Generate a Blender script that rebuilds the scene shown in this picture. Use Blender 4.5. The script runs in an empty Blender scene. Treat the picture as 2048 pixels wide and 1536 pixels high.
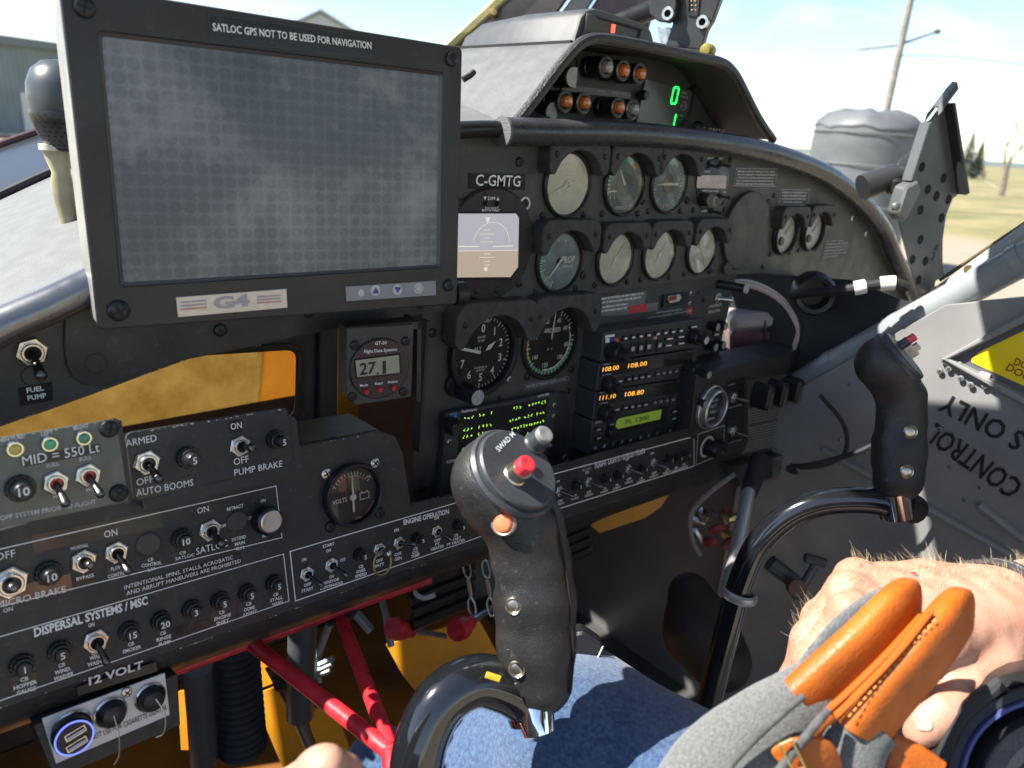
import bpy, math, random
import numpy as np
from mathutils import Vector, Matrix
random.seed(7)
scene = bpy.context.scene
COL = scene.collection
rad = math.radians

# ------------------------------------------------------------------ camera
FPX, CX, CY = 1480.0, 1024.0, 768.0          # focal length and centre on the 2048 x 1536 photograph
CAM = Vector((0.0, 0.0, 2.45))
def ray(x, y): return Vector(((x-CX)/FPX, -(y-CY)/FPX, -1.0))
_up = -ray(714, 5081).normalized()
_ux = ray(2800, 405).normalized(); _ux = (_ux - _up*_ux.dot(_up)).normalized()
_uy = _up.cross(_ux)
RC = Matrix((_ux, _uy, _up))                  # camera axes -> world (x right wing, y nose, z up)
cam_d = bpy.data.cameras.new('camera'); cam = bpy.data.objects.new('camera', cam_d); COL.objects.link(cam)
cam.matrix_world = Matrix.Translation(CAM) @ RC.to_4x4()
cam_d.sensor_width = 36.0; cam_d.lens = 36.0*FPX/2048.0
cam_d.clip_start = 0.02; cam_d.clip_end = 4000.0
cam_d.dof.use_dof = True; cam_d.dof.focus_distance = 0.64; cam_d.dof.aperture_fstop = 8.0
scene.camera = cam
scene.render.resolution_x = 1024; scene.render.resolution_y = 768

# ------------------------------------------------------------------ sky, sun, exposure
SUN_EL, SUN_AZ = 48.0, -60.0                  # azimuth from the nose, negative to the left wing
world = bpy.data.worlds.new('World'); scene.world = world; world.use_nodes = True
wn = world.node_tree.nodes; wl = world.node_tree.links
bgn = wn['Background']; sky = wn.new('ShaderNodeTexSky'); sky.sky_type = 'NISHITA'
sky.sun_disc = False; sky.sun_elevation = rad(SUN_EL); sky.sun_rotation = rad(SUN_AZ)
sky.altitude = 600; sky.air_density = 1.0; sky.dust_density = 0.5; sky.ozone_density = 1.0
wtc = wn.new('ShaderNodeTexCoord'); wmp = wn.new('ShaderNodeMapping'); wmp.inputs['Scale'].default_value = (1.2,3.0,6.0); wl.new(wtc.outputs['Generated'], wmp.inputs[0])
wnz = wn.new('ShaderNodeTexNoise'); wnz.inputs['Scale'].default_value = 2.2; wnz.inputs['Detail'].default_value = 9; wnz.inputs['Distortion'].default_value = .8; wl.new(wmp.outputs[0], wnz.inputs['Vector'])
wmr = wn.new('ShaderNodeMapRange'); wmr.inputs[1].default_value = .48; wmr.inputs[2].default_value = .78; wmr.inputs[4].default_value = .55; wl.new(wnz.outputs[0], wmr.inputs[0])
wbw = wn.new('ShaderNodeRGBToBW'); wl.new(sky.outputs[0], wbw.inputs[0]); wml = wn.new('ShaderNodeMath'); wml.operation = 'MULTIPLY'; wml.inputs[1].default_value = 1.35; wl.new(wbw.outputs[0], wml.inputs[0])
wmx = wn.new('ShaderNodeMixRGB'); wl.new(wmr.outputs[0], wmx.inputs[0]); wl.new(sky.outputs[0], wmx.inputs[1]); wl.new(wml.outputs[0], wmx.inputs[2])   # thin high cloud all over the sky
wl.new(wmx.outputs[0], bgn.inputs[0]); bgn.inputs[1].default_value = 0.072
sun_d = bpy.data.lights.new('sun', 'SUN'); sun = bpy.data.objects.new('sun', sun_d); COL.objects.link(sun)
sun_d.energy = 4.0; sun_d.angle = rad(0.6); sun_d.color = (1.0, 0.955, 0.88)
_sd = Vector((math.sin(rad(SUN_AZ))*math.cos(rad(SUN_EL)), math.cos(rad(SUN_AZ))*math.cos(rad(SUN_EL)), math.sin(rad(SUN_EL))))
sun.rotation_euler = _sd.to_track_quat('Z', 'Y').to_euler()
scene.view_settings.view_transform = 'Standard'; scene.view_settings.look = 'None'
scene.view_settings.gamma = 1.0; scene.view_settings.use_curve_mapping = False
scene.view_settings.exposure = 1.85

# ------------------------------------------------------------------ materials
MATS = {}
def mat(name, col=(.5,.5,.5), rough=.5, metal=0.0, var=0.0, vscale=40.0, col2=None, bump=0.0, bscale=400.0,
        spec=.5, emit=None, estr=0.0, rvar=0.0, trans=0.0, ior=1.45, coat=0.0, stretch=None, dust=0.0, sheen=0.0):
    if name in MATS: return MATS[name]
    m = bpy.data.materials.new(name); m.use_nodes = True; MATS[name] = m
    n = m.node_tree.nodes; l = m.node_tree.links; b = n['Principled BSDF']
    c = tuple(col)+(1,)
    b.inputs['Base Color'].default_value = c; b.inputs['Roughness'].default_value = rough
    b.inputs['Metallic'].default_value = metal; b.inputs['Specular IOR Level'].default_value = spec
    b.inputs['IOR'].default_value = ior
    if trans: b.inputs['Transmission Weight'].default_value = trans
    if coat: b.inputs['Coat Weight'].default_value = coat; b.inputs['Coat Roughness'].default_value = .08
    if sheen: b.inputs['Sheen Weight'].default_value = sheen
    if emit: b.inputs['Emission Color'].default_value = tuple(emit)+(1,); b.inputs['Emission Strength'].default_value = estr
    vec = None
    def coords():
        nonlocal vec
        if vec is None:
            tc = n.new('ShaderNodeTexCoord'); vec = tc.outputs['Object']
            if stretch:
                mp = n.new('ShaderNodeMapping'); mp.inputs['Scale'].default_value = stretch
                l.new(vec, mp.inputs[0]); vec = mp.outputs[0]
        return vec
    def noise(sc, det=4.0):
        t = n.new('ShaderNodeTexNoise'); t.inputs['Scale'].default_value = sc; t.inputs['Detail'].default_value = det
        l.new(coords(), t.inputs['Vector']); return t.outputs['Fac']
    out = None
    if var or col2:
        r = n.new('ShaderNodeValToRGB'); l.new(noise(vscale, 6), r.inputs[0])
        c2 = col2 if col2 else tuple(min(1, x*(1+var)) for x in col)
        c1 = col if col2 else tuple(x*(1-var) for x in col)
        r.color_ramp.elements[0].position = .34; r.color_ramp.elements[1].position = .68
        r.color_ramp.elements[0].color = tuple(c1)+(1,); r.color_ramp.elements[1].color = tuple(c2)+(1,)
        out = r.outputs[0]; l.new(out, b.inputs['Base Color'])
    if dust:
        d = n.new('ShaderNodeValToRGB'); l.new(noise(vscale*9, 8), d.inputs[0])
        d.color_ramp.elements[0].position = .60; d.color_ramp.elements[1].position = .78
        d.color_ramp.elements[0].color = (0,0,0,1); d.color_ramp.elements[1].color = (dust,dust,dust,1)
        mx = n.new('ShaderNodeMixRGB'); l.new(d.outputs[0], mx.inputs[0])
        if out: l.new(out, mx.inputs[1])
        else: mx.inputs[1].default_value = c
        mx.inputs[2].default_value = (.32,.29,.25,1); l.new(mx.outputs[0], b.inputs['Base Color'])
    if rvar:
        r2 = n.new('ShaderNodeMapRange'); l.new(noise(vscale*2.3, 7), r2.inputs[0])
        r2.inputs[1].default_value = .3; r2.inputs[2].default_value = .7
        r2.inputs[3].default_value = max(0, rough-rvar); r2.inputs[4].default_value = min(1, rough+rvar)
        l.new(r2.outputs[0], b.inputs['Roughness'])
    if bump:
        bp = n.new('ShaderNodeBump'); bp.inputs['Strength'].default_value = bump; bp.inputs['Distance'].default_value = .001
        l.new(noise(bscale, 3), bp.inputs['Height']); l.new(bp.outputs[0], b.inputs['Normal'])
    return m

def tri(a, b): return tuple(x*b for x in a)
BLACK   = mat('panel_black_paint', (.054,.052,.048), .55, var=.16, vscale=14, bump=.12, bscale=900, rvar=.10, dust=.16)
BLACK2  = mat('console_black_paint', (.027,.027,.027), .50, var=.2, vscale=18, bump=.10, bscale=900, rvar=.12, dust=.14)
WRINKLE = mat('wrinkle_black_paint', (.048,.047,.045), .62, var=.25, vscale=120, bump=.9, bscale=1400)
BEZEL   = mat('bezel_black_plastic', (.014,.014,.015), .38, bump=.05, bscale=700, rvar=.08)
RUBBER  = mat('black_rubber', (.016,.016,.017), .68, var=.2, vscale=60, bump=.25, bscale=1200)
DARK    = mat('deep_black', (.006,.006,.007), .7)
GPSBLK  = mat('gps_anodised_black', (.019,.018,.019), .40, var=.2, vscale=10, bump=.05, bscale=1500, rvar=.10, dust=.08)
WHITE   = mat('white_lettering', (.78,.78,.75), .6, var=.06, vscale=300)
DWHITE  = mat('dull_white_lettering', (.50,.50,.48), .6, var=.15, vscale=300)
GREYTXT = mat('grey_lettering', (.30,.31,.31), .6, var=.2, vscale=300)
NICKEL  = mat('nickel', (.62,.60,.55), .28, 1.0, var=.15, vscale=200, rvar=.1)
STEEL   = mat('steel', (.45,.45,.45), .35, 1.0, var=.2, vscale=150, rvar=.12)
CHROME  = mat('chrome', (.82,.83,.85), .05, 1.0)
SCREWBK = mat('black_oxide_screw', (.020,.020,.022), .34, .3, var=.3, vscale=300)
LEVER   = mat('lever_dark_metal', (.14,.135,.13), .34, 1.0, rvar=.1, vscale=200)
CREAMGLARE   = mat('dial_cream_glare', (.64,.63,.54), .5, var=.06, vscale=50)  # black dial, glass glare painted in as a cream face
DIALBK  = mat('dial_black', (.010,.011,.012), .42)
TEALGLARE= mat('dial_teal_glare', (.17,.215,.205), .4, var=.22, vscale=45)  # black dial with a teal reflection put into its colour
GREEN   = mat('green_paint', (.05,.38,.20), .5)
REDP    = mat('red_paint', (.50,.02,.03), .42, var=.22, vscale=60, rvar=.15, dust=.12)
YELLOWP = mat('yellow_paint', (.70,.46,.03), .5)
GLASS   = None
def glassmat(name, tint=(1,1,1), refl=.06, rough=.02, fres=1.45):
    if name in MATS: return MATS[name]
    m = bpy.data.materials.new(name); m.use_nodes = True; MATS[name] = m
    n = m.node_tree.nodes; l = m.node_tree.links; n.remove(n['Principled BSDF'])
    t = n.new('ShaderNodeBsdfTransparent'); t.inputs[0].default_value = tuple(tint)+(1,)
    g = n.new('ShaderNodeBsdfGlossy'); g.inputs['Roughness'].default_value = rough
    fr = n.new('ShaderNodeFresnel'); fr.inputs[0].default_value = fres
    mx = n.new('ShaderNodeMixShader'); l.new(fr.outputs[0], mx.inputs[0]); l.new(t.outputs[0], mx.inputs[1]); l.new(g.outputs[0], mx.inputs[2])
    l.new(mx.outputs[0], n['Material Output'].inputs[0]); return m
GLASS = glassmat('instrument_glass', (.97,.98,.97))
WSGLASS = glassmat('windshield_acrylic', (.96,.97,.97), rough=.01, fres=1.25)

# ------------------------------------------------------------------ mesh builder
def rr(x0, x1, y0, y1, r, n=5):
    pts = []
    for cx, cy, a0 in ((x1-r, y0+r, -90), (x1-r, y1-r, 0), (x0+r, y1-r, 90), (x0+r, y0+r, 180)):
        for k in range(n+1):
            a = rad(a0+90*k/n); pts.append((cx+r*math.cos(a), cy+r*math.sin(a)))
    return pts
def circle(r, n=32, cx=0, cy=0): return [(cx+r*math.cos(2*math.pi*k/n), cy+r*math.sin(2*math.pi*k/n)) for k in range(n)]
def area2(p): return sum(p[i-1][0]*p[i][1]-p[i][0]*p[i-1][1] for i in range(len(p)))
def inset(p, d):
    n = len(p); out = []
    for i in range(n):
        a, b, c = Vector(p[i-1]), Vector(p[i]), Vector(p[(i+1) % n])
        e1 = (b-a).normalized() if (b-a).length > 1e-9 else Vector((1,0)); e2 = (c-b).normalized() if (c-b).length > 1e-9 else e1
        nn = Vector((-e1.y-e2.y, e1.x+e2.x)); k = nn.length
        if k < 1e-6: out.append(tuple(b)); continue
        nn /= k; out.append(tuple(b+nn*d/max(.4, k/2)))
    return out
class MB:
    def __init__(s): s.v = []; s.f = []; s.m = []
    def add(s, vs, fs, m=0):
        o = len(s.v); s.v += [tuple(x) for x in vs]; s.f += [tuple(i+o for i in f) for f in fs]; s.m += [m]*len(fs); return s
    def box(s, x0, x1, y0, y1, z0, z1, m=0):
        vs = [(x,y,z) for z in (z0,z1) for y in (y0,y1) for x in (x0,x1)]
        return s.add(vs, [(0,2,3,1),(4,5,7,6),(0,1,5,4),(2,6,7,3),(0,4,6,2),(1,3,7,5)], m)
    def prism(s, pts, z0, z1, ch=0.0, m=0, holes=None, mcap=None):
        if area2(pts) < 0: pts = pts[::-1]
        n = len(pts); rings = [[(x,y,z0) for x,y in pts]]
        if ch:
            rings.append([(x,y,z1-ch) for x,y in pts]); rings.append([(x,y,z1) for x,y in inset(pts, ch)])
        else: rings.append([(x,y,z1) for x,y in pts])
        vs = [p for r in rings for p in r]; fs = []
        for k in range(len(rings)-1):
            for i in range(n):
                j = (i+1) % n; fs.append((k*n+i, k*n+j, (k+1)*n+j, (k+1)*n+i))
        s.add(vs, fs+[tuple(range(n-1,-1,-1))], m)
        s.add([], [], m); o = len(s.v)-n; s.f.append(tuple(range(o, o+n))); s.m.append(m if mcap is None else mcap)
        return s
    def sheet(s, pts, z, m=0):
        if area2(pts) < 0: pts = pts[::-1]
        return s.add([(x,y,z) for x,y in pts], [tuple(range(len(pts)))], m)
    def frame(s, outer, inner, z0, z1, m=0, ch=0.0):
        if area2(outer) < 0: outer = outer[::-1]
        if area2(inner) < 0: inner = inner[::-1]
        n = len(outer); o2 = inset(outer, ch) if ch else outer; i2 = inset(inner, -ch) if ch else inner
        rs = [[(x,y,z0) for x,y in inner], [(x,y,z0) for x,y in outer], [(x,y,z1-ch) for x,y in outer], [(x,y,z1) for x,y in o2],
              [(x,y,z1) for x,y in i2], [(x,y,z1-ch) for x,y in inner]]
        fs = []
        for k in range(6):
            k2 = (k+1) % 6
            for i in range(n):
                j = (i+1) % n; fs.append((k*n+i, k*n+j, k2*n+j, k2*n+i))
        return s.add([p for r in rs for p in r], fs, m)
    def lathe(s, prof, n=32, cx=0, cy=0, m=0, squash=1.0, a0=0.0):
        vs = []; fs = []; idx = []
        for r, z in prof:
            if r < 1e-7: idx.append([len(vs)]); vs.append((cx,cy,z))
            else:
                idx.append(list(range(len(vs), len(vs)+n)))
                vs += [(cx+r*math.cos(a0+2*math.pi*k/n), cy+squash*r*math.sin(a0+2*math.pi*k/n), z) for k in range(n)]
        for a, b in zip(idx[:-1], idx[1:]):
            for k in range(n):
                j = (k+1) % n
                q = [a[k % len(a)], a[j % len(a)], b[j % len(b)], b[k % len(b)]]
                q2 = []
                for t in q:
                    if t not in q2: q2.append(t)
                if len(q2) > 2: fs.append(tuple(q2))
        return s.add(vs, fs, m)
    def tube(s, pts, r, n=12, m=0, closed=False, flat=1.0, upv=None, sq=1.0):
        P = [Vector(p) for p in pts]; N = len(P); rr_ = r if isinstance(r, (list,tuple)) else [r]*N
        T = []
        for i in range(N):
            a = P[i-1] if (i > 0 or closed) else P[i]; b = P[(i+1) % N] if (i < N-1 or closed) else P[i]
            T.append((b-a).normalized())
        u = upv if upv else (Vector((0,0,1)) if abs(T[0].z) < .9 else Vector((1,0,0)))
        u = (Vector(u)-T[0]*T[0].dot(Vector(u))).normalized(); vs = []; fs = []
        for i in range(N):
            u = (u-T[i]*T[i].dot(u)).normalized(); w = T[i].cross(u)
            for k in range(n):
                a = 2*math.pi*k/n; ca, sa = math.cos(a), math.sin(a); ca = math.copysign(abs(ca)**sq, ca); sa = math.copysign(abs(sa)**sq, sa); vs.append(P[i]+u*(ca*rr_[i]*flat)+w*(sa*rr_[i]))
        for i in range(N if closed else N-1):
            i2 = (i+1) % N
            for k in range(n):
                j = (k+1) % n; fs.append((i*n+k, i*n+j, i2*n+j, i2*n+k))
        if not closed: fs += [tuple(range(n-1,-1,-1)), tuple(range((N-1)*n, N*n))]
        return s.add(vs, fs, m)
    def mesh(s, name, mats, smooth=35):
        me = bpy.data.meshes.new(name); me.from_pydata(s.v, [], s.f)
        for x in (mats if isinstance(mats, (list,tuple)) else [mats]): me.materials.append(x)
        me.polygons.foreach_set('material_index', s.m)
        if smooth:
            me.polygons.foreach_set('use_smooth', [True]*len(me.polygons)); me.set_sharp_from_angle(angle=rad(smooth))
        me.update(); return me
def spline(pts, n=8):
    P = [Vector(p) for p in pts]; out = []
    for i in range(len(P)-1):
        p0 = P[max(0,i-1)]; p1 = P[i]; p2 = P[i+1]; p3 = P[min(len(P)-1,i+2)]
        for k in range(n):
            t = k/n; out.append(.5*((2*p1)+(p2-p0)*t+(2*p0-5*p1+4*p2-p3)*t*t+(3*p1-p0-3*p2+p3)*t**3))
    out.append(P[-1]); return out

def link(name, data, parent=None, loc=(0,0,0), rz=0.0, m4=None):
    o = bpy.data.objects.new(name, data); COL.objects.link(o); o.parent = parent
    if m4 is not None: o.matrix_local = m4
    else: o.location = loc; o.rotation_euler = (0,0,rz)
    return o
def tag(o, label, cat, group=None):
    o['label'] = label; o['category'] = cat
    if group: o['group'] = group
    return o
def struct(o): o['kind'] = 'structure'; return o
def stuff(o): o['kind'] = 'stuff'; return o
MESHES = {}
def cached(key, fn):
    if key not in MESHES: MESHES[key] = fn()
    return MESHES[key]

# ------------------------------------------------------------------ frames: planes of the cockpit
def wdir(x, y): return (RC @ ray(x, y)).normalized()
def wpt(x, y, d): return CAM + RC @ (ray(x, y)*d)
class Frame:
    def __init__(s, uvp, vvp, anchor, depth, n=0.0):
        s.U = wdir(*uvp); v = -wdir(*vvp); s.V = (v-s.U*v.dot(s.U)).normalized(); s.N = s.U.cross(s.V)
        s.o = wpt(anchor[0], anchor[1], depth) + s.N*n
    def uv(s, x, y, n=0.0):
        d = RC @ ray(x, y); o = s.o + s.N*n; t = (o-CAM).dot(s.N)/d.dot(s.N); p = CAM+d*t-o
        return p.dot(s.U), p.dot(s.V)
    def at(s, u, v, n=0.0): return s.o + s.U*u + s.V*v + s.N*n
    def mat(s, u, v, n=0.0):
        p = s.at(u, v, n)
        return Matrix(((s.U.x,s.V.x,s.N.x,p.x),(s.U.y,s.V.y,s.N.y,p.y),(s.U.z,s.V.z,s.N.z,p.z),(0,0,0,1)))
    def scale(s, x, y, n=0.0):                 # metres per photograph pixel at that spot, across the view
        u, v = s.uv(x, y, n); p = RC.transposed() @ (s.at(u, v, n)-CAM); return -p.z/FPX
class Thing:
    """an Empty on a frame that parents its parts; l() turns a spot of the photograph into local x, y"""
    def __init__(s, fr, x, y, name, label, cat, n=0.0, group=None):
        s.fr = fr; s.n = n; s.u, s.v = fr.uv(x, y, n); s.e = bpy.data.objects.new(name, None); COL.objects.link(s.e)
        s.e.empty_display_size = .02; s.e.matrix_world = fr.mat(s.u, s.v, n); tag(s.e, label, cat, group)
        s.mw = s.e.matrix_world.copy()
    def l(s, x, y, z=0.0): u, v = s.fr.uv(x, y, s.n+z); return u-s.u, v-s.v
    def L(s, pts, z=0.0): return [s.l(x, y, z) for x, y in pts]
    def sc(s, x, y, z=0.0): return s.fr.scale(x, y, s.n+z)
    def inv(s, p): return s.mw.inverted() @ Vector(p)
    def part(s, name, mb, m, parent=None, loc=(0,0,0), rz=0.0, smooth=35, label=None):
        me = mb.mesh(name, m, smooth) if isinstance(mb, MB) else mb
        o = link(name, me, parent or s.e, loc, rz)
        if label: o['label'] = label
        return o

# ------------------------------------------------------------------ lettering
_fc = bpy.data.curves.new('lettering_source', 'FONT')
_fo = bpy.data.objects.new('lettering_source', _fc)
def text_mesh(s, bold=0.0, m=None):
    _fc.body = s; _fc.size = 1.0; _fc.offset = bold; _fc.resolution_u = 2; _fc.space_character = 1.0
    me = bpy.data.meshes.new_from_object(_fo); me.materials.clear(); me.materials.append(m or WHITE)
    return me
CAPH = 0.69
def T(th, s, p0, p1, h, m=None, z=.0004, bold=.012, parent=None, name='lettering', thick=False):
    """write s so that its baseline runs from photo spot p0 to p1 with capitals h pixels high"""
    a = Vector(th.l(*p0, z)); b = Vector(th.l(*p1, z)); d = b-a; L = d.length
    me = text_mesh(s, bold, m or WHITE)
    if not me.vertices: return None
    xs = [v.co.x for v in me.vertices]; w = max(xs)-min(xs); x0 = min(xs)
    sy = h*th.sc((p0[0]+p1[0])/2, (p0[1]+p1[1])/2, z)/CAPH; sx = L/max(w, 1e-6); ang = math.atan2(d.y, d.x); ca, sa = math.cos(ang), math.sin(ang)
    for v in me.vertices:
        x, y = (v.co.x-x0)*sx, v.co.y*sy; v.co = (a.x+ca*x-sa*y, a.y+sa*x+ca*y, z)
    o = link(name, me, None); o.parent = parent or th.e
    if parent is not None and parent is not th.e: o.matrix_parent_inverse = parent.matrix_basis.inverted()
    return o
def greek(th, p0, p1, h, m, z=.0004, mb=None, rnd=None, fill=.82):
    """a line of print too small to read: short bars the length of words"""
    a = Vector(th.l(*p0, z)); b = Vector(th.l(*p1, z)); d = (b-a); L = d.length; d.normalize(); nn = Vector((-d.y, d.x))
    hh = h*th.sc((p0[0]+p1[0])/2, (p0[1]+p1[1])/2, z); x = 0.0; rnd = rnd or random
    while x < L-hh*.5:
        w = min(hh*rnd.uniform(.9, 4.2), L-x); k = 0.0
        while k < w-hh*.2:
            cw = min(hh*.62, w-k); q = [a+d*(x+k), a+d*(x+k+cw*.72)]
            y0 = hh*rnd.choice((0, 0, .12)); y1 = hh*rnd.choice((1, 1, .8))
            mb.add([(*(q[0]+nn*y0), z), (*(q[1]+nn*y0), z), (*(q[1]+nn*y1), z), (*(q[0]+nn*y1), z)], [(0,1,2,3)])
            if rnd.random() < .6:
                pass
            k += cw
        x += w+hh*.5
def line_frame(th, pts, wpx, z=.0004, closed=True, m=0, mb=None):
    """a painted line through photo spots"""
    mb = mb or MB(); P = [Vector(th.l(x, y, z)) for x, y in pts]; w = wpx*th.sc(pts[0][0], pts[0][1], z)/2
    N = len(P)
    for i in range(N if closed else N-1):
        a, b = P[i], P[(i+1) % N]; d = (b-a).normalized(); nn = Vector((-d.y, d.x))*w; a = a-d*w; b = b+d*w
        zz = z+.00004*(i % 2)
        mb.add([(*(a-nn), zz), (*(b-nn), zz), (*(b+nn), zz), (*(a+nn), zz)], [(0,1,2,3)], m)
    return mb

# ------------------------------------------------------------------ small hardware, shared meshes
def screw_mesh(r, m):
    def f():
        b = MB(); h = r*.55
        b.lathe([(r,0),(r,h*.35),(r*.92,h*.7),(r*.7,h*.95),(r*.45,h),(0,h)], 16)
        for a in (0, 1):
            w, l_ = (r*.13, r*.62) if a else (r*.62, r*.13); b.box(-w, w, -l_, l_, h*.9, h+r*.03+a*r*.008, 1)
        return b.mesh('screw', [m, DARK])
    return cached(('screw', round(r,5), m.name), f)
def screw(th, x, y, r=.0042, m=None, z=0.0, parent=None, name='screw'):
    lx, ly = th.l(x, y, z); return th.part(name, screw_mesh(r, m or SCREWBK), None, parent, (lx, ly, z), random.uniform(0, 1.5))
def nut_mesh(r, m, inner=None):
    def f():
        b = MB(); h = r*.36
        b.lathe([(r*.70,0),(r*1.0,0),(r*1.0,h*.8),(r*.9,h),(r*.66,h)], 6)
        b.lathe([(r*.66,h*.9),(r*.66,h*1.7),(r*.60,h*1.9),(r*.50,h*1.9),(r*.48,h*.9)], 24)
        b.lathe([(r*.5,h*.95),(0,h*.95)], 24, m=1)
        return b.mesh('toggle_switch', [m, inner or DARK], 30)
    return cached(('nut', round(r,5), m.name, inner.name if inner else ''), f)
def lever_mesh(ln, r, ax, ay, m):
    def f():
        b = MB(); d = Vector((ax, ay, 1)).normalized(); ks = [(0,.62),(.55,.8),(.82,1.0),(.93,1.0),(.985,.75),(1.0,.25)]
        b.tube([d*(ln*k) for k, _ in ks], [r*q for _, q in ks], 12); return b.mesh('lever', m, 50)
    return cached(('lever', round(ln,4), round(r,5), round(ax,2), round(ay,2), m.name), f)
def toggle(th, x, y, r=.0082, ax=0.0, ay=-.5, ln=.019, m=None, lm=None, rz=None, z=0.0, inner=None, lr=.0030, label=None):
    k_ = getattr(th, 'hs', 1.0); r *= k_; ln *= .5+.5*k_; lr *= k_
    lx, ly = th.l(x, y, z); o = th.part('toggle_switch', nut_mesh(r, m or NICKEL, inner), None, None, (lx, ly, z), rz if rz is not None else random.uniform(0, 1))
    if label: o['label'] = label
    k = link('lever', lever_mesh(ln, lr, ax, ay, lm or LEVER), o, (0,0,r*.3), -o.rotation_euler.z)
    return o
def breaker_mesh(r):
    def f():
        b = MB()
        b.lathe([(r*1.0,0),(r*1.0,r*.35),(r*.93,r*.5),(r*.80,r*.5),(r*.78,r*.95),(r*.62,r*1.0)], 28)
        for k in range(14):
            a = 2*math.pi*k/14; c, s_ = math.cos(a), math.sin(a)
            b.tube([(r*.92*c, r*.92*s_, r*.1), (r*.92*c, r*.92*s_, r*.55)], r*.10, 6)
        return b.mesh('circuit_breaker', BEZEL)
    return cached(('brk', round(r,5)), f)
def breaker(th, x, y, num=None, r=.0078, h=.013, z=0.0, tilt=None):
    k_ = getattr(th, 'hb', 1.0); r *= k_; h *= k_
    lx, ly = th.l(x, y, z); o = th.part('circuit_breaker', breaker_mesh(r), None, None, (lx, ly, z))
    def f():
        b = MB(); b.lathe([(r*.62,0),(r*.62,h-r*.12),(r*.54,h),(0,h)], 24); return b.mesh('button', BEZEL)
    bt = link('button', cached(('btn', round(r,5), round(h,4)), f), o)
    if num:
        me = cached(('num', num, round(r,5)), lambda: num_mesh(num, r*.62)); link('rating_mark', me, o, (0,0,h+.0003))
    return o
def num_mesh(s, cap):
    me = text_mesh(s, .012, WHITE); xs = [v.co.x for v in me.vertices]; c = (min(xs)+max(xs))/2; k = cap/CAPH
    for v in me.vertices: v.co = ((v.co.x-c)*k, v.co.y*k-cap/2, 0)
    return me
def knob_mesh(r, h, m, mtop=None, ribs=0, taper=.9):
    def f():
        b = MB(); b.lathe([(r,0),(r,h*.1),(r*taper,h*.9),(r*taper*.9,h)], 32); b.lathe([(r*taper*.9,h),(0,h)], 32, m=1)
        for k in range(ribs):
            a = 2*math.pi*k/ribs; c, s_ = math.cos(a), math.sin(a); b.tube([(r*c, r*s_, h*.1), (r*taper*c, r*taper*s_, h*.85)], r*.07, 5)
        return b.mesh('knob', [m, mtop or m])
    return cached(('knob', round(r,5), round(h,5), m.name, mtop.name if mtop else '', ribs, taper), f)
def knob(th, x, y, r, h, m=None, mtop=None, ribs=0, z=0.0, taper=.9, name='knob', parent=None):
    lx, ly = th.l(x, y, z); return th.part(name, knob_mesh(r, h, m or BEZEL, mtop, ribs, taper), None, parent, (lx, ly, z))

# ------------------------------------------------------------------ implicit surfaces for hands, legs and grips
def rcone(P, a, b, r0, r1):
    a = np.array(a); b = np.array(b); d = b-a; t = np.clip(((P-a)@d)/(d@d), 0, 1)
    return np.linalg.norm(P-a-t[:,None]*d, axis=1)-(r0+(r1-r0)*t)
def smin(x, y, k):
    h = np.clip(.5+.5*(y-x)/k, 0, 1); return y*(1-h)+x*h-k*h*(1-h)
def sdf_mesh(fn, lo, hi, h, name, m):
    lo = np.array(lo, float); hi = np.array(hi, float); n = np.ceil((hi-lo)/h).astype(int)+1
    g = np.stack(np.meshgrid(*[lo[i]+h*np.arange(n[i]) for i in range(3)], indexing='ij'), -1)
    val = fn(g.reshape(-1,3)).reshape(n); ins = val < 0
    nc = n-1; acc = np.zeros((*nc,3)); cnt = np.zeros(nc)
    cs = [(i,j,k) for i in (0,1) for j in (0,1) for k in (0,1)]
    def sl(c): return tuple(slice(c[i], c[i]+nc[i]) for i in range(3))
    for a in cs:
        for ax in range(3):
            if a[ax]: continue
            b = list(a); b[ax] = 1; va, vb = val[sl(a)], val[sl(b)]; mk = (va < 0) != (vb < 0)
            t = np.where(mk, va/np.where(mk, va-vb, 1), 0); p = np.array(a, float)+np.zeros((*nc,3)); p[...,ax] += t
            acc += np.where(mk[...,None], p, 0); cnt += mk
    act = cnt > 0; idx = -np.ones(nc, int); idx[act] = np.arange(act.sum())
    ijk = np.argwhere(act); vs = lo+h*(ijk+acc[act]/cnt[act][:,None]); fs = []
    for ax in range(3):
        o1, o2 = [(1,2),(2,0),(0,1)][ax]; s0 = [slice(None)]*3; s1 = [slice(None)]*3; s0[ax] = slice(0,-1); s1[ax] = slice(1,None)
        A, B = ins[tuple(s0)], ins[tuple(s1)]; e = np.argwhere(A != B)
        for q in e:
            if q[o1] < 1 or q[o2] < 1 or q[o1] >= nc[o1] or q[o2] >= nc[o2]: continue
            c = []
            for d1, d2 in ((1,1),(0,1),(0,0),(1,0)):
                w = q.copy(); w[o1] -= d1; w[o2] -= d2; c.append(int(idx[tuple(w)]))
            if min(c) < 0: continue
            fs.append(tuple(c) if A[tuple(q)] else tuple(c[::-1]))
    me = bpy.data.meshes.new(name); me.from_pydata(vs.tolist(), [], fs); me.materials.append(m)
    me.polygons.foreach_set('use_smooth', [True]*len(me.polygons)); me.update(); return me

GRAV = (714, 5081)
FA = Frame((2800,405), GRAV, (960,700), .75)                 # upper instrument panel
FS = Frame((2680,475), GRAV, (960,700), .75, -.004)          # centre stack
FL = Frame((2600,510), (1443,8600), (608,1148), .60)         # lower switch console
FG = Frame((3105,450), (780,5687), (918,350), .585)          # navigation display
FGT = Frame((3300,520), GRAV, (757,738), .615)                # accelerometer box

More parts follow.
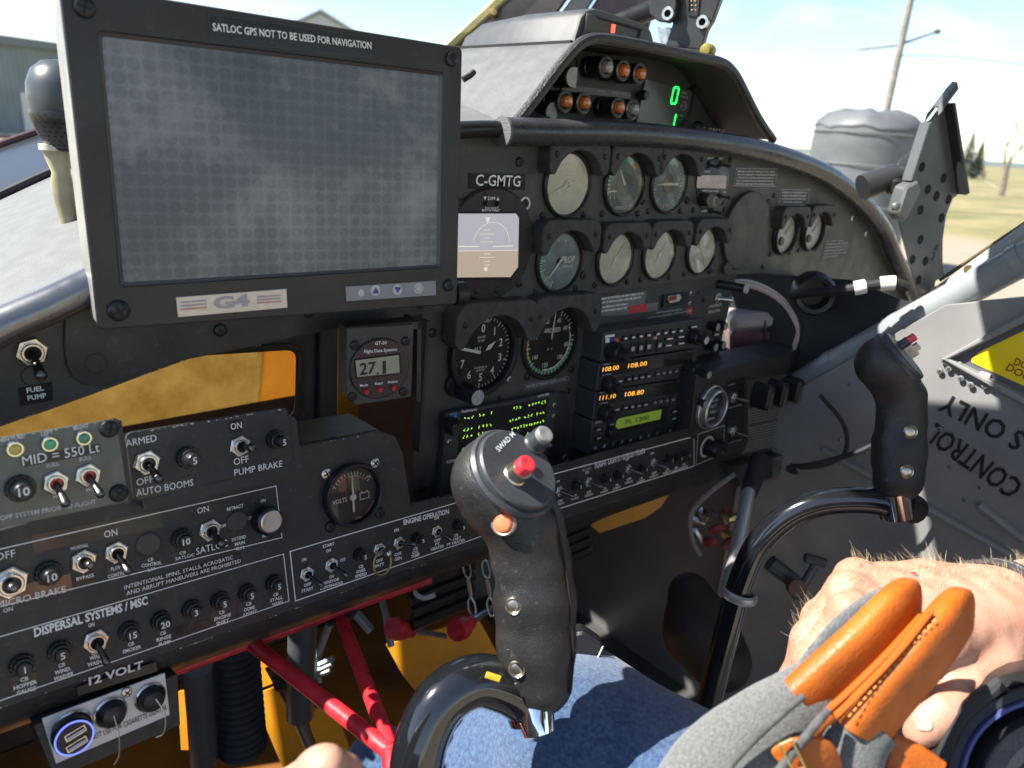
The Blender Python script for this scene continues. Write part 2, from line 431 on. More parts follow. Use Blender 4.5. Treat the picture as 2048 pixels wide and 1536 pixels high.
# ------------------------------------------------------------------ view-facing frame, for things that are not on a panel
class VFrame(Frame):
    """axes given outright"""
    def __init__(s, o, U, V):
        s.o = Vector(o); s.U = Vector(U).normalized(); V = Vector(V); s.V = (V-s.U*V.dot(s.U)).normalized(); s.N = s.U.cross(s.V)
def vframe(x, y, d, yaw=0.0):
    """upright plane through that spot, facing the eye, turned by yaw degrees"""
    dr = RC @ ray(x, y); dr.z = 0; dr.normalize(); U = Vector((dr.y, -dr.x, 0)); c, s_ = math.cos(rad(yaw)), math.sin(rad(yaw))
    U = Vector((U.x*c-U.y*s_, U.x*s_+U.y*c, 0)); return VFrame(wpt(x, y, d), U, (0,0,1))
def gpt(x, y):
    """where the line of sight through a spot meets the ground"""
    d = RC @ ray(x, y); t = -CAM.z/d.z; p = CAM+d*t; return p

# ------------------------------------------------------------------ ground and far things
def ground_material():
    m = bpy.data.materials.new('field_ground'); m.use_nodes = True; n = m.node_tree.nodes; l = m.node_tree.links; b = n['Principled BSDF']
    tc = n.new('ShaderNodeTexCoord'); ln = n.new('ShaderNodeVectorMath'); ln.operation = 'LENGTH'; l.new(tc.outputs['Object'], ln.inputs[0])
    nz = n.new('ShaderNodeTexNoise'); nz.inputs['Scale'].default_value = .11; nz.inputs['Detail'].default_value = 8; l.new(tc.outputs['Object'], nz.inputs['Vector'])
    ad = n.new('ShaderNodeMath'); ad.operation = 'MULTIPLY_ADD'; l.new(nz.outputs[0], ad.inputs[0]); ad.inputs[1].default_value = 22; l.new(ln.outputs['Value'], ad.inputs[2])
    mr = n.new('ShaderNodeMapRange'); mr.inputs[1].default_value = 38; mr.inputs[2].default_value = 44; l.new(ad.outputs[0], mr.inputs[0])
    g = n.new('ShaderNodeValToRGB'); n2 = n.new('ShaderNodeTexNoise'); n2.inputs['Scale'].default_value = .09; n2.inputs['Detail'].default_value = 12; n2.inputs['Roughness'].default_value = .7
    mp = n.new('ShaderNodeMapping'); mp.inputs['Scale'].default_value = (1, 2.6, 1); mp.inputs['Rotation'].default_value = (0,0,rad(-48)); l.new(tc.outputs['Object'], mp.inputs[0]); l.new(mp.outputs[0], n2.inputs['Vector'])
    l.new(n2.outputs[0], g.inputs[0]); g.color_ramp.elements[0].color = (.125,.125,.040,1); g.color_ramp.elements[1].color = (.27,.215,.10,1)
    g.color_ramp.elements[0].position = .36; g.color_ramp.elements[1].position = .64
    s_ = n.new('ShaderNodeValToRGB'); n3 = n.new('ShaderNodeTexNoise'); n3.inputs['Scale'].default_value = 1.7; n3.inputs['Detail'].default_value = 12; l.new(tc.outputs['Object'], n3.inputs['Vector'])
    l.new(n3.outputs[0], s_.inputs[0]); s_.color_ramp.elements[0].color = (.20,.165,.12,1); s_.color_ramp.elements[1].color = (.33,.28,.21,1)
    mx = n.new('ShaderNodeMixRGB'); l.new(mr.outputs[0], mx.inputs[0]); l.new(s_.outputs[0], mx.inputs[1]); l.new(g.outputs[0], mx.inputs[2])
    l.new(mx.outputs[0], b.inputs['Base Color']); b.inputs['Roughness'].default_value = .95
    return m
gb = MB(); gb.sheet(circle(3000, 64), 0.0); gr = struct(link('ground', gb.mesh('ground', ground_material(), 0)))

HILL = mat('far_woodland', (.10,.13,.13), .9, var=.3, vscale=.02)
hb = MB(); N = 160; rnd = random.Random(3)
ph = [rnd.uniform(0, 6.28) for _ in range(6)]
for k in range(N):
    a0, a1 = 2*math.pi*k/N, 2*math.pi*(k+1)/N
    def hh(a): return 7+3*math.sin(3*a+ph[0])+2.2*math.sin(11*a+ph[1])+1.4*math.sin(29*a+ph[2])
    p = [(1500*math.cos(a), 1500*math.sin(a)) for a in (a0, a1)]; q = [(1750*math.cos(a), 1750*math.sin(a)) for a in (a0, a1)]
    hb.add([(*p[0],-.5), (*p[1],-.5), (*q[1],hh(a1)), (*q[0],hh(a0))], [(0,1,2,3)])
struct(link('hills', hb.mesh('hills', HILL, 0)))

# storage tank under a grey wrap
TANK = mat('grey_tank_wrap', (.105,.112,.116), .55, var=.18, vscale=1.3, bump=.5, bscale=9, stretch=(1,1,3))
p = gpt(1702, 430); dist = 19.0; dr = (p-Vector((0,0,0))); dr.z = 0; dr.normalize(); tp = Vector((dr.x*dist, dr.y*dist, 0))
te = bpy.data.objects.new('storage_tank', None); COL.objects.link(te); te.location = tp; tag(te, 'big grey wrapped storage tank standing beyond the dashboard', 'tank')
tb = MB(); R_ = 1.14
prof = [(R_*.97,0),(R_*.98,.4)]
for k in range(1, 15): prof.append((R_*(.985+.012*math.sin(k*1.7)), .4+k*.185))
prof += [(R_*1.0,3.02),(R_*.97,3.12),(R_*.80,3.30),(R_*.55,3.38),(R_*.3,3.36),(0,3.37)]
tb.lathe(prof, 40); 
rnd = random.Random(5)
tb.v = [(x*(1+.012*math.sin(7*math.atan2(y,x)+z*2)), y*(1+.012*math.sin(5*math.atan2(y,x)+z)), z+(.028*math.sin(6*math.atan2(y,x))+.018*math.sin(13*math.atan2(y,x)) if z > 2.9 else 0)) for x,y,z in tb.v]
link('shell', tb.mesh('shell', TANK), te)
b = MB()
for z in (.55, 1.4, 2.25, 2.9): b.lathe([(R_*1.005,z-.02),(R_*1.022,z),(R_*1.005,z+.02)], 40)
link('band', b.mesh('band', mat('tank_band', (.12,.13,.13), .5)), te)

# street-lamp pole with cross arms and a wire
POLE = mat('weathered_pole', (.20,.185,.165), .8, var=.25, vscale=3)
dpole = 36.0; pb_ = wpt(1768, 245, dpole); base = Vector((pb_.x, pb_.y, 0))
pe = bpy.data.objects.new('lamp_pole', None); COL.objects.link(pe); pe.location = base; tag(pe, 'tall pale utility pole with a lamp arm behind the tank', 'pole')
inv = Matrix.Translation(-base)
b = MB(); b.lathe([(.19,0),(.16,6),(.12,15.5),(0,15.5)], 14); link('pole', b.mesh('pole', POLE), pe)
def loc(x, y): 
    q = wpt(x, y, dpole); return q-base
za = loc(1803, 95)
b = MB(); b.tube([Vector((0,0,za.z)), loc(1872, 64)], [.07,.05], 8); link('lamp_arm', b.mesh('lamp_arm', POLE), pe)
b = MB(); c = loc(1874, 63); b.tube([c+Vector((-.35,0,-.06)), c, c+Vector((.32,0,.02))], [.05,.14,.07], 8); link('lamp_head', b.mesh('lamp_head', POLE), pe)
b = MB(); b.tube([Vector((0,0,za.z-.05)), loc(1716, 99)], .055, 8); link('cross_arm', b.mesh('cross_arm', POLE), pe)
b = MB(); b.tube(spline([Vector((0,0,za.z-.5)), loc(1900, 113), loc(2048, 128), loc(2400, 150)], 6), .022, 6)
wm = b.mesh('power_line', mat('wire_grey', (.12,.12,.12), .6)); wo = link('power_line', wm, None, base); tag(wo, 'thin overhead wire running right from the utility pole', 'wire')
b = MB(); c = loc(1822, -40); b.tube([c+Vector((-.9,.5,.5)), c+Vector((.9,-.5,.5))], .06, 8); link('top_arm', b.mesh('top_arm', POLE), pe)

# trees
BARK = mat('grey_bark', (.16,.13,.10), .9, var=.3, vscale=6)
NEEDLE = mat('spruce_needles', (.035,.060,.032), .85, var=.35, vscale=2)
TWIG = mat('bare_twigs', (.22,.17,.125), .9, var=.3, vscale=3)
def conifer(x, ybase, ytop, d, w, label, seed):
    p = wpt(x, ybase, d); base = Vector((p.x, p.y, 0)); H = (ybase-ytop)*d/FPX + (p.z if p.z > 0 else 0)
    e = bpy.data.objects.new('spruce_tree', None); COL.objects.link(e); e.location = base; tag(e, label, 'tree', 'spruces at the edge of the field')
    b = MB(); b.lathe([(.16,0),(.1,H*.6),(.02,H),(0,H)], 8); link('trunk', b.mesh('trunk', BARK), e)
    c = MB(); rn = random.Random(seed); r0 = w*d/FPX/2
    for k in range(1700):
        t = rn.random()**.75; z = H*(.06+.93*t); r = r0*(1-t)*rn.uniform(.35, 1.12)+.05; a = rn.uniform(0, 6.28)
        o = Vector((r*math.cos(a), r*math.sin(a), z-.25*r)); s_ = rn.uniform(.22, .55)*(1.2-t)
        u = Vector((math.cos(a)+rn.uniform(-.5,.5), math.sin(a)+rn.uniform(-.5,.5), rn.uniform(-.45,.1))).normalized()*s_; v = Vector((-u.y, u.x, rn.uniform(-.2,.2)*s_))*.55
        c.add([o-u-v, o+u, o-u+v], [(0,1,2)])
    link('crown', c.mesh('crown', NEEDLE, 0), e)
conifer(1932, 331, 262, 120, 50, 'taller of the two dark spruces past the field', 1)
conifer(1955, 331, 280, 124, 40, 'shorter dark spruce just right of the taller one', 2)
def bare_tree(x, ybase, d, H, label, seed):
    p = wpt(x, ybase, d); base = Vector((p.x, p.y, 0)); e = bpy.data.objects.new('bare_tree', None); COL.objects.link(e); e.location = base; tag(e, label, 'tree')
    rn = random.Random(seed); tr = MB(); tw = MB()
    def grow(o, dr, ln, r, lev):
        pts = [o]; rs = [r]
        for k in range(4):
            dr = (dr+Vector((rn.uniform(-.22,.22), rn.uniform(-.22,.22), rn.uniform(-.05,.16)))).normalized(); o = o+dr*ln/4; pts.append(o); rs.append(r*(1-.13*(k+1)))
        (tr if lev < 2 else tw).tube(pts, rs, 6 if lev < 2 else 4)
        if lev >= 5: return
        for k in range(3 if lev < 4 else 3):
            i = rn.choice((2,3,4)); q = pts[i]; nd = (dr+Vector((rn.uniform(-1,1), rn.uniform(-1,1), rn.uniform(-.15,.7)))*.85).normalized(); grow(q, nd, ln*rn.uniform(.58,.8), rs[i]*.72, lev+1)
    grow(Vector((0,0,0)), Vector((0,0,1)), H*.30, H*.026, 0)
    link('trunk', tr.mesh('trunk', BARK), e); link('crown', tw.mesh('crown', TWIG, 0), e)
bare_tree(2018, 333, 62, 10.5, 'leafless branching tree at the far right edge of the field', 11)

# wire fence in the field
FP = mat('fence_post', (.30,.27,.23), .8)
fe = bpy.data.objects.new('wire_fence', None); COL.objects.link(fe); tag(fe, 'thin wire fence with slim posts crossing the grass', 'fence')
fpts = [gpt(1800, 395), gpt(1880, 397), gpt(1985, 400), gpt(2100, 403), gpt(2230, 406)]
for q in fpts:
    b = MB(); b.tube([(q.x,q.y,0), (q.x+.03,q.y,1.35)], .035, 8); link('post', b.mesh('post', FP), fe)
for z in (.45, .85, 1.25):
    b = MB(); b.tube([(q.x,q.y,z) for q in fpts], .008, 5); link('wire', b.mesh('wire', STEEL), fe)

# shed, debris and lumber seen past the left windscreen edge
SHED = mat('blue_grey_sheet_metal', (.22,.255,.27), .6, var=.12, vscale=.6)
sf = vframe(60, 185, 46.0, 14)
def fbox(fr, name, pxs, y0, y1, depth, m, label=None, cat=None, parent=None):
    u0, v0 = fr.uv(pxs[0], y1); u1, v1 = fr.uv(pxs[1], y0); b = MB(); b.box(u0, u1, v0, v1, -depth, 0); me = b.mesh(name, m)
    o = bpy.data.objects.new(name, me); COL.objects.link(o); o.matrix_world = fr.mat(0,0)
    if label: tag(o, label, cat)
    return o
shed = bpy.data.objects.new('metal_shed', None); COL.objects.link(shed); shed.matrix_world = sf.mat(0,0); tag(shed, 'long low blue-grey metal shed past the left windscreen', 'building')
u0, v0 = sf.uv(-420, 210); u1, v1 = sf.uv(215, 112); g0 = -(sf.o.z)
b = MB(); b.box(u0, u1, g0, v1, -9, 0); link('wall', b.mesh('wall', SHED), shed)
b = MB(); b.prism([(u0-.3, v1), (u1+.3, v1), (u1+.3, v1+.35), (u0-.3, v1+.75)], -9.3, .35); link('roof', b.mesh('roof', mat('shed_roof', (.16,.18,.19), .5)), shed)
b = MB()
for k in range(60): x = u0+(u1-u0)*(k+.5)/60; b.box(x-.03, x+.03, g0, v1-.02, 0, .04)
link('rib', b.mesh('rib', SHED), shed)['kind'] = 'stuff'
ua, va = sf.uv(40, 190); b = MB(); b.box(ua, ua+1.9, g0, g0+2.6, .01, .10); link('door', b.mesh('door', mat('pale_door', (.62,.62,.60), .6)), shed)
LUM = mat('pale_lumber', (.52,.46,.37), .8, var=.2, vscale=4)
for k, (x, y, ln, an, lab) in enumerate([(15,206,2.6,25,'farthest pale board on the ground below the metal shed'),(48,216,1.9,30,'second farthest pale board near the shed door'),(10,230,2.4,18,'middle pale board at the left edge below the shed'),(42,250,2.6,22,'long pale board nearest the microphone ball'),(20,268,2.8,24,'nearest pale board just above the dark windscreen sill')]):
    q = gpt(x, y+6); b = MB(); b.box(-ln/2, ln/2, -.14, .14, 0, .10); o = link('lumber_board', b.mesh('lumber_board', LUM), None, (q.x, q.y, .02+.02*k), rad(an-10)); tag(o, lab, 'board', 'scrap lumber boards by the shed')
GB = mat('grey_house_roof', (.46,.48,.5), .6)
hf = vframe(640, 60, 70.0, 10)
hs = bpy.data.objects.new('gabled_hangar', None); COL.objects.link(hs); hs.matrix_world = hf.mat(0,0); tag(hs, 'pale gabled hangar roof peeking above the navigation display', 'building')
u0, v0 = hf.uv(560, 62); u1, _ = hf.uv(735, 62); um, vm = hf.uv(640, 24); g0 = -hf.o.z
b = MB(); b.prism([(u0, g0), (u1, g0), (u1, v0), (um, vm-.12), (u0, v0)], -14, 0); link('wall', b.mesh('wall', mat('hangar_wall', (.50,.53,.55), .6)), hs)
b = MB(); b.prism([(u0-.4, v0-.2), (um, vm), (u1+.4, v0-.2), (u1+.4, v0), (um, vm+.25), (u0-.4, v0)], -14.4, .4); link('roof', b.mesh('roof', GB), hs)

# ================================================================== COCKPIT SHELL
DECKM = mat('grey_deck_paint', (.125,.128,.124), .62, var=.10, vscale=60, bump=.5, bscale=900)
FLOORM = mat('dark_floor_paint', (.060,.057,.055), .55, var=.25, vscale=9, rvar=.1)
WALLM = mat('grey_cabin_paint', (.14,.14,.14), .45, var=.12, vscale=7, rvar=.1)
ORANGE = mat('orange_yellow_paint', (.58,.235,.012), .42, var=.32, vscale=11, rvar=.15, dust=.25, bump=.2, bscale=60)
RUST = mat('brown_primer', (.11,.052,.030), .6, var=.3, vscale=12)
OLIVE = mat('olive_translucent_fiberglass', (.40,.27,.06), .35)
def panel_bm(fr, pts, z0, z1, ch=.0006): 
    b = MB(); b.prism([fr.uv(x, y) for x, y in pts], z0, z1, ch); return b
# ---- instrument panel, upper plate with the wave-cut left wing
arch_r = [(846,262),(960,262),(1100,264),(1250,268),(1400,281),(1540,306),(1650,345),(1722,397),(1768,452),(1796,515),(1822,570),(1852,622)]
low_r = [(1852,622),(1790,598),(1720,584),(1650,568),(1585,553),(1520,546),(1450,551),(1350,564),(1188,590),(1010,610),(846,629)]
low_l = [(846,629),(700,652),(547,684),(470,700),(376,719),(285,752),(191,787),(100,820),(0,854),(-120,893),(-240,930)]
arch_l = [(-240,780),(-120,712),(0,652),(100,607),(200,560),(330,480),(480,400),(640,330),(760,290),(846,270)]
PAN = Thing(FA, 846, 629, 'instrument_panel', 'matte black upper instrument panel plate arching across the cockpit', 'panel')
b = MB(); b.prism(PAN.L(arch_l+arch_r[1:]+low_r[1:]+low_l[1:]), -.004, 0, .0006); PAN.part('plate', b, BLACK)
b = MB(); b.prism(PAN.L([(128,610),(126,690),(131,728),(143,752),(165,767),(195,771),(250,756),(376,714),(547,680),(700,647),(838,628),(862,618),(868,604),(868,560),(500,480)]), .0003, .0032, .0006); PAN.part('doubler_plate', b, BLACK2)
for x, y, r in [(440,660,.0052),(617,624,.0048)]: screw(PAN, x, y, r, z=.0033)
screw(PAN, 841, 608, .0045, z=.0033)
# plain ring hole mark on doubler
b = MB(); lx, ly = PAN.l(190, 725); b.lathe([(.0065,.0033),(.0068,.0037),(.0075,.0037),(.0078,.0033)], 28, lx, ly); PAN.part('blanking_plug', b, BLACK2)
for x, y in [(1038,324),(1284,402),(1374,400),(1166,550),(1010,610),(1420,540)]: screw(PAN, x, y, .0046)
for x, y in [(1548,391),(1534,405)]: screw(PAN, x, y, .0035)
for x, y in [(1703,436),(1731,467)]: screw(PAN, x, y, .0042, NICKEL)
# placards
def placard(th, c, m, border=None, name='placard', z=.0002, bw=1.6, th_=.0002):
    b = MB(); b.prism(th.L(c, z), z, z+th_); o = th.part(name, b, m)
    if border:
        mb = line_frame(th, c, bw, z+th_+.0002); link('border', mb.mesh('border', border, 0), o)
    return o
TAPE = mat('label_tape_black', (.012,.013,.015), .22, rvar=.08, vscale=90)
TAPEC = mat('label_tape_clear_black', (.028,.028,.028), .18, rvar=.1, vscale=60)
pl = placard(PAN, [(1473,337),(1555,338),(1550,373),(1467,371)], BLACK2, GREYTXT); mb = MB()
for k in range(5): f = k/4; greek(PAN, (1475-4*f, 344.5+6.2*k), (1551-4*f, 345.5+6.2*k), 3.4, DWHITE, .0013, mb)
link('lettering', mb.mesh('lettering', DWHITE, 0), pl)
pl = placard(PAN, [(1563,379),(1619,380),(1615,410),(1557,411)], BLACK2, GREYTXT); mb = MB()
for k in range(4): greek(PAN, (1565-k+ (4 if k==3 else 0), 386.5+6.4*k), (1614-k-(8 if k==3 else 0), 387+6.4*k), 3.2, DWHITE, .0013, mb)
link('lettering', mb.mesh('lettering', DWHITE, 0), pl)
pl = placard(PAN, [(1650,479),(1700,477),(1695,518),(1640,524)], BLACK2, None); mb = MB()
for k in range(5): greek(PAN, (1653-2*k, 490+6.6*k), (1695-k-(14 if k == 4 else 0), 487.5+6.2*k), 2.8, GREYTXT, .0013, mb)
greek(PAN, (1664,483.5), (1688,482.5), 3, GREYTXT, .0013, mb)
link('lettering', mb.mesh('lettering', GREYTXT, 0), pl)
pl = placard(PAN, [(936,346),(1050,348),(1050,380),(936,377)], TAPE)
T(PAN, 'C-GMTG', (951,371), (1040,373), 21, z=.0013, parent=pl)
pl = placard(PAN, [(36,775),(104,763),(107,801),(40,812)], TAPE)
T(PAN, 'FUEL', (54,786), (88,780.5), 10, z=.0013, parent=pl, bold=.02); T(PAN, 'PUMP', (56,801), (93,795), 10, z=.0013, parent=pl, bold=.02)
toggle(PAN, 62, 702, .0102, .05, -.62, .024, rz=.2, lr=.0036)
b = MB(); lx, ly = PAN.l(66,752); b.lathe([(.0063,.0002),(.0065,.0006),(.0069,.0006),(.0071,.0002)], 26, lx, ly); PAN.part('plug_ring', b, BLACK2)

# ---- rolled tube edging along the top of the panel (two lengths, cut where the display stands)
TUBEM = mat('satin_black_edge_roll', (.040,.040,.042), .30, var=.2, vscale=30, rvar=.10, bump=.05, bscale=700, dust=.25)
TUBE2 = mat('metal_edge_roll', (.20,.205,.21), .26, .75, var=.2, vscale=20, rvar=.1)
def a3(fr, pts, n): return [fr.at(*fr.uv(x, y, n), n) for x, y in pts]
rp = spline(a3(FA, [(1008,263),(1100,265),(1250,268),(1400,281),(1540,306),(1650,347),(1718,397),(1763,452),(1791,515),(1818,570),(1846,622)], .016), 7)
EDR = Thing(FA, 1008, 263, 'edge_roll', 'long black padded edge roll arching along the panel top', 'edge trim')
b = MB(); b.tube([EDR.inv(p) for p in rp], .0128, 18); EDR.part('roll', b, TUBEM)
b = MB(); q = EDR.inv(rp[0]); d = (EDR.inv(rp[1])-q).normalized()
b.tube([q-d*.0002, q-d*.0030], [.0131,.0133], 24); EDR.part('end_cap', b, mat('ridged_grey_cap', (.12,.122,.122), .5, bump=1.0, bscale=260, stretch=(1,6,1)))
lp = spline(a3(FA, [(-260,800),(-120,720),(0,655),(100,611),(192,566)], .016), 7)
EDL = Thing(FA, 192, 566, 'edge_roll', 'shiny short metal edge roll ending left of the display', 'edge trim')
b = MB(); b.tube([EDL.inv(p) for p in lp], .0118, 18); EDL.part('roll', b, TUBE2)
q = EDL.inv(lp[-1]); d = (q-EDL.inv(lp[-2])).normalized(); b = MB(); b.tube([q+d*.0003, q+d*.0016], [.0124,.0126], 24); EDL.part('end_lip', b, NICKEL)
# thin rail between pod and display
b = MB(); P = [FA.at(*FA.uv(x, y, .010), .010) for x, y in [(800,262),(900,261),(965,258),(1000,258)]]
rail = bpy.data.objects.new('thin_rail', None); b.tube([EDR.inv(p) for p in P], .0075, 14); EDR.part('thin_rail', b, BEZEL); bpy.data.objects.remove(rail)

# ---- deck behind the panel and the windscreen
DK = bpy.data.objects.new('glareshield_deck', None); COL.objects.link(DK); DK.location = FA.at(-.3,.2); tag(DK, 'pale grey textured glareshield deck left of the display', 'deck')
def dinv(p): return Vector(p)-DK.location
near = [FA.at(*FA.uv(x, y, .004), .004) for x, y in [(-300,815),(-120,715),(0,650),(100,606),(200,558),(330,478),(480,398),(640,328),(760,286),(900,262),(1000,258),(1100,262)]]
far = [wpt(x, y, d) for x, y, d in [(-300,520,.74),(-120,452,.78),(0,398,.82),(100,352,.85),(200,312,.88),(330,268,.92),(480,225,.98),(640,190,1.04),(760,170,1.08),(900,150,1.14),(1000,140,1.18),(1100,135,1.22)]]
b = MB(); M = 8; vs = []
for i in range(len(near)):
    for k in range(M+1):
        t = k/M; q = near[i].lerp(far[i], t); q.z += .008*math.sin(math.pi*t); vs.append(dinv(q))
fs = [(i*(M+1)+k, (i+1)*(M+1)+k, (i+1)*(M+1)+k+1, i*(M+1)+k+1) for i in range(len(near)-1) for k in range(M)]
b.add(vs, fs); nv = len(vs); b.add([v-Vector((0,0,.004)) for v in vs], [f[::-1] for f in fs]); link('deck_skin', b.mesh('deck_skin', DECKM, 60), DK)
b = MB(); b.tube([dinv(p)+Vector((0,-.004,.004)) for p in spline(far, 3)], .0055, 8); link('seal_bead', b.mesh('seal_bead', RUBBER), DK)
# dark windscreen sill
SILL = [wpt(x, y, d) for x, y, d in [(-300,405,.90),(-120,342,.94),(0,293,.98),(100,258,1.02),(200,226,1.06),(330,190,1.10),(480,150,1.15),(640,120,1.22),(760,108,1.27),(900,102,1.32)]]
b = MB(); so = SILL[2].copy()
lo_ = [f.lerp(s_, .08)-Vector((0,0,.004)) for f, s_ in zip(far, SILL)]
vs = [p-so for p in lo_]+[p-so for p in SILL]; n_ = len(SILL); b.add(vs, [(i, i+1, n_+i+1, n_+i) for i in range(n_-1)])
b.add([v-Vector((0,0,.006)) for v in vs], [(n_+i, n_+i+1, i+1, i) for i in range(n_-1)])
WSO = bpy.data.objects.new('windscreen_sill', None); COL.objects.link(WSO); WSO.location = so; tag(WSO, 'glossy dark windscreen sill strip behind the deck at far left', 'sill')
link('sill_plate', b.mesh('sill_plate', mat('sill_gloss', (.03,.032,.036), .2, rvar=.06), 50), WSO)
b = MB(); b.tube([p-so for p in spline(SILL, 3)], .007, 8); link('sill_trim', b.mesh('sill_trim', mat('maroon_trim', (.05,.022,.022), .4)), WSO)
# windscreen panes
def pane(name, lo, hi, label, m=WSGLASS):
    o0 = lo[0].copy(); n_ = len(lo); b = MB(); vs = [p-o0 for p in lo]+[p-o0 for p in hi]
    b.add(vs, [(i, i+1, n_+i+1, n_+i) for i in range(n_-1)]); o = link(name, b.mesh(name, m, 60), None, o0); tag(o, label, 'windscreen'); return o
hiW = [wpt(x, y, d) for x, y, d in [(-300,-500,.60),(-120,-500,.62),(0,-500,.64),(100,-500,.66),(200,-500,.68),(330,-500,.70),(480,-500,.74),(640,-480,.78),(760,-440,.84),(1180,-180,.96)]]
pane('windscreen', SILL, hiW, 'curved clear front windscreen above the display')
loR = [wpt(x, y, d) for x, y, d in [(905,98,1.32),(1330,240,1.36),(1560,330,1.32),(1760,560,1.18),(1880,690,1.10),(2100,520,.86)]]
hiR = [wpt(x, y, d) for x, y, d in [(1185,-180,.96),(1500,-260,1.0),(1750,-300,.98),(2050,-320,.92),(2300,-300,.86),(2600,-200,.72)]]
pane('side_window', loR, hiR, 'clear right windscreen quarter in front of the field')
# windscreen post between the panes
POSTM = mat('brown_black_frame', (.075,.066,.060), .5, var=.2, vscale=14)
WP = vframe(1000, 40, 1.25, 0)
wp = Thing(WP, 1000, 40, 'windscreen_post', 'dark slanted windscreen post with olive edge behind the tracker box', 'post')
b = MB(); b.prism(wp.L([(872,104),(902,104),(1100,-80),(1068,-80)]), -.03, 0, .004); wp.part('edge_strip', b, mat('olive_edge', (.24,.22,.09), .5, var=.3, vscale=20))
b = MB(); b.prism(wp.L([(906,104),(1060,104),(1190,-80),(1104,-80)]), -.045, -.004, .004); wp.part('post_face', b, POSTM)
b = MB(); b.prism(wp.L([(1064,104),(1120,104),(1240,-80),(1200,-80)]), -.05, -.012, .004); wp.part('inner_strip', b, WALLM)
b = MB(); b.prism(wp.L([(1126,104),(1290,104),(1340,-80),(1246,-80)]), -.06, -.02, .004); wp.part('frame_web', b, mat('plum_black', (.050,.040,.046), .5, var=.4, vscale=16))
b = MB(); a_, c_ = wp.l(1200, 62), wp.l(1330, 10); b.tube([(a_[0],a_[1],.01), (c_[0],c_[1],.01)], .016, 12); wp.part('cross_tube', b, BEZEL)
b = MB(); lx, ly = wp.l(988, 26); b.lathe([(.009,0),(.009,.005),(.005,.012),(0,.013)], 8, lx, ly); wp.part('bolt', b, mat('brass', (.42,.30,.13), .4, 1.0))

# ---- side walls, floor, bulkhead (setting)
def quad(name, pts, m, thick=None):
    o0 = Vector(pts[0]); b = MB(); b.add([Vector(p)-o0 for p in pts], [tuple(range(len(pts)))]); return struct(link(name, b.mesh(name, m, 0), None, o0))
ZF = CAM.z-.98
quad('cabin_floor', [(-.75,-.9,ZF), (1.15,-.9,ZF), (1.15,1.75,ZF), (-.75,1.75,ZF)], FLOORM)
quad('cabin_wall', [(-.62,-.9,ZF), (-.62,1.75,ZF), (-.62,1.75,CAM.z-.2), (-.62,-.9,CAM.z-.2)], WALLM)
quad('bulkhead_wall', [(-.62,1.75,ZF), (1.12,1.75,ZF), (1.12,1.75,CAM.z-.22), (-.62,1.75,CAM.z-.34)], RUST)

quad('sun_stop_deck', [(.46,.80,CAM.z-.21), (1.04,.80,CAM.z-.21), (1.04,2.3,CAM.z-.21), (.46,2.3,CAM.z-.21)], BLACK2)  # unseen sheet added to keep sun off the floor, open over the hopper
quad('shade_roof', [(.20,-1.0,CAM.z+.285), (1.2,-1.0,CAM.z+.285), (1.2,.50,CAM.z+.285), (.58,.50,CAM.z+.285), (.56,.62,CAM.z+.285), (.20,.62,CAM.z+.285)], mat('shade_roof_grey', (.32,.33,.33), .8, var=.1, vscale=10))  # unseen, outline cut to shade door and right stick but not the hand
quad('side_sun_stop', [(-.75,.56,CAM.z-.28), tuple(near[0]-Vector((0,0,.02))), tuple(far[0]-Vector((0,0,.02))), (-.05,1.05,CAM.z-.17), (-.75,1.05,CAM.z-.24)], DECKM)  # added left of the deck to stop sun reaching the footwell
quad('footwell_wall', [(-.62,1.17,ZF), (1.12,1.17,ZF), (1.12,1.17,CAM.z-.36), (.60,1.17,CAM.z-.36), (.60,1.17,CAM.z-.47), (-.62,1.17,CAM.z-.47)], mat('dark_brown_primer', (.060,.034,.022), .6, var=.35, vscale=12, dust=.1))
quad('footwell_floor', [(-.30,.40,ZF+.006), (.86,.40,ZF+.006), (.86,1.165,ZF+.006), (-.30,1.165,ZF+.006)], mat('worn_orange_floor', (.36,.13,.012), .5, col2=(.10,.045,.018), vscale=5, rvar=.15, dust=.2))

# ================================================================== INSTRUMENTS
def TL(th, s, x, y, cap, m=None, z=.0016, xs=.85, rot=0.0, bold=.012, parent=None, name='lettering', align=.5):
    """lettering given in the thing's own metres, centred on x, y"""
    me = text_mesh(s, bold, m or WHITE); v = me.vertices
    if not v: return None
    k = cap/CAPH; x0 = min(q.co.x for q in v); x1 = max(q.co.x for q in v); c, s_ = math.cos(rad(rot)), math.sin(rad(rot))
    for q in v:
        a = (q.co.x-x0-(x1-x0)*align)*k*xs; b_ = q.co.y*k-cap/2; q.co = (x+c*a-s_*b_, y+s_*a+c*b_, z)
    return link(name, me, parent or th.e)
def pol(r, a): return (r*math.sin(rad(a)), r*math.cos(rad(a)))       # a in degrees clockwise from the top
def ticks(mb, r0, r1, a0, a1, n, w, z, m=0, major=0, rmaj=None, cx=0, cy=0):
    for k in range(n):
        a = a0+(a1-a0)*k/max(1, n-1); ra = rmaj if (major and k % major == 0) else r0; ww = w*(1.6 if major and k % major == 0 else 1)
        d = pol(1, a); nn = (d[1]*ww/2, -d[0]*ww/2)
        mb.add([(cx+d[0]*ra-nn[0], cy+d[1]*ra-nn[1], z), (cx+d[0]*ra+nn[0], cy+d[1]*ra+nn[1], z), (cx+d[0]*r1+nn[0], cy+d[1]*r1+nn[1], z), (cx+d[0]*r1-nn[0], cy+d[1]*r1-nn[1], z)], [(3,2,1,0)], m)
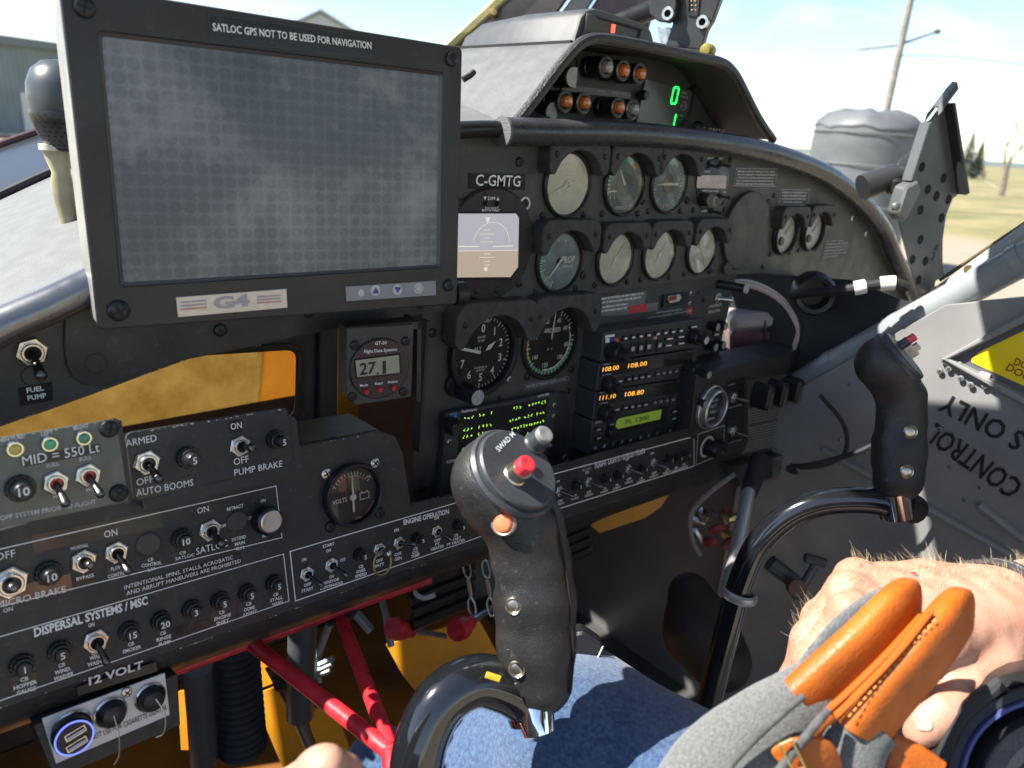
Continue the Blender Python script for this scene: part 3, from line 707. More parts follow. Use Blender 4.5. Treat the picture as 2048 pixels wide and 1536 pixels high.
def arc(mb, r0, r1, a0, a1, z, m=0, n=20, cx=0, cy=0):
    for k in range(n):
        a, b_ = a0+(a1-a0)*k/n, a0+(a1-a0)*(k+1)/n; p, q, r, s_ = pol(r0,a), pol(r0,b_), pol(r1,b_), pol(r1,a)
        mb.add([(cx+t[0], cy+t[1], z) for t in (p,q,r,s_)], [(3,2,1,0)], m)
def needle(mb, a, ln, tail, w, z, h=.0006, tip=.25, m=0, cx=0, cy=0):
    d = Vector(pol(1, a)); nn = Vector((d.y, -d.x)); c = Vector((cx, cy))
    P = [c-d*tail-nn*w*.5, c-d*tail+nn*w*.5, c+nn*w*.5, c+d*ln+nn*w*tip*.5, c+d*ln-nn*w*tip*.5, c-nn*w*.5]
    mb.prism([tuple(p) for p in P], z, z+h, m=m)
def hood_mesh(r, depth=.018):
    def f():
        pts = []; ri = 1.14*r
        for k in range(25):
            a = rad(-66+132*k/24) ; pts.append((ri*math.sin(a), ri*math.cos(a)))
        x1, yb = pts[-1]; ox = 1.40*r; ty = 1.50*r; cr = .42*r
        pts += [(x1+.06*r, yb-.10*r), (x1+.2*r, yb-.12*r), (ox-.05*r, yb-.02*r), (ox, yb+.12*r)]
        for k in range(7): a = rad(90*k/6); pts.append((ox-cr+cr*math.cos(a), ty-cr+cr*math.sin(a)))
        for k in range(7): a = rad(90+90*k/6); pts.append((-ox+cr+cr*math.cos(a), ty-cr+cr*math.sin(a)))
        x0 = -x1; pts += [(-ox, yb+.12*r), (-ox+.05*r, yb-.02*r), (x0-.2*r, yb-.12*r), (x0-.06*r, yb-.10*r)]
        b = MB(); b.prism(pts, 0, depth, .0010); return b.mesh('gauge_hood', WRINKLE, 30)
    return cached(('hood', round(r,5), depth), f)
def bezel_mesh(r):
    def f():
        b = MB(); b.lathe([(r*1.12,0),(r*1.12,.0032),(r*1.07,.0050),(r*1.02,.0050),(r*.99,.0010)], 48); return b.mesh('bezel', BEZEL)
    return cached(('bezel', round(r,5)), f)
def gauge(fr, x, y, r, name, label, dial, n=0.0, hood=True, group=None, screws=True, hdepth=.018, cat='gauge', glass=True):
    th = Thing(fr, x, y, name, label, cat, n, group); th.r = r
    th.part('bezel', bezel_mesh(r), None)
    b = MB(); b.lathe([(r*.995,.0010),(0,.0010)], 48); th.part('dial', b, dial, smooth=0)
    if glass:
        def f(): q = MB(); q.lathe([(r*.99,.0040),(r*.6,.0044),(0,.0046)], 32); return q.mesh('cover_glass', GLASS)
        th.part('cover_glass', cached(('gg', round(r,5)), f), None)
    if hood:
        h = th.part('gauge_hood', hood_mesh(r, hdepth), None)
        for sx in (-1, 1): link('screw', screw_mesh(.0030, SCREWBK), h, (sx*1.12*r, .98*r, hdepth), random.uniform(0,1.5))
    if screws:
        for sx in (-1, 1): th.part('screw', screw_mesh(.0036, SCREWBK), None, None, (sx*.98*r, -1.02*r, 0), random.uniform(0,1.5))
    return th
HUBW = WHITE
R1 = .0305; R2 = .0282
# torque
g = gauge(FA, 1133, 369, R1, 'torque_gauge', 'torque gauge with glare-paled cream face under a hood, leftmost of the top row', CREAMGLARE, group='hooded engine gauges')
mb = MB(); ticks(mb, .84*R1, .95*R1, -120, 130, 26, .0005, .0013, major=5, rmaj=.74*R1); g.part('tick_marks', mb, WHITE, smooth=0)
TL(g, 'TORQUE', -.1*R1, .42*R1, .0052); TL(g, 'FT/LB', -.12*R1, -.34*R1, .0048); TL(g, 'X100', .0, -.66*R1, .0032); TL(g, '4', .6*R1, .05*R1, .005)
mb = MB(); needle(mb, 248, .92*R1, .38*R1, .0017, .0019, tip=.5); mb.lathe([(.0046,.0018),(.0046,.0026),(.0030,.0028),(.0026,.0020)], 20); g.part('needle', mb, mat('cream_needle', (.74,.73,.62), .5))
# ITT
g = gauge(FA, 1247, 370, R1, 'temperature_gauge', 'turbine temperature gauge with grey-green glare face and green arc, middle of the top row', TEALGLARE, group='hooded engine gauges')
mb = MB(); arc(mb, .78*R1, .92*R1, -30, 15, .0013, 0); g.part('green_arc', mb, GREEN, smooth=0)
mb = MB(); arc(mb, .74*R1, .80*R1, 15, 40, .0013, 0); g.part('yellow_arc', mb, YELLOWP, smooth=0)
mb = MB(); ticks(mb, .80*R1, .92*R1, 18, 150, 26, .0005, .0014); ticks(mb, .76*R1, .94*R1, -110, -50, 7, .0011, .0014); g.part('tick_marks', mb, WHITE, smooth=0)
mb = MB(); ticks(mb, .80*R1, .92*R1, 95, 125, 6, .0007, .0015); g.part('red_marks', mb, REDP, smooth=0)
TL(g, 'ITT', -.62*R1, -.34*R1, .0085); TL(g, 'DEGREES C', -.05*R1, -.80*R1, .0032)
mb = MB(); needle(mb, -32, .62*R1, 0, .0032, .0019); g.part('needle', mb, mat('cream_needle'))
mb = MB(); mb.lathe([(.44*R1,.0012),(.44*R1,.0018),(.40*R1,.0021),(0,.0021)], 32); g.part('hub_disc', mb, mat('hub_grey', (.15,.16,.155), .4))
# NG
g = gauge(FA, 1336, 368, R1, 'speed_gauge', 'turbine speed gauge with blue-grey glare face and brown hub, right of the top row', mat('dial_blue_glare', (.20,.26,.265), .4, var=.2, vscale=50), group='hooded engine gauges')  # blue-grey of the face is painted glare
mb = MB(); arc(mb, .76*R1, .93*R1, -20, 18, .0013, 0); g.part('green_arc', mb, GREEN, smooth=0)
mb = MB(); ticks(mb, .80*R1, .92*R1, -170, 150, 40, .0006, .0014, major=4, rmaj=.72*R1); g.part('tick_marks', mb, WHITE, smooth=0)
TL(g, 'N', .55*R1, .22*R1, .006); TL(g, 'G', .70*R1, -.02*R1, .005); TL(g, '% RPM', 0, -.80*R1, .0034)
mb = MB(); needle(mb, 268, .78*R1, .55*R1, .0030, .0022); g.part('needle', mb, mat('cream_needle'))
mb = MB(); mb.lathe([(.36*R1,.0012),(.36*R1,.0018),(.3*R1,.0021),(0,.0021)], 32); g.part('hub_disc', mb, mat('hub_brown', (.20,.165,.14), .4))
# PROP
g = gauge(FA, 1117, 523, R1, 'propeller_gauge', 'propeller speed gauge with pale blue glare face and green rim, first of the lower row', mat('dial_pale_blue_glare', (.22,.275,.285), .4, var=.3, vscale=60), group='hooded engine gauges')  # face colour holds the pale blue reflection
mb = MB(); arc(mb, .86*R1, .95*R1, -150, -60, .0013, 0); g.part('green_arc', mb, GREEN, smooth=0)
mb = MB(); ticks(mb, .78*R1, .93*R1, -160, 60, 36, .0006, .0014, major=4, rmaj=.7*R1); g.part('tick_marks', mb, WHITE, smooth=0)
TL(g, 'PROP', .42*R1, .06*R1, .0068, bold=.03); TL(g, 'RPM X 100', .42*R1, -.18*R1, .0026)
mb = MB(); needle(mb, 222, .75*R1, .1*R1, .0030, .0022); g.part('needle', mb, mat('cream_needle')); mb = MB(); mb.lathe([(.13*R1,.0012),(.12*R1,.0026),(0,.0027)], 20); g.part('hub_disc', mb, BEZEL)
# three small pressure and temperature gauges
for (x, y, nm, lab, an, sub) in [(1228,517,'oil_gauge','cream round gauge with a slanted needle, second of the lower row',38,'OIL'),
                             (1316,509,'fuel_gauge','cream round gauge with a slanted needle, third of the lower row',36,'FUEL'),
                             (1401,501,'pressure_gauge','cream round gauge with crossed needles, last of the lower row',150,'PSI')]:
    g = gauge(FA, x, y, R2, nm, lab, CREAMGLARE, group='hooded engine gauges')
    mb = MB(); ticks(mb, .80*R2, .93*R2, 40, 150, 9, .0005, .0013); ticks(mb, .80*R2, .93*R2, -150, -40, 9, .0005, .0013); g.part('tick_marks', mb, WHITE, smooth=0)
    mb = MB(); needle(mb, an, .80*R2, .42*R2, .0014, .0019, tip=.5)
    if an == 150: needle(mb, 205, .5*R2, .3*R2, .0013, .0026, cx=-.3*R2)
    mb.lathe([(.0032,.0015),(.0030,.0030),(0,.0032)], 16); g.part('needle', mb, mat('cream_needle'))
    TL(g, sub, -.35*R2, .30*R2, .0036); TL(g, 'TEMP' if sub == 'OIL' else 'PRESS', -.2*R2, -.42*R2, .0032)
# two deep-set gauges at the right
TAN = mat('dial_tan_white', (.42,.39,.35), .5, var=.1, vscale=60)
for i, (x, y, lab) in enumerate([(1567,468,'white-faced deep-set gauge in the shade, left of the right pair'), (1622,463,'white-faced deep-set gauge in the shade, right of the right pair')]):
    g = gauge(FA, x, y, .0270, 'quantity_gauge', lab, TAN, group='pair of deep-set gauges', glass=False, hdepth=.016)
    mb = MB(); ticks(mb, .75*.027, .9*.027, -50, 50, 7, .0007, .0014); needle(mb, 40, .018, 0, .0012, .002); g.part('tick_marks', mb, BEZEL, smooth=0)
    mb = MB(); mb.lathe([(.0062,.0012),(.0060,.0035),(.004,.004),(0,.004)], 20, -.006, -.010); g.part('hub_disc', mb, BEZEL)
    b = MB(); b.frame(circle(.0295, 40), circle(.0268, 40), .004, .008, ch=.001); g.part('raised_rim', b, BEZEL)
# blanking cover
g = Thing(FA, 1487, 461, 'blanking_cover', 'large plain round grey-black cover plate between the gauges', 'cover')
pts = circle(.0520, 64); b = MB(); b.prism(pts, 0, .0065, .0012); g.part('cover_disc', b, mat('satin_cover', (.040,.039,.037), .5, var=.12, vscale=30, rvar=.1))
b = MB(); b.prism(rr(-.012,.012,-.0085,.0085,.006), 0, .006, .001); o = g.part('tab', b, mat('satin_cover')); lx, ly = g.l(1452, 531); o.location = (lx, ly, 0); o.rotation_euler.z = rad(40)
for x, y in [(1538,403),(1444,404),(1525,534),(1417,543)]: screw(g, x, y, .0036)
# fuel flow computer
FF = Thing(FA, 1425, 370, 'fuel_flow_indicator', 'black fuel flow indicator with pinkish window, knob and small toggles', 'instrument')
b = MB(); b.lathe([(.0330,0),(.0330,.0012),(.0318,.0018),(0,.0018)], 56); FF.part('face', b, BEZEL)
b = MB(); b.prism(FF.L([(1395,350),(1453,351),(1451,377),(1393,376)], .002), .0018, .0024, .0003); FF.part('window', b, mat('pink_lcd', (.50,.42,.40), .3, var=.2, vscale=60))
T(FF, 'FUEL FLOW', (1400,345), (1420,346), 4.2, z=.0022); T(FF, 'AMOUNT FUEL TO DEST', (1404,383), (1437,384), 3.2, z=.0022); T(FF, 'USED', (1402,424), (1414,424), 3.6, z=.0022)
T(FF, 'RESET', (1415,318), (1427,318), 3, z=.0022); T(FF, 'TEST', (1437,319), (1446,319), 3, z=.0022); T(FF, 'TIME', (1446,386), (1452,386), 3, z=.0022)
for x, y, ax in [(1418,330,.5),(1440,329,.9),(1440,392,.9),(1423,422,.4)]: toggle(FF, x, y, .0040, ax, -.15, .013, BEZEL, BEZEL, z=.0018, lr=.0022)
knob(FF, 1404, 398, .0085, .012, z=.0018); knob(FF, 1426, 402, .0058, .006, DWHITE, BEZEL, z=.0018, name='ring_button')
for x, y in [(1460,320),(1386,420),(1449,420),(1467,401)]: screw(FF, x, y, .0036)

# ---- attitude display
def screen_mat(name, c, s_=1.0, rough=.25):
    return mat(name, tri(c, .35), rough, emit=c, estr=s_)
AD = Thing(FA, 978, 489, 'attitude_display', 'round black electronic attitude display with lilac sky and tan ground', 'instrument', n=.0004)
b = MB(); b.lathe([(.0545,0),(.0545,.0030),(.0528,.0046),(0,.0046)], 72); AD.part('bezel', b, mat('maroon_black_bezel', (.030,.024,.024), .33, rvar=.08))
S = [(900,427),(1032,427),(1038,436),(1036,534),(1021,554),(902,555)]
b = MB(); b.frame([p for p in AD.L([(897,423),(1034,423),(1042,434),(1040,537),(1024,559),(898,560)], .005)], AD.L(S, .005), .0046, .0062, ch=.0006); AD.part('screen_surround', b, BEZEL)
hz = [(898,503),(1037,501)]
b = MB(); b.sheet(AD.L([(900,427),(1032,427),(1038,436),(1037,500),(900,503)], .005), .0050); AD.part('sky_half', b, screen_mat('screen_lilac', (.42,.41,.45), .26), smooth=0)
b = MB(); b.sheet(AD.L([(900,503.3),(1037,500.3),(1036,534),(1021,554),(902,555)], .005), .0050); AD.part('ground_half', b, screen_mat('screen_tan', (.42,.34,.265), .28), smooth=0)
PALE = mat('screen_line', (.3,.3,.28), .3, emit=(.80,.78,.66), estr=.22)
mb = MB(); P0 = AD.l(975, 503); rs = .0225
arc(mb, rs, rs+.0005, -80, 80, .0054, cx=P0[0], cy=P0[1]+.006, n=28)
line_frame(AD, [(902,502.5),(1036,500.5)], 1.2, .0054, False, mb=mb); line_frame(AD, [(918,493),(958,493)], 2.2, .0055, False, mb=mb); line_frame(AD, [(987,493),(1025,492)], 2.2, .0055, False, mb=mb)
for k, (y, w) in enumerate([(460,6),(468,14),(476,5),(484,12),(508,6),(515,15),(523,6),(530,4)]): line_frame(AD, [(974-w,y),(974+w,y-.3)], 1.2, .0054, False, mb=mb)
cx_, cy_ = AD.l(975, 441, .005); mb.add([(cx_-.003,cy_+.003,.0054),(cx_+.003,cy_+.003,.0054),(cx_,cy_-.003,.0054)], [(2,1,0)])
AD.part('symbols', mb, PALE, smooth=0)
b = MB(); b.lathe([(.0022,.0054),(0,.0054)], 16, *AD.l(971, 538, .005)); AD.part('slip_ball', b, PALE, smooth=0)
T(AD, 'DIM', (976,400), (990,400), 6.5, z=.0050); T(AD, 'PITCH SYNC', (964,425), (1000,425), 6.2, z=.0050, bold=.02)
mb = MB()
for (x, y, s_) in [(970,397,-1),(996,397,1)]:
    lx, ly = AD.l(x, y, .005); k = .0018; mb.add([(lx-k,ly-s_*k,.005),(lx+k,ly-s_*k,.005),(lx,ly+s_*k,.005)], [(0,1,2) if s_ > 0 else (2,1,0)])
line_frame(AD, [(971,413),(971,416),(996,416),(996,413)], 1.2, .005, False, mb=mb); AD.part('arrow_marks', mb, WHITE, smooth=0)
for x, y in [(971,407),(994,407)]: knob(AD, x, y, .0023, .004, z=.0046, name='button')
for x, y in [(953,583),(993,580)]: screw(AD, x, y, .0028, z=.0046)
for x, y, m_ in [(1050,407,SCREWBK),(1038,567,SCREWBK),(919,407,SCREWBK)]: screw(AD, x, y, .0042, m_)
b = MB(); b.frame(circle(.0068, 24), circle(.0045, 24), 0, .0006); o = AD.part('washer', b, NICKEL); lx, ly = AD.l(1050, 407); o.location = (lx, ly, 0)

# ---- centre stack plate
ST = Thing(FS, 846, 640, 'centre_stack_panel', 'black centre stack plate carrying altimeter, airspeed and radios', 'panel')
b = MB(); b.prism(ST.L([(846,600),(1190,560),(1480,520),(1466,585),(1448,660),(1432,744),(1404,880),(1130,960),(820,1012),(836,800)]), -.004, 0, .0006); ST.part('plate', b, BLACK)
for x, y in [(864,665),(845,976),(1143,658)]: screw(ST, x, y, .0046)
b = MB(); b.prism([(-.0015,0),(.0015,0),(.0015,-.132),(-.0015,-.132)], 0, .012); o = ST.part('edge_flange', b, BLACK2); lx, ly = ST.l(846, 636); o.location = (lx-.002, ly, 0)
# altimeter
R3 = .0385
g = gauge(FS, 962, 705, R3, 'altimeter', 'black altimeter with white numerals and two white pointers', DIALBK, hdepth=.024, screws=False, group='two large hooded flight dials')
b = MB(); b.frame(circle(R3*1.16, 48), circle(R3*1.0, 48), .0045, .010, ch=.001); g.part('raised_rim', b, BEZEL)
mb = MB(); ticks(mb, .90*R3, .98*R3, 0, 352.8, 50, .0006, .0013, major=5, rmaj=.84*R3); g.part('tick_marks', mb, WHITE, smooth=0)
for k in range(10):
    if k in (8, 9): continue
    x, y = pol(.68*R3, k*36-2); TL(g, str(k), x, y, .0082, bold=.02)
TL(g, 'ALT', -.16*R3, .12*R3, .0046); TL(g, '1000 FEET', -.05*R3, .44*R3, .0022); TL(g, '100 FEET', -.05*R3, .34*R3, .0022); TL(g, 'CALIBRATED TO', 0, -.40*R3, .0019); TL(g, '20,000 FEET', 0, -.48*R3, .0019); TL(g, 'FEET', .12*R3, .86*R3, .0026)
mb = MB(); needle(mb, -75, .86*R3, 0, .0030, .0019, tip=.9); g.part('long_pointer', mb, WHITE)
mb = MB(); d_ = Vector(pol(1, 55)); n2_ = Vector((d_.y, -d_.x)); mb.prism([tuple(d_*.004), tuple(d_*.010+n2_*.0026), tuple(d_*.0195), tuple(d_*.010-n2_*.0026)], .0027, .0033); g.part('short_pointer', mb, WHITE)
mb = MB(); needle(mb, 5, .34*R3, 0, .0012, .0023); mb.lathe([(.0028,.0015),(.0026,.0038),(0,.004)], 16); g.part('hub_disc', mb, BEZEL)
o = knob(g, 918, 778, .0088, .030, BEZEL, GREYTXT, ribs=16, z=.002, name='setting_knob', taper=1.0)
b = MB(); b.lathe([(.0125,0),(.0125,.004),(.011,.006),(0,.006)], 28); o = g.part('knob_boss', b, BEZEL); lx, ly = g.l(908, 768); o.location = (lx, ly, 0)
screw(g, 1017, 758, .0036, NICKEL)
# airspeed
g = gauge(FS, 1099, 684, R3, 'airspeed_indicator', 'black airspeed indicator with white, green and yellow arcs', DIALBK, hdepth=.024, screws=False, group='two large hooded flight dials')
def spd(v): return 40+(v-40)*1.86-14 if v >= 40 else 0
mb = MB(); ticks(mb, .84*R3, .97*R3, 22, 305, 34, .0006, .0016, major=4, rmaj=.80*R3); g.part('tick_marks', mb, WHITE, smooth=0)
mb = MB(); arc(mb, .80*R3, .85*R3, 60, 190, .0013); g.part('white_arc', mb, WHITE, smooth=0)
mb = MB(); arc(mb, .86*R3, .94*R3, 95, 238, .0014); g.part('green_arc', mb, GREEN, smooth=0)
mb = MB(); arc(mb, .88*R3, .93*R3, 238, 292, .0014); g.part('yellow_arc', mb, YELLOWP, smooth=0)
for s_, a in [('40',22),('60',55),('80',100),('100',135),('120',190),('140',235),('160',288),('180',-22)]:
    x, y = pol(.68*R3, a); TL(g, s_, x, y, .0050)
TL(g, 'AIRSPEED', .02*R3, .36*R3, .0050); TL(g, 'MPH', 0, -.2*R3, .003)
mb = MB(); needle(mb, 4, .88*R3, -.15*R3, .0021, .0020, tip=.4); g.part('needle', mb, WHITE); mb = MB(); needle(mb, 4, .16*R3, .3*R3, .0026, .0020, tip=1); mb.lathe([(.0036,.0015),(.0034,.0036),(0,.004)], 16); g.part('hub_disc', mb, BEZEL)
for x, y in [(1054,753),(1142,738)]: screw(g, x, y, .0045)
pl = placard(ST, [(1048,770),(1136,753),(1136,760.5),(1049,779)], BLACK2, GREYTXT, bw=.8)
T(ST, 'WINTER EXTENDED EQUIP # 42 INC.', (1051,776.5), (1133,759.5), 5, DWHITE, z=.0013, parent=pl)
screw(ST, 998, 794, .003)

# ---- radio transceiver with green read-out
TR = Thing(FS, 885, 822, 'radio_transceiver', 'wide black radio transceiver with rows of yellow-green characters', 'radio', n=.001)
b = MB(); b.prism(TR.L([(884,824),(1098,784),(1125,783),(1134,800),(1138,830),(1130,880),(1112,915),(1090,950),(868,1000),(876,900)]), 0, .0030, .0008); TR.part('adapter_plate', b, BLACK2)
b = MB(); b.prism(TR.L([(886,823),(1112,781),(1084,948),(872,1000)], .004), .0031, .0100, .0010); TR.part('faceplate', b, mat('radio_face', (.038,.040,.042), .45, rvar=.08))
SC = TR.L([(921,827),(1097,795),(1085,880),(915,922)], .0102); b = MB(); b.prism(SC, .0100, .0107, .0003); TR.part('display', b, mat('lcd_dark', (.016,.016,.017), .2))
LIME = mat('lime_characters', (.1,.2,.01), .4, emit=(.42,.80,.06), estr=.4)
mb = MB(); rn = random.Random(21)
def led_row(th, p0, p1, n, gaps, h, z, mb):
    for k in range(n):
        if k in gaps: continue
        t = k/(n-1); x = p0[0]+(p1[0]-p0[0])*t; y = p0[1]+(p1[1]-p0[1])*t; lx, ly = th.l(x, y, z); s_ = th.sc(x, y, z)
        w, hh_ = 4.6*s_, h*s_
        for _ in range(4):
            a, c_ = rn.uniform(-.5,.25)*w, rn.uniform(-.5,.3)*hh_; mb.add([(lx+a,ly+c_,z),(lx+a+.38*w,ly+c_,z),(lx+a+.38*w,ly+c_+.3*hh_,z),(lx+a,ly+c_+.3*hh_,z)], [(0,1,2,3)])
for p0, p1, n, gaps in [((930,837),(982,826),8,(3,6)), ((928,861),(981,850),8,(3,)), ((927,875),(980,864),8,(3,)), ((926,899),(936,896),3,()), ((1028,817),(1090,804),11,(3,4)), ((1020,842),(1087,825),12,(4,8)), ((1025,858),(1086,843),12,()), ((1055,868),(1084,861),4,(1,2))]:
    led_row(TR, p0, p1, n, gaps, 6.5, .0110, mb)
TR.part('characters', mb, LIME, smooth=0)
T(TR, 'Technisonic', (922,826), (954,821), 6, z=.0103); T(TR, 'TDFM-7000', (1074,796), (1098,790), 5, z=.0103); T(TR, 'COM3', (893,927), (914,923), 6, z=.0103)
T(TR, 'TS', (897,837), (914,834), 9, mat('sky_blue_print', (.05,.25,.5), .5), z=.0104, bold=.05)
knob(TR, 897, 849, .0085, .016, ribs=18, z=.010)
for x, y in [(897,884),(1107,832),(1100,893),(1108,810)]: screw(TR, x, y, .0032, STEEL, z=.010)
b = MB(); b.frame(circle(.0062, 24), circle(.0035, 24), 0, .002, ch=.0004); o = ST.part('grommet', b, STEEL); lx, ly = ST.l(1129, 916); o.location = (lx, ly, .001)
for x, y in [(1135,782),(1125,888),(880,980)]: screw(ST, x, y, .0042)

# ---- accelerometer on its bracket
AC = Thing(FGT, 757, 738, 'accelerometer', 'square black accelerometer box reading 27.1 on its grey display', 'instrument')
b = MB(); b.prism(AC.L([(694,656),(828,648),(823,794),(712,811),(692,793)]), -.018, 0, .0008); AC.part('box', b, BLACK)
b = MB(); b.lathe([(.0262,.0003),(.0262,.0022),(.0252,.0030),(0,.0030)], 56); o = AC.part('face', b, mat('maroon_black_face', (.028,.020,.024), .36)); lx, ly = AC.l(758, 736); o.location = (lx, ly, 0)
b = MB(); b.prism(AC.L([(708,718),(800,706),(803,748),(712,758)], .003), .0030, .0040, .0006); AC.part('display_frame', b, BEZEL)
b = MB(); b.prism(AC.L([(711,721),(797,710),(799,745),(714,754)], .004), .0040, .0043); AC.part('display', b, mat('grey_lcd', (.30,.31,.22), .35, var=.08, vscale=40))
T(AC, '27', (719,750), (752,746), 24, mat('lcd_ink', (.012,.014,.012), .5), z=.0046, bold=.02); T(AC, '1', (765,746.5), (772,745.6), 25, mat('lcd_ink'), z=.0046, bold=.035)
b = MB(); lx, ly = AC.l(756, 747, .0046); b.box(lx-.0009, lx+.0009, ly-.0009, ly+.0009, .0043, .0046); AC.part('decimal_point', b, mat('lcd_ink'))
T(AC, 'GT-50', (750,690), (773,688.5), 6.5, z=.0034); T(AC, 'Flight Data Systems', (728,706.5), (794,701.5), 6.6, z=.0034)
for s_, x in [('Mode',720), ('Reset',750), ('Action',775)]: T(AC, s_, (x,774-(x-720)*.13), (x+ (16 if s_ != 'Action' else 20), 772-(x-720)*.13), 5.5, z=.0034)
for x, y in [(731,782),(758,778),(785,775)]: knob(AC, x, y, .0022, .0035, REDP, z=.003, name='button')
for x, y in [(709,690),(811,682),(704,793),(806,783)]: screw(AC, x, y, .0040)
b = MB(); b.prism(AC.L([(694,650),(838,640),(838,655),(694,656)], -.008), -.020, -.003); AC.part('bracket', b, BLACK2)
b = MB(); b.prism(AC.L([(830,640),(838,640),(836,800),(828,800)], -.008), -.030, -.003); AC.part('bracket_side', b, BLACK2)

# ================================================================== NAVIGATION DISPLAY
def dot_screen():
    m = bpy.data.materials.new('dotted_grey_screen'); m.use_nodes = True; n = m.node_tree.nodes; l = m.node_tree.links; b = n['Principled BSDF']
    tc = n.new('ShaderNodeTexCoord'); k = 1/.0088
    def lat(off):
        mp = n.new('ShaderNodeMapping'); mp.inputs['Scale'].default_value = (k,k*1.06,0); mp.inputs['Location'].default_value = (off,off,0); l.new(tc.outputs['Object'], mp.inputs[0])
        fr = n.new('ShaderNodeVectorMath'); fr.operation = 'FRACTION'; l.new(mp.outputs[0], fr.inputs[0])
        sb = n.new('ShaderNodeVectorMath'); sb.operation = 'SUBTRACT'; l.new(fr.outputs[0], sb.inputs[0]); sb.inputs[1].default_value = (.5,.5,0); sq_ = n.new('ShaderNodeVectorMath'); sq_.operation = 'MULTIPLY'; sq_.inputs[1].default_value = (1,1,0); l.new(sb.outputs[0], sq_.inputs[0]); sb = sq_
        ln = n.new('ShaderNodeVectorMath'); ln.operation = 'LENGTH'; l.new(sb.outputs[0], ln.inputs[0]); return ln.outputs['Value']
    mn = n.new('ShaderNodeMath'); mn.operation = 'MINIMUM'; l.new(lat(0.0), mn.inputs[0]); mn.inputs[1].default_value = 1.0
    mr = n.new('ShaderNodeMapRange'); mr.inputs[1].default_value = .40; mr.inputs[2].default_value = .50; l.new(mn.outputs[0], mr.inputs[0])
    nz = n.new('ShaderNodeTexNoise'); nz.inputs['Scale'].default_value = 9; nz.inputs['Detail'].default_value = 6; l.new(tc.outputs['Object'], nz.inputs['Vector'])
    rp = n.new('ShaderNodeValToRGB'); l.new(nz.outputs[0], rp.inputs[0]); rp.color_ramp.elements[0].position = .36; rp.color_ramp.elements[1].position = .72
    rp.color_ramp.elements[0].color = (.036,.055,.075,1); rp.color_ramp.elements[1].color = (.135,.150,.170,1)
    mu = n.new('ShaderNodeMixRGB'); mu.blend_type = 'MULTIPLY'; mu.inputs[0].default_value = 1.0; l.new(rp.outputs[0], mu.inputs[1])
    cm = n.new('ShaderNodeMapRange'); cm.inputs[3].default_value = .80; cm.inputs[4].default_value = 1.16; l.new(mr.outputs[0], cm.inputs[0]); l.new(cm.outputs[0], mu.inputs[2])
    n2 = n.new('ShaderNodeTexNoise'); n2.inputs['Scale'].default_value = 13; n2.inputs['Detail'].default_value = 10; n2.inputs['Roughness'].default_value = .7; l.new(tc.outputs['Object'], n2.inputs['Vector'])
    sm = n.new('ShaderNodeMapRange'); sm.inputs[1].default_value = .50; sm.inputs[2].default_value = .72; sm.inputs[4].default_value = .70; l.new(n2.outputs[0], sm.inputs[0])
    mx = n.new('ShaderNodeMixRGB'); l.new(sm.outputs[0], mx.inputs[0]); l.new(mu.outputs[0], mx.inputs[1]); mx.inputs[2].default_value = (.29,.30,.29,1)
    l.new(mx.outputs[0], b.inputs['Base Color'])
    rr_ = n.new('ShaderNodeMapRange'); rr_.inputs[3].default_value = .16; rr_.inputs[4].default_value = .42; l.new(n2.outputs[0], rr_.inputs[0]); l.new(rr_.outputs[0], b.inputs['Roughness'])
    b.inputs['Specular IOR Level'].default_value = .6
    return m
GP = Thing(FG, 555, 330, 'navigation_display', 'large black navigation display with a blank dotted grey screen', 'display')
OUT = [(116,-37),(925,95),(914,608),(196,660)]; INN = [(196,62),(886,146),(881,534),(242,573)]
def rpoly(pts, r, n=4):
    out = []; N_ = len(pts)
    for i in range(N_):
        p = Vector(pts[i]); a = (Vector(pts[i-1])-p).normalized(); c = (Vector(pts[(i+1) % N_])-p).normalized()
        for k in range(n+1): t = k/n; out.append(tuple((p+a*r)*(1-t)**2+p*2*t*(1-t)+(p+c*r)*t*t))
    return out
o2 = rpoly(GP.L(OUT), .004); i2 = rpoly(GP.L(INN), .003)
b = MB(); b.frame(o2, i2, -.0030, .0, ch=.0008); GP.part('front_frame', b, GPSBLK)
b = MB(); b.prism(inset(o2 if area2(o2) > 0 else o2[::-1], .0008), -.046, -.0032, 0); 
GP.part('housing', b, mat('gps_housing_sunlit', (.28,.275,.25), .5, .3, var=.2, vscale=30))  # paler than the black frame: sun on its left side painted in
i3 = rpoly(GP.L([(204,72),(881,151),(876,530),(249,566)]), .002)
b = MB(); n_ = len(i2); A_ = i2 if area2(i2) > 0 else i2[::-1]; B_ = i3 if area2(i3) > 0 else i3[::-1]
b.add([(x,y,-.0010) for x,y in A_]+[(x,y,-.0029) for x,y in B_], [(i, (i+1) % n_, n_+(i+1) % n_, n_+i) for i in range(n_)]); GP.part('bevel', b, mat('bevel_grey', (.085,.08,.08), .4, .2), smooth=0)
b = MB(); b.sheet(B_, -.0026); GP.part('screen', b, dot_screen(), smooth=0)
for x, y, r, m_ in [(168,15,.0058,BEZEL),(902,119,.0052,BEZEL),(896,571,.0050,SCREWBK),(237,621,.0068,SCREWBK)]: screw(GP, x, y, r, m_, z=.0)
pl = placard(GP, [(416,28),(752,77),(750,116),(418,81)], TAPE, mat('tape_edge', (.05,.052,.06), .3), z=.0002, bw=1.0)
T(GP, 'SATLOC GPS NOT TO BE USED FOR NAVIGATION', (426,61), (743,98), 13, z=.0012, parent=pl, bold=.02)
PLT = mat('brushed_badge', (.55,.50,.44), .42, .5, var=.12, vscale=120, stretch=(1,14,1))
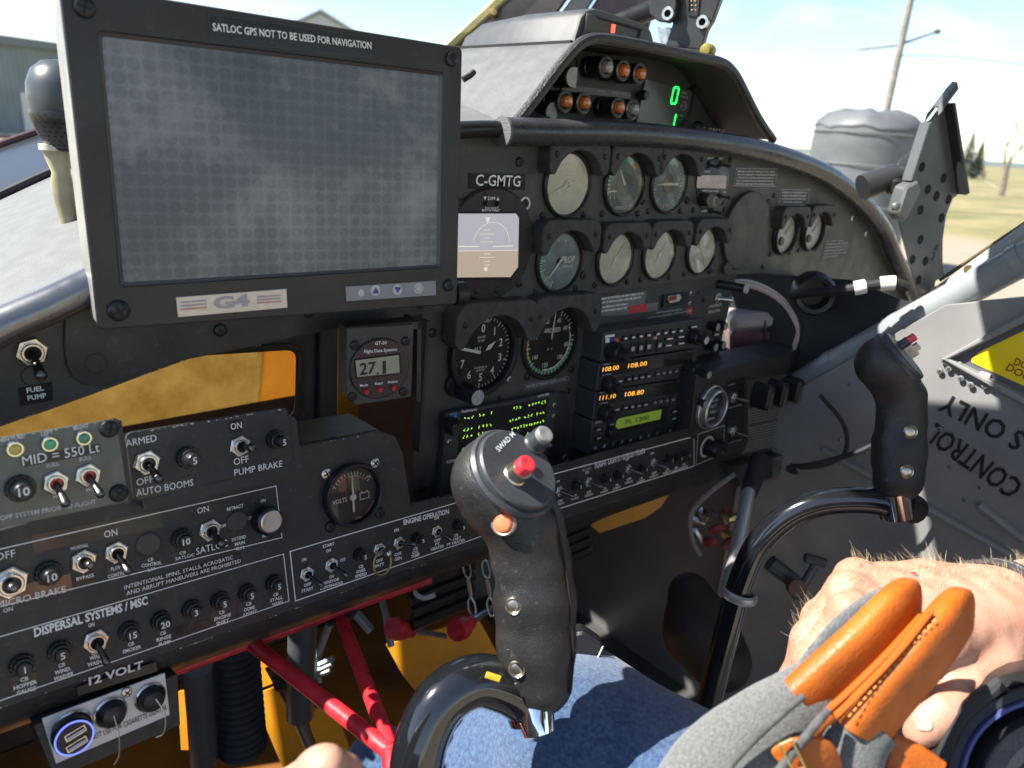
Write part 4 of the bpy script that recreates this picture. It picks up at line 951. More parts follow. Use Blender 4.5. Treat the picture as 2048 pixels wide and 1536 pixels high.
b = MB(); b.prism(GP.L([(351,594),(572,577),(574,615),(355,634)]), .0002, .0014, .0003); pl = GP.part('badge_plate', b, PLT)
T(GP, 'G4', (428,618), (500,611), 22, mat('badge_grey', (.34,.32,.33), .4), z=.0018, bold=.05, parent=pl)
for k in range(3):
    for p_, q_, w_ in (((363,605+7*k),(412,601+7*k),3.4), ((516,594+6*k),(561,590.5+6*k),3.0)):
        mb = MB(); line_frame(GP, [p_, q_], w_, .0017, False, mb=mb); link('stripe', mb.mesh('stripe', mat('badge_red', (.55,.22,.18), .4) if k == 2 else mat('badge_stripe', (.34,.30,.32), .4), 0), pl)
b = MB(); b.prism(GP.L([(690,573),(870,561),(871,590),(692,602)]), .0002, .0012, .0002); kp = GP.part('keypad_strip', b, mat('keypad_grey', (.24,.245,.25), .5))
PURP = mat('violet_print', (.06,.05,.30), .5)
for i, (x, y) in enumerate([(722,586),(751,581),(795,579.5),(837,577)]):
    lx, ly = GP.l(x, y, .0014); r = .0027 if i == 0 else .0042
    b = MB(); b.lathe([(r,.0012),(r*.95,.0018),(0,.0019)], 24); o = link('button', b.mesh('button', DWHITE), kp, (lx, ly, 0))
    if i in (1, 2):
        s_ = 1 if i == 1 else -1; k = .0029; q = MB(); q.add([(-k,-s_*k*.8,.0021),(k,-s_*k*.8,.0021),(0,s_*k,.0021)], [(0,1,2) if s_ > 0 else (2,1,0)]); link('arrow_mark', q.mesh('arrow_mark', PURP, 0), kp, (lx, ly, 0))
    if i == 3: q = MB(); q.frame(circle(.0030, 20), circle(.0024, 20), .0019, .0022); link('ring_mark', q.mesh('ring_mark', GREYTXT), kp, (lx, ly, 0))
for z in (-.015, -.035):
    for v in (.02, .14): pass
# swivel arm joint at the lower right and the small clip at the right edge
b = MB(); lx, ly = GP.l(930, 592); b.tube([(lx-.004,ly,-.012), (lx+.006,ly,-.012)], .010, 14); GP.part('pivot_knob', b, BEZEL)
b = MB(); lx, ly = GP.l(930, 160, -.02); b.tube([(lx-.002,ly,-.02), (lx+.004,ly+.004,-.018), (lx+.007,ly+.007,-.018)], .0025, 8); GP.part('clip', b, BEZEL)

# ---- ball microphone on a tan stem behind the display's left side
MC = vframe(120, 240, .60); th = Thing(MC, 118, 300, 'ball_microphone', 'round black ball microphone on a tan stem, left of the display', 'microphone')
k = th.sc(118, 250)
b = MB(); R_ = 66*k; c = th.l(128, 190)
b.lathe([(0,R_*1.0),(R_*.5,R_*.93),(R_*.80,R_*.68),(R_*.97,R_*.28),(R_*1.0,-.15*R_),(R_*.96,-.45*R_)], 32); bm_ = b
me = b.mesh('ball', mat('dark_grey_cap', (.05,.058,.062), .35, var=.2, vscale=40)); o = th.part('ball', me, None); o.rotation_euler = (rad(-90),0,0); o.location = (c[0], c[1], -R_*.2)
b = MB(); b.lathe([(R_*.97,-.45*R_),(R_*1.0,-.62*R_),(R_*.92,-.95*R_),(R_*.72,-1.35*R_),(R_*.52,-1.62*R_)], 32)
for i in range(9):
    for j in range(26):
        a = 2*math.pi*(j+.5*(i % 2))/26; t = i/8; rr0 = R_*(1.0-.46*t**1.5); z = R_*(-.56-1.02*t)
        c0 = (rr0*math.cos(a), rr0*math.sin(a), z); s_ = R_*.07; b.add([(c0[0]+s_,c0[1],z),(c0[0],c0[1]+s_,z),(c0[0]-s_,c0[1],z),(c0[0],c0[1]-s_,z),(c0[0]*1.06,c0[1]*1.06,z)], [(0,1,4),(1,2,4),(2,3,4),(3,0,4)])
o = th.part('mesh_collar', b, mat('mesh_black', (.03,.03,.032), .3, .4)); o.rotation_euler = (rad(-90),0,0); o.location = (c[0], c[1], -R_*.2); o['kind'] = 'stuff'
# the lathe axis is its own z: after the turn it runs up the frame's y
b = MB(); P = [th.l(x, y) for x, y in [(112,300),(122,345),(124,370),(130,400),(150,505)]]; b.tube([(p[0],p[1],-R_*.2) for p in P], [26*k,17*k,21*k,20*k,13*k], 20); th.part('stem', b, mat('tan_stem', (.30,.27,.17), .45, var=.3, vscale=30))
b = MB(); p = th.l(110, 297); b.tube([(p[0],p[1]-.0015,-R_*.2), (p[0],p[1]+.003,-R_*.2)], [29*k,29*k], 22); th.part('stem_ring', b, mat('ivory_ring', (.50,.47,.38), .5))
b = MB(); lx, ly = th.l(148, 505); pts = [th.l(x, y) for x, y in [(105,505),(130,470),(150,480),(168,505),(205,548),(215,580),(180,545),(140,540)]]; b.prism(pts, -.028, -.014, .001); th.part('foot_bracket', b, mat('ivory_ring'))

# ================================================================== RADIO STACK
FR = Frame((2680,500), GRAV, (960,700), .75, .026)             # radio faces stand proud of the stack plate
RADM = mat('radio_black', (.042,.042,.041), .45, var=.15, vscale=40, rvar=.08)
def box_on(th, pts, z0, z1, name, m, ch=.0008): b = MB(); b.prism(th.L(pts, z1), z0, z1, ch); return th.part(name, b, m)
def key(th, x, y, w, h, m=None, z=0.0, hgt=.0022, mark=None, name='button'):
    s_ = th.sc(x, y, z); lx, ly = th.l(x, y, z); uw = Vector(th.l(x+w/2, y, z))-Vector(th.l(x-w/2, y, z)); a, c = abs(uw.x)/2, h*s_/2
    key_ = ('key', round(a,4), round(c,4), round(hgt,4), (m or BEZEL).name)
    def f(): b = MB(); b.prism(rr(-a, a, -c, c, min(a,c)*.3, 2), 0, hgt, .0004); return b.mesh(name, m or BEZEL)
    o = th.part(name, cached(key_, f), None, None, (lx, ly, z))
    if mark:
        def g(): b = MB(); b.sheet([(-a*.6,-c*.35),(a*.6,-c*.35),(a*.6,c*.35),(-a*.6,c*.35)], hgt+.0002); return b.mesh('legend', mark, 0)
        link('legend', cached(('legend',)+key_+(mark.name,), g), o)
    return o
AMBER = mat('amber_digits', (.3,.12,.01), .4, emit=(1.0,.46,.06), estr=.55)
# audio panel
AU = Thing(FR, 1300, 655, 'audio_panel', 'black audio selector with two rows of white keys, top radio of the stack', 'radio', group='radios in the stack')
box_on(AU, [(1207,666),(1400,638),(1395,695),(1201,724)], -.030, 0, 'case', RADM)
for i in range(8):
    x = 1249+ i*15.4 + (3 if i >= 4 else 0); y = 676-.136*(x-1249); key(AU, x, y, 10, 11, BEZEL, mark=WHITE)
for i, x in enumerate((1263,1279.5,1295,1317)): y = 697-.136*(x-1263); key(AU, x, y, 10, 25, BEZEL, mark=DWHITE)
for x, y in [(1337,677),(1360,673),(1335,690),(1360,686),(1386,653)]: key(AU, x, y, 18, 8, BEZEL, mark=WHITE)
b = MB(); b.sheet(AU.L([(1211,671),(1230,668),(1229,673),(1210,676)], .0004), .0004); AU.part('white_mark', b, WHITE, smooth=0)
for (x, m_) in [(1215,WHITE),(1224,mat('blue_print', (.03,.04,.45), .4)),(1233,mat('red_orange_print', (.65,.12,.06), .4))]:
    b = MB(); b.sheet(AU.L([(x-4,677),(x+4,676),(x+4,685),(x-4,686)], .0004), .0004); AU.part('colour_mark', b, m_, smooth=0)
b = MB(); lx, ly = AU.l(1308, 675); b.lathe([(.0022,0),(.002,.003),(0,.0035)], 12, lx, ly); AU.part('indicator_lamp', b, mat('pink_lamp', (.7,.3,.3), .4))
knob(AU, 1222, 702, .0115, .016, ribs=20); knob(AU, 1222, 702, .0075, .026, ribs=14, name='inner_knob')
knob(AU, 1382, 672, .0100, .014, ribs=20); knob(AU, 1382, 672, .0062, .024, mtop=DWHITE, name='inner_knob')
def navcom(y0, label, rows, f1, f2):
    dy = y0-733
    def S(x, y): return (x+dx(y), y+dy)
    def dx(y): return -(dy)*.112
    th = Thing(FR, 1290+dx(0), 745+dy, 'navigation_radio', label, 'radio', group='radios in the stack')
    box_on(th, [S(1199,728),S(1395,699),S(1390,752),S(1192,782)], -.030, 0, 'case', RADM)
    b = MB(); b.prism(th.L([S(1202,731),S(1386,704),S(1384,725),S(1200,754)], .0005), .0002, .0010); th.part('display', b, mat('radio_window', (.024,.022,.020), .15))
    T(th, f1, S(1205,744), S(1237,739), 9.5, AMBER, z=.0013, name='digits', bold=-.01); T(th, f2, S(1256,736.5), S(1293,731), 9.5, AMBER, z=.0013, name='digits', bold=-.01)
    T(th, 'KX165', S(1206,731), S(1220,729), 3.5, DWHITE, z=.0013)
    T(th, 'COMM', S(1204,752), S(1222,749.5), 3.2, DWHITE, z=.0013)
    key(th, *S(1236,762), 20, 11, BEZEL, mark=DWHITE)
    for i, x in enumerate((1256,1269,1282,1295)): key(th, *S(x, 757.5-.15*(x-1256)), 10, 11, BEZEL, mark=DWHITE)
    for i, x in enumerate((1314,1326,1338,1350)): key(th, *S(x, 747-.15*(x-1314)), 9, 11, RADM, mark=GREYTXT)
    knob(th, *S(1212,767), .0100, .014, ribs=18); knob(th, *S(1212,767), .0060, .021, name='inner_knob')
    knob(th, *S(1372,735), .0100, .018, ribs=18); knob(th, *S(1372,735), .0062, .036, mtop=GREYTXT, name='inner_knob')
    return th
navcom(733, 'black radio with dim amber digits, second from the stack top', 0, '108.00', '108.00')
navcom(790, 'black radio with bright amber digits, third from the stack top', 0, '111.10', '108.80')
# transponder
TP = Thing(FR, 1270, 855, 'transponder', 'black transponder with green display and numbered keys, bottom of the stack', 'radio', group='radios in the stack')
box_on(TP, [(1184,842),(1374,800),(1361,868),(1179,910)], -.030, 0, 'case', RADM)
b = MB(); b.prism(TP.L([(1229,836),(1337,812),(1333,842),(1227,868)], .0006), .0002, .0014); TP.part('display_frame', b, BEZEL)
b = MB(); b.prism(TP.L([(1233,838),(1323,819),(1320,838),(1231,859)], .0016), .0014, .0019); TP.part('display', b, mat('green_lcd', (.07,.10,.02), .3, emit=(.20,.33,.035), estr=.12))
T(TP, 'FL 1200', (1250,849), (1298,838.5), 9, mat('lcd_green_ink', (.02,.035,.005), .5), z=.0022, name='digits')
for i in range(8): x = 1190+[0,18,36,53,70,91,107,124][i]; y = 896-.232*(x-1190); o = key(TP, x, y, 12, 9, RADM, hgt=.0018); T(TP, str(i), (x-1.8, y+3.5), (x+2.2, y+2.7), 6, z=.0022)
for x in (1340,1355): y = 896-.232*(x-1190); key(TP, x, y, 11, 9, RADM, hgt=.0018); T(TP, '8' if x == 1340 else '9', (x-1.8, y+3.5), (x+2.2, y+2.7), 6, z=.0022)
for x, y in [(1195,858),(1195,875),(1221,848),(1347,822),(1361,818),(1345,836),(1357,833)]: key(TP, x, y, 12, 8, BEZEL, mark=DWHITE)
T(TP, 'XPNDR', (1190,848), (1205,844.5), 5, DWHITE, z=.0006)
knob(TP, 1218, 862, .0080, .010, ribs=10)
# placard stack above radios on the plate
PG = mat('grey_print_plate', (.16,.16,.15), .5, var=.12, vscale=60)
pl = placard(ST, [(1196,596),(1293,583),(1289,608),(1317,604),(1314,621),(1240,630),(1190,632),(1189,622)], PG); mb = MB()
for k, (xa, xb, y) in enumerate([(1202,1287,600),(1200,1284,608),(1195,1255,618),(1192,1254,626)]): greek(ST, (xa,y), (xb, y-.14*(xb-xa)), 4.2, WHITE, .0014, mb)
link('lettering', mb.mesh('lettering', WHITE, 0), pl)
b = MB(); b.prism(ST.L([(1258,613),(1292,607),(1297,618),(1296,622),(1259,627)], .0016), .0012, .0015); link('red_label', b.mesh('red_label', mat('red_label', (.50,.05,.055), .5, var=.2, vscale=200)), pl)
pl = placard(ST, [(1291,635),(1386,618),(1385,624),(1290,641)], BLACK2); T(ST, 'UNAUTHORIZED OPERATION', (1293,639), (1382,623), 3.6, DWHITE, z=.0013, parent=pl)
mb = MB(); greek(ST, (1312,627), (1365,620), 3.2, DWHITE, .0006, mb); ST.part('lettering', mb, DWHITE, smooth=0)
b = MB(); b.prism(ST.L([(1374,617),(1386,615),(1384,629),(1375,627)], .001), .0003, .0008); ST.part('red_label', b, mat('red_label'))
# connector
b = MB(); b.prism(ST.L([(1324,590),(1374,584),(1370,606),(1321,614)], .0), .0002, .0040, .0005); cn = ST.part('connector_plate', b, BEZEL)
b = MB(); b.prism(ST.L([(1333,592),(1356,588),(1360,594),(1354,602),(1335,606),(1332,600)], .004), .004, .0075, .0006); link('connector_shell', b.mesh('connector_shell', NICKEL), cn)
b = MB(); b.prism(ST.L([(1338,594),(1353,591),(1352,599),(1338,602)], .0076), .0076, .0082); link('connector_insert', b.mesh('connector_insert', mat('dark_red_insert', (.30,.02,.02), .5)), cn)
for x, y in [(1381,587),(1379,607),(1327,612)]: screw(ST, x, y, .0028, NICKEL)
for x, y in [(1396,584),(1406,600)]: screw(ST, x, y, .0036 if x == 1406 else .0024)
toggle(ST, 1434, 597, .0085, .9, .05, .020, lr=.0040, lm=NICKEL, rz=.1)
T(ST, 'AVIONICS', (1417,616), (1443,611), 5, DWHITE, z=.0006, bold=.03); T(ST, 'MASTER', (1417,627), (1440,622.5), 5, DWHITE, z=.0006, bold=.03)
b = MB(); lx, ly = ST.l(1436, 568); b.tube([(lx,ly,0), (lx+.012,ly,.034)], .0062, 14); ST.part('map_light', b, BEZEL)
b = MB(); b.tube([(lx+.0121,ly,.0343), (lx+.0136,ly,.0385)], .0064, 14); ST.part('light_tip', b, DWHITE)
for x, y in [(1418,650),(1434,648),(1414,690),(1430,686),(1411,738),(1424,734)]: knob(ST, x, y, .0065, .015, mtop=GREYTXT, ribs=12)
for x, y in [(1401,672),(1431,668),(1409,714),(1429,711),(1420,757)]: key(ST, x, y, 15, 12, BEZEL, mark=DWHITE)

# ================================================================== RIGHT PEDESTAL
FP_ = Frame((2640,490), GRAV, (1418,813), .985)
PD = Thing(FP_, 1395, 960, 'side_pedestal', 'black side console right of the radios with printed placard and levers', 'console')
b = MB(); b.prism(PD.L([(1394,750),(1432,742),(1560,710),(1612,695),(1640,880),(1560,912),(1500,935),(1392,978),(1380,870)]), -.055, 0, .0012); PD.part('face', b, BLACK2)
PR = Thing(FP_, 1418, 813, 'round_heater_dial', 'round black dial with thick silver ring beside the radios', 'dial', n=.001)
b = MB(); b.lathe([(.0305,0),(.0305,.004),(.0290,.005),(.0275,.004)], 48); PR.part('outer_ring', b, mat('silver_ring', (.50,.51,.51), .3, .8))
b = MB(); b.lathe([(.0262,0),(.0262,.012),(.0240,.0135),(.0225,.012),(.0222,.006)], 48); PR.part('raised_ring', b, mat('silver_ring'))
b = MB(); b.lathe([(.0222,.0062),(0,.0062)], 40); PR.part('dial', b, DIALBK, smooth=0)
for i, (s_, w) in enumerate([('Precision', .026), ('SAFETY', .022), ('TYPE II', .02), ('Service', .024)]): TL(PR, s_, 0, .011-.0085*i, .0042, DWHITE, z=.0066)
pl = MB(); line_frame(PD, [(1396,868),(1449,851),(1446,907),(1392,930)], 1.6, .0006, True, mb=pl); PD.part('border', pl, DWHITE, smooth=0)
b = MB(); lx, ly = PD.l(1413, 893); b.frame(circle(.0155, 32), circle(.0125, 32), .0003, .0012); o = PD.part('dial_ring', b, DWHITE); o.location = (lx, ly, 0)
knob(PD, 1416, 895, .0110, .018, ribs=12); knob(PD, 1436, 888, .0070, .016)
mb = MB(); greek(PD, (1398,869), (1418,863), 3, GREYTXT, .0006, mb); PD.part('lettering', mb, GREYTXT, smooth=0)
box_on(PD, [(1453,762),(1490,754),(1488,880),(1450,893)], .0002, .0012, 'switch_plate', TAPE)
toggle(PD, 1466, 795, .0085, .75, -.1, .020, z=.0012); toggle(PD, 1465, 862, .0085, .7, -.25, .022, z=.0012)
mb = MB(); greek(PD, (1456,772), (1470,769), 3.2, GREYTXT, .0016, mb); greek(PD, (1456,818), (1484,810), 3.2, GREYTXT, .0016, mb); greek(PD, (1456,888), (1484,880), 3, GREYTXT, .0016, mb); PD.part('lettering', mb, GREYTXT, smooth=0)
box_on(PD, [(1496,762),(1583,744),(1584,797),(1496,814)], .0002, .0015, 'lever_plate', BLACK)
for x, y in [(1507,785),(1536,779),(1566,771)]:
    b = MB(); lx, ly = PD.l(x, y); b.prism(rr(lx-.0085,lx+.0085,ly-.020,ly+.018,.008,4), .0015, .030, .004); PD.part('lever', b, BEZEL)
    b = MB(); b.prism(rr(lx-.0065,lx-.001,ly-.017,ly+.008,.0025,3), .0300, .0306); PD.part('lever_highlight', b, mat('lever_highlight_grey', (.10,.11,.115), .4))  # lighter strip painted on as the lever's highlight
for x, y in [(1567,753),(1590,766),(1612,760),(1586,786),(1601,748)]: screw(PD, x, y, .0036, STEEL)
pl = placard(PD, [(1495,815),(1585,795),(1583,848),(1575,890),(1500,915),(1484,925),(1492,890)], mat('dark_print_plate', (.055,.055,.053), .5, var=.2, vscale=90)); mb = MB()
for k in range(17):
    if k in (6,): continue
    y = 821.5+5.3*k; xa = 1497 if k < 13 else 1497-3*(k-12); greek(PD, (xa, y), (1581-.6*k, y-.222*(1581-.6*k-xa)), 2.9, GREYTXT, .0014, mb)
link('lettering', mb.mesh('lettering', GREYTXT, 0), pl)
pl = placard(PD, [(1587,817),(1637,803),(1635,837),(1587,851)], mat('paper_label', (.62,.62,.66), .6)); mb = MB()
for k in range(4): greek(PD, (1600,825+6*k), (1632,816.5+6*k), 1.8, GREYTXT, .0013, mb)
link('lettering', mb.mesh('lettering', GREYTXT, 0), pl)
# socket box under the pedestal with a plugged-in charger
SB = Thing(FP_, 1540, 960, 'socket_box', 'dark power socket box hanging under the side console', 'socket', n=.02)
b = MB(); b.prism(SB.L([(1465,935),(1545,915),(1600,905),(1602,935),(1545,958),(1480,975)]), -.06, 0, .002); SB.part('box', b, BLACK2)
b = MB(); b.prism(SB.L([(1541,917),(1602,903),(1604,932),(1544,956)], .001), .0005, .002); SB.part('faceplate', b, STEEL)
b = MB(); lx, ly = SB.l(1573, 932); b.lathe([(.013,.002),(.013,.008),(.010,.009),(.009,.004),(0,.004)], 28, lx, ly); SB.part('outlet', b, BEZEL)
UP = Thing(FP_, 1578, 934, 'charger_plug', 'black car charger plug with violet glow and trailing cable', 'charger', n=.03)
b = MB(); b.lathe([(.010,0),(.010,.016),(.0085,.020),(0,.020)], 24); UP.part('plug_body', b, BEZEL)
b = MB(); b.box(-.004,.004,-.006,.001,.0201,.0206); UP.part('port_light', b, mat('violet_glow', (.1,.1,.3), .4, emit=(.18,.16,.75), estr=.6))
P = [UP.inv(wpt(x, y, d)) for x, y, d in [(1582,932,.99),(1620,930,.97),(1680,915,.95),(1730,898,.93),(1800,860,.92)]]
b = MB(); b.tube(spline(P, 6), .0035, 8); UP.part('cable', b, RUBBER)

# ================================================================== LOWER SWITCH CONSOLE
CO = Thing(FL, 600, 1210, 'switch_console', 'long black lower switch console with white outlined switch groups', 'console')
FACE = [(-260,1175),(0,1098),(240,1030),(560,956),(590,924),(780,868),(800,885),(822,1010),(905,1005),(1140,958),(1392,878),(1394,940),(1118,1040),(880,1118),(600,1215),(300,1318),(0,1420),(-260,1508)]
FACE = [(-260,1140),(0,1060),(250,992),(470,915),(760,862),(790,872),(806,905),(822,1008),(905,990),(1392,852),(1392,948),(1118,1040),(880,1118),(600,1215),(300,1318),(0,1420),(-260,1508)]
CO.hs = .70; CO.hb = .74
b = MB(); b.prism(CO.L(FACE), -.0030, 0, .0006); CO.part('face', b, BLACK2)
# folded lower lip
lip = [(-260,1508),(0,1420),(300,1318),(600,1215),(880,1118),(1118,1040),(1392,948)]; tops = [CO.l(x, y) for x, y in lip]
vs = [(x,y,0) for x,y in tops]+[(x,y-.012,-.004) for x,y in tops]+[(x,y-.026,-.020) for x,y in tops]+[(x,y-.029,-.060) for x,y in tops]; n_ = len(tops)
b = MB(); b.add(vs, [(k*n_+i, (k+1)*n_+i, (k+1)*n_+i+1, k*n_+i+1) for k in range(3) for i in range(n_-1)]); CO.part('lower_lip', b, BLACK2, smooth=40)
mb = MB()
for box_ in [[(-60,1112),(552,972),(564,1075),(-60,1228)], [(-60,1291),(567,1108),(578,1202),(-60,1422)], [(580,1103),(1102,950),(1108,1022),(591,1202)], [(1104,949),(1388,873),(1388,932),(1110,1020)]]:
    q = MB(); line_frame(CO, box_, 2.2, .0006, True, mb=q); CO.part('outline', q, WHITE, smooth=0)
def W(s, a, b_, h, bold=.02, m=None): return T(CO, s, a, b_, h, m, z=.0006, bold=bold)
W('DISPERSAL SYSTEMS / MSC', (69,1274), (296,1208), 17, .035); W('ENGINE OPERATION', (807,1050), (898,1027), 10, .03); 
W('FLIGHT LIGHTS / GYROS / FLAPS', (1190,937), (1290,906), 10.5, .03)
# top group
pl = placard(CO, [(60,1071),(322,1018),(326,1054),(68,1106)], TAPEC)
W('ON', (209,1076), (235,1070), 14, .0); W('OFF', (-8,1122), (31,1113), 15, .0)
pl = placard(CO, [(-40,1188),(140,1147),(146,1180),(-40,1222)], mat('shiny_brown_tape', (.20,.10,.06), .25, var=.5, vscale=50))
W('MICRO BRAKE', (-6,1217), (132,1184), 14, .0); W('ON', (7,1226), (26,1221), 9, .0)
toggle(CO, 19, 1164, .0150, -.05, .12, .019, rz=.3, inner=BEZEL, lr=.0044); breaker(CO, 96, 1145, '10', .0105, .015)
W('NORMAL', (142,1101), (177,1093), 7, .0); toggle(CO, 166, 1122, .0118, .06, .10, .017, rz=.35, lr=.0042, inner=BEZEL)
pl = placard(CO, [(147,1155),(190,1146),(191,1168),(148,1177)], TAPE); T(CO, 'BYPASS', (153,1162), (188,1153), 7, z=.0013, bold=.02, parent=pl)
toggle(CO, 231, 1104, .0112, .12, -.55, .024, rz=.25, lr=.0040)
pl = placard(CO, [(213,1133),(260,1122),(263,1150),(216,1162)], TAPEC); T(CO, 'FLOW', (222,1142), (246,1136), 7, z=.0013, bold=.015, parent=pl); T(CO, 'CONTROL', (216,1157), (256,1147), 7, z=.0013, bold=.015, parent=pl)
def plug(x, y, r): b = MB(); lx, ly = CO.l(x, y); b.lathe([(r,.0002),(r,.0014),(r*.9,.0020),(r*.86,.0012),(0,.0012)], 32, lx, ly); CO.part('hole_plug', b, BLACK)
plug(297, 1089, .0085); plug(474, 1043, .0082)
for s_, x0, x1, y in [('CB',296,307,1122),('CONTROL',283,323,1133),('L.H.',296,312,1141)]: W(s_, (x0,y+2), (x1,y-1.5*(x1-x0)/12), 6.5)
breaker(CO, 362, 1076, '10', .0098, .014)
pl = placard(CO, [(343,1106),(440,1084),(443,1100),(346,1124)], TAPEC); T(CO, 'CB', (359,1110), (372,1107), 6, z=.0013, bold=.01, parent=pl); T(CO, 'SATLOC', (351,1121), (389,1112), 6, z=.0013, bold=.01, parent=pl); T(CO, 'SATLOC', (393,1110), (456,1092), 14, z=.0014, bold=.0, parent=pl)
toggle(CO, 418, 1060, .0122, .10, -.42, .022, rz=.2, inner=BEZEL, lr=.0044)
pl = placard(CO, [(385,1014),(426,1004),(428,1022),(388,1032)], TAPEC); T(CO, 'ON', (395,1028), (418,1022), 12, z=.0013, bold=.0, parent=pl)
W('OFF', (441,1056), (453,1053), 6); W('RETRACT', (454,1022), (487,1014), 6.5); W('ON', (521,1005), (531,1003), 6); W('OFF', (496,1040), (508,1037), 6)
for s_, x0, x1, y in [('EXTEND',464,492,1083),('MAIN',470,490,1092),('R.H.',473,490,1101)]: W(s_, (x0,y), (x1,y-.25*(x1-x0)), 6.5)
W('MAIN', (525,1076), (545,1071), 6.5); knob(CO, 527, 1038, .0105, .020, BEZEL, None, ribs=20); knob(CO, 539, 1041, .0092, .004, mat('satin_aluminium', (.62,.61,.58), .3, 1.0, rvar=.05), None, z=.020, name='knob_cap')
pl = placard(CO, [(244,1171),(482,1105),(486,1127),(248,1196)], TAPE); T(CO, 'INTENTIONAL SPINS, STALLS, ACROBATIC', (249,1179), (466,1118), 8, z=.0013, bold=.0, parent=pl); T(CO, 'AND ABRUPT MANEUVERS ARE PROHIBITED', (253,1191), (482,1125), 8, z=.0013, bold=.0, parent=pl)
# dispersal group
for x, y, n_, l1 in [(43,1328,'1',['CB','HOPPER','GAUGE']),(118,1301,'5',['CB','WIND.','WASHER']),(257,1261,'15',['CB','SMOKER']),(321,1240,'20',['CB','RINSE','PUMP']),(382,1217,'3',[]),(439,1200,'5',['CB','ENGINE','INST.']),(493,1184,'5',['CB','DOME','LIGHT']),(547,1166,'5',['CB','STALL','WARN'])]:
    s_ = 1-(x-43)/504*.24; breaker(CO, x, y, n_, .0094, .0135)
    if x in (43, 439, 493): placard(CO, [(x-24*s_,y+28*s_),(x+30*s_,y+14*s_),(x+33*s_,y+44*s_),(x-20*s_,y+58*s_)], TAPE)
    for i, t in enumerate(l1):
        w = len(t)*7.4*s_*(1.05 if x == 43 else .92); cx_ = x+6*s_+i*2*s_; yb = y+34*s_+i*11.6*s_
        W(t, (cx_-w/2, yb+w*.15), (cx_+w/2, yb-w*.15), 8.2*s_, .025)
toggle(CO, 190, 1281, .0120, .08, -.55, .024, rz=.1, lr=.0036)
W('ON', (177,1255), (189,1252), 8); W('OFF', (183,1311), (203,1306), 8); W('WIND.', (179,1321), (206,1314), 8); W('WASHER', (175,1334), (214,1323), 8)
for a, c in [((344,1266),(376,1257)), ((390,1255),(420,1247))]: placard(CO, [(a[0],a[1]-10),(c[0],c[1]-10),(c[0]+1,c[1]+10),(a[0]+1,a[1]+10)], TAPE)
# engine group
def lab(lines, x, y, h, dy): 
    for i, t in enumerate(lines):
        w = len(t)*h*.78; W(t, (x-w/2, y+i*dy+w*.145), (x+w/2, y+i*dy-w*.145), h, .03)
toggle(CO, 612, 1147, .0092, .28, -.42, .022, lr=.0034, rz=.2); lab(['ON'], 608, 1122, 6, 8); lab(['OFF','START'], 615, 1172, 6, 10)
toggle(CO, 661, 1129, .0092, .30, -.38, .022, lr=.0034, rz=.3); lab(['START','ON'], 657, 1093, 6, 11); lab(['ON','IGNITOR','CONTINUOUS'], 663, 1156, 5.8, 9); W('OFF', (680,1124), (691,1121), 6)
breaker(CO, 718, 1108, '5', .0080, .014); lab(['CB','OVER','SPEED'], 722, 1136, 6, 8.5)
toggle(CO, 757, 1098, .0090, .15, -.1, .016, lr=.0046, lm=NICKEL, rz=.1, label='locking toggle with a wire guard'); lab(['OFF','BATT'], 759, 1124, 6, 9)
b = MB(); lx, ly = CO.l(757, 1122); b.tube([(lx+.009*math.cos(a), ly+.011*math.sin(a), .006) for a in [2*math.pi*k/20 for k in range(20)]], .0010, 6, closed=True); CO.part('wire_ring', b, mat('brass'))
toggle(CO, 796, 1085, .0088, .55, .02, .020, lr=.0034, rz=.15); lab(['ON'], 793, 1063, 6, 8); lab(['OFF','GEN'], 796, 1111, 6, 9)
breaker(CO, 833, 1076, '5', .0076, .014); lab(['CB','OIL','TEMP'], 831, 1100, 5.6, 7)
toggle(CO, 872, 1062, .0088, .35, -.4, .021, lr=.0034, rz=.2); lab(['ON'], 873, 1039, 6, 8); lab(['OFF','PT','HEATER'], 875, 1083, 5.6, 7.5)
breaker(CO, 914, 1050, '5', .0076, .014); lab(['CB','START','PT HEATER'], 912, 1073, 5.2, 7)
# flight lights group
for x, y, k in [(1118,982,'t'),(1148,970,'b'),(1176,964,'t'),(1207,956,'b'),(1232,949,'b'),(1256,938,'t'),(1280,936,'b'),(1306,926,'t'),(1332,918,'b'),(1350,914,'b'),(1366,908,'b')]:
    if k == 't': toggle(CO, x, y, .0088, .4, -.3, .021, lr=.0034); lab(['ON'], x-2, y-17, 4.5, 6); lab(['OFF','LIGHT'], x+2, y+22, 4.2, 6)
    else: breaker(CO, x, y, '5' if x < 1300 else '3', .0074, .014); lab(['CB','LIGHT'], x+2, y+23, 4, 5.5)
T(CO, 'STROBE NAV', (1160,936), (1182,930), 3.6, z=.0006); T(CO, 'AND LIGHTS', (1164,943), (1182,938), 3.6, z=.0006)
# 12 volt strip on the lip
pl = MB(); a = [(152,1372),(310,1322),(313,1340),(155,1389)]
b = MB(); P = CO.L(a); b.prism([(x,y-.0) for x,y in P], .0002, .0009); o = CO.part('label_strip', b, TAPE); o.location = (0,0,.0012)
T(CO, '12 VOLT', (178,1371), (287,1336), 16, mat('silver_print', (.62,.62,.62), .4), z=.0024, bold=.03, parent=None)
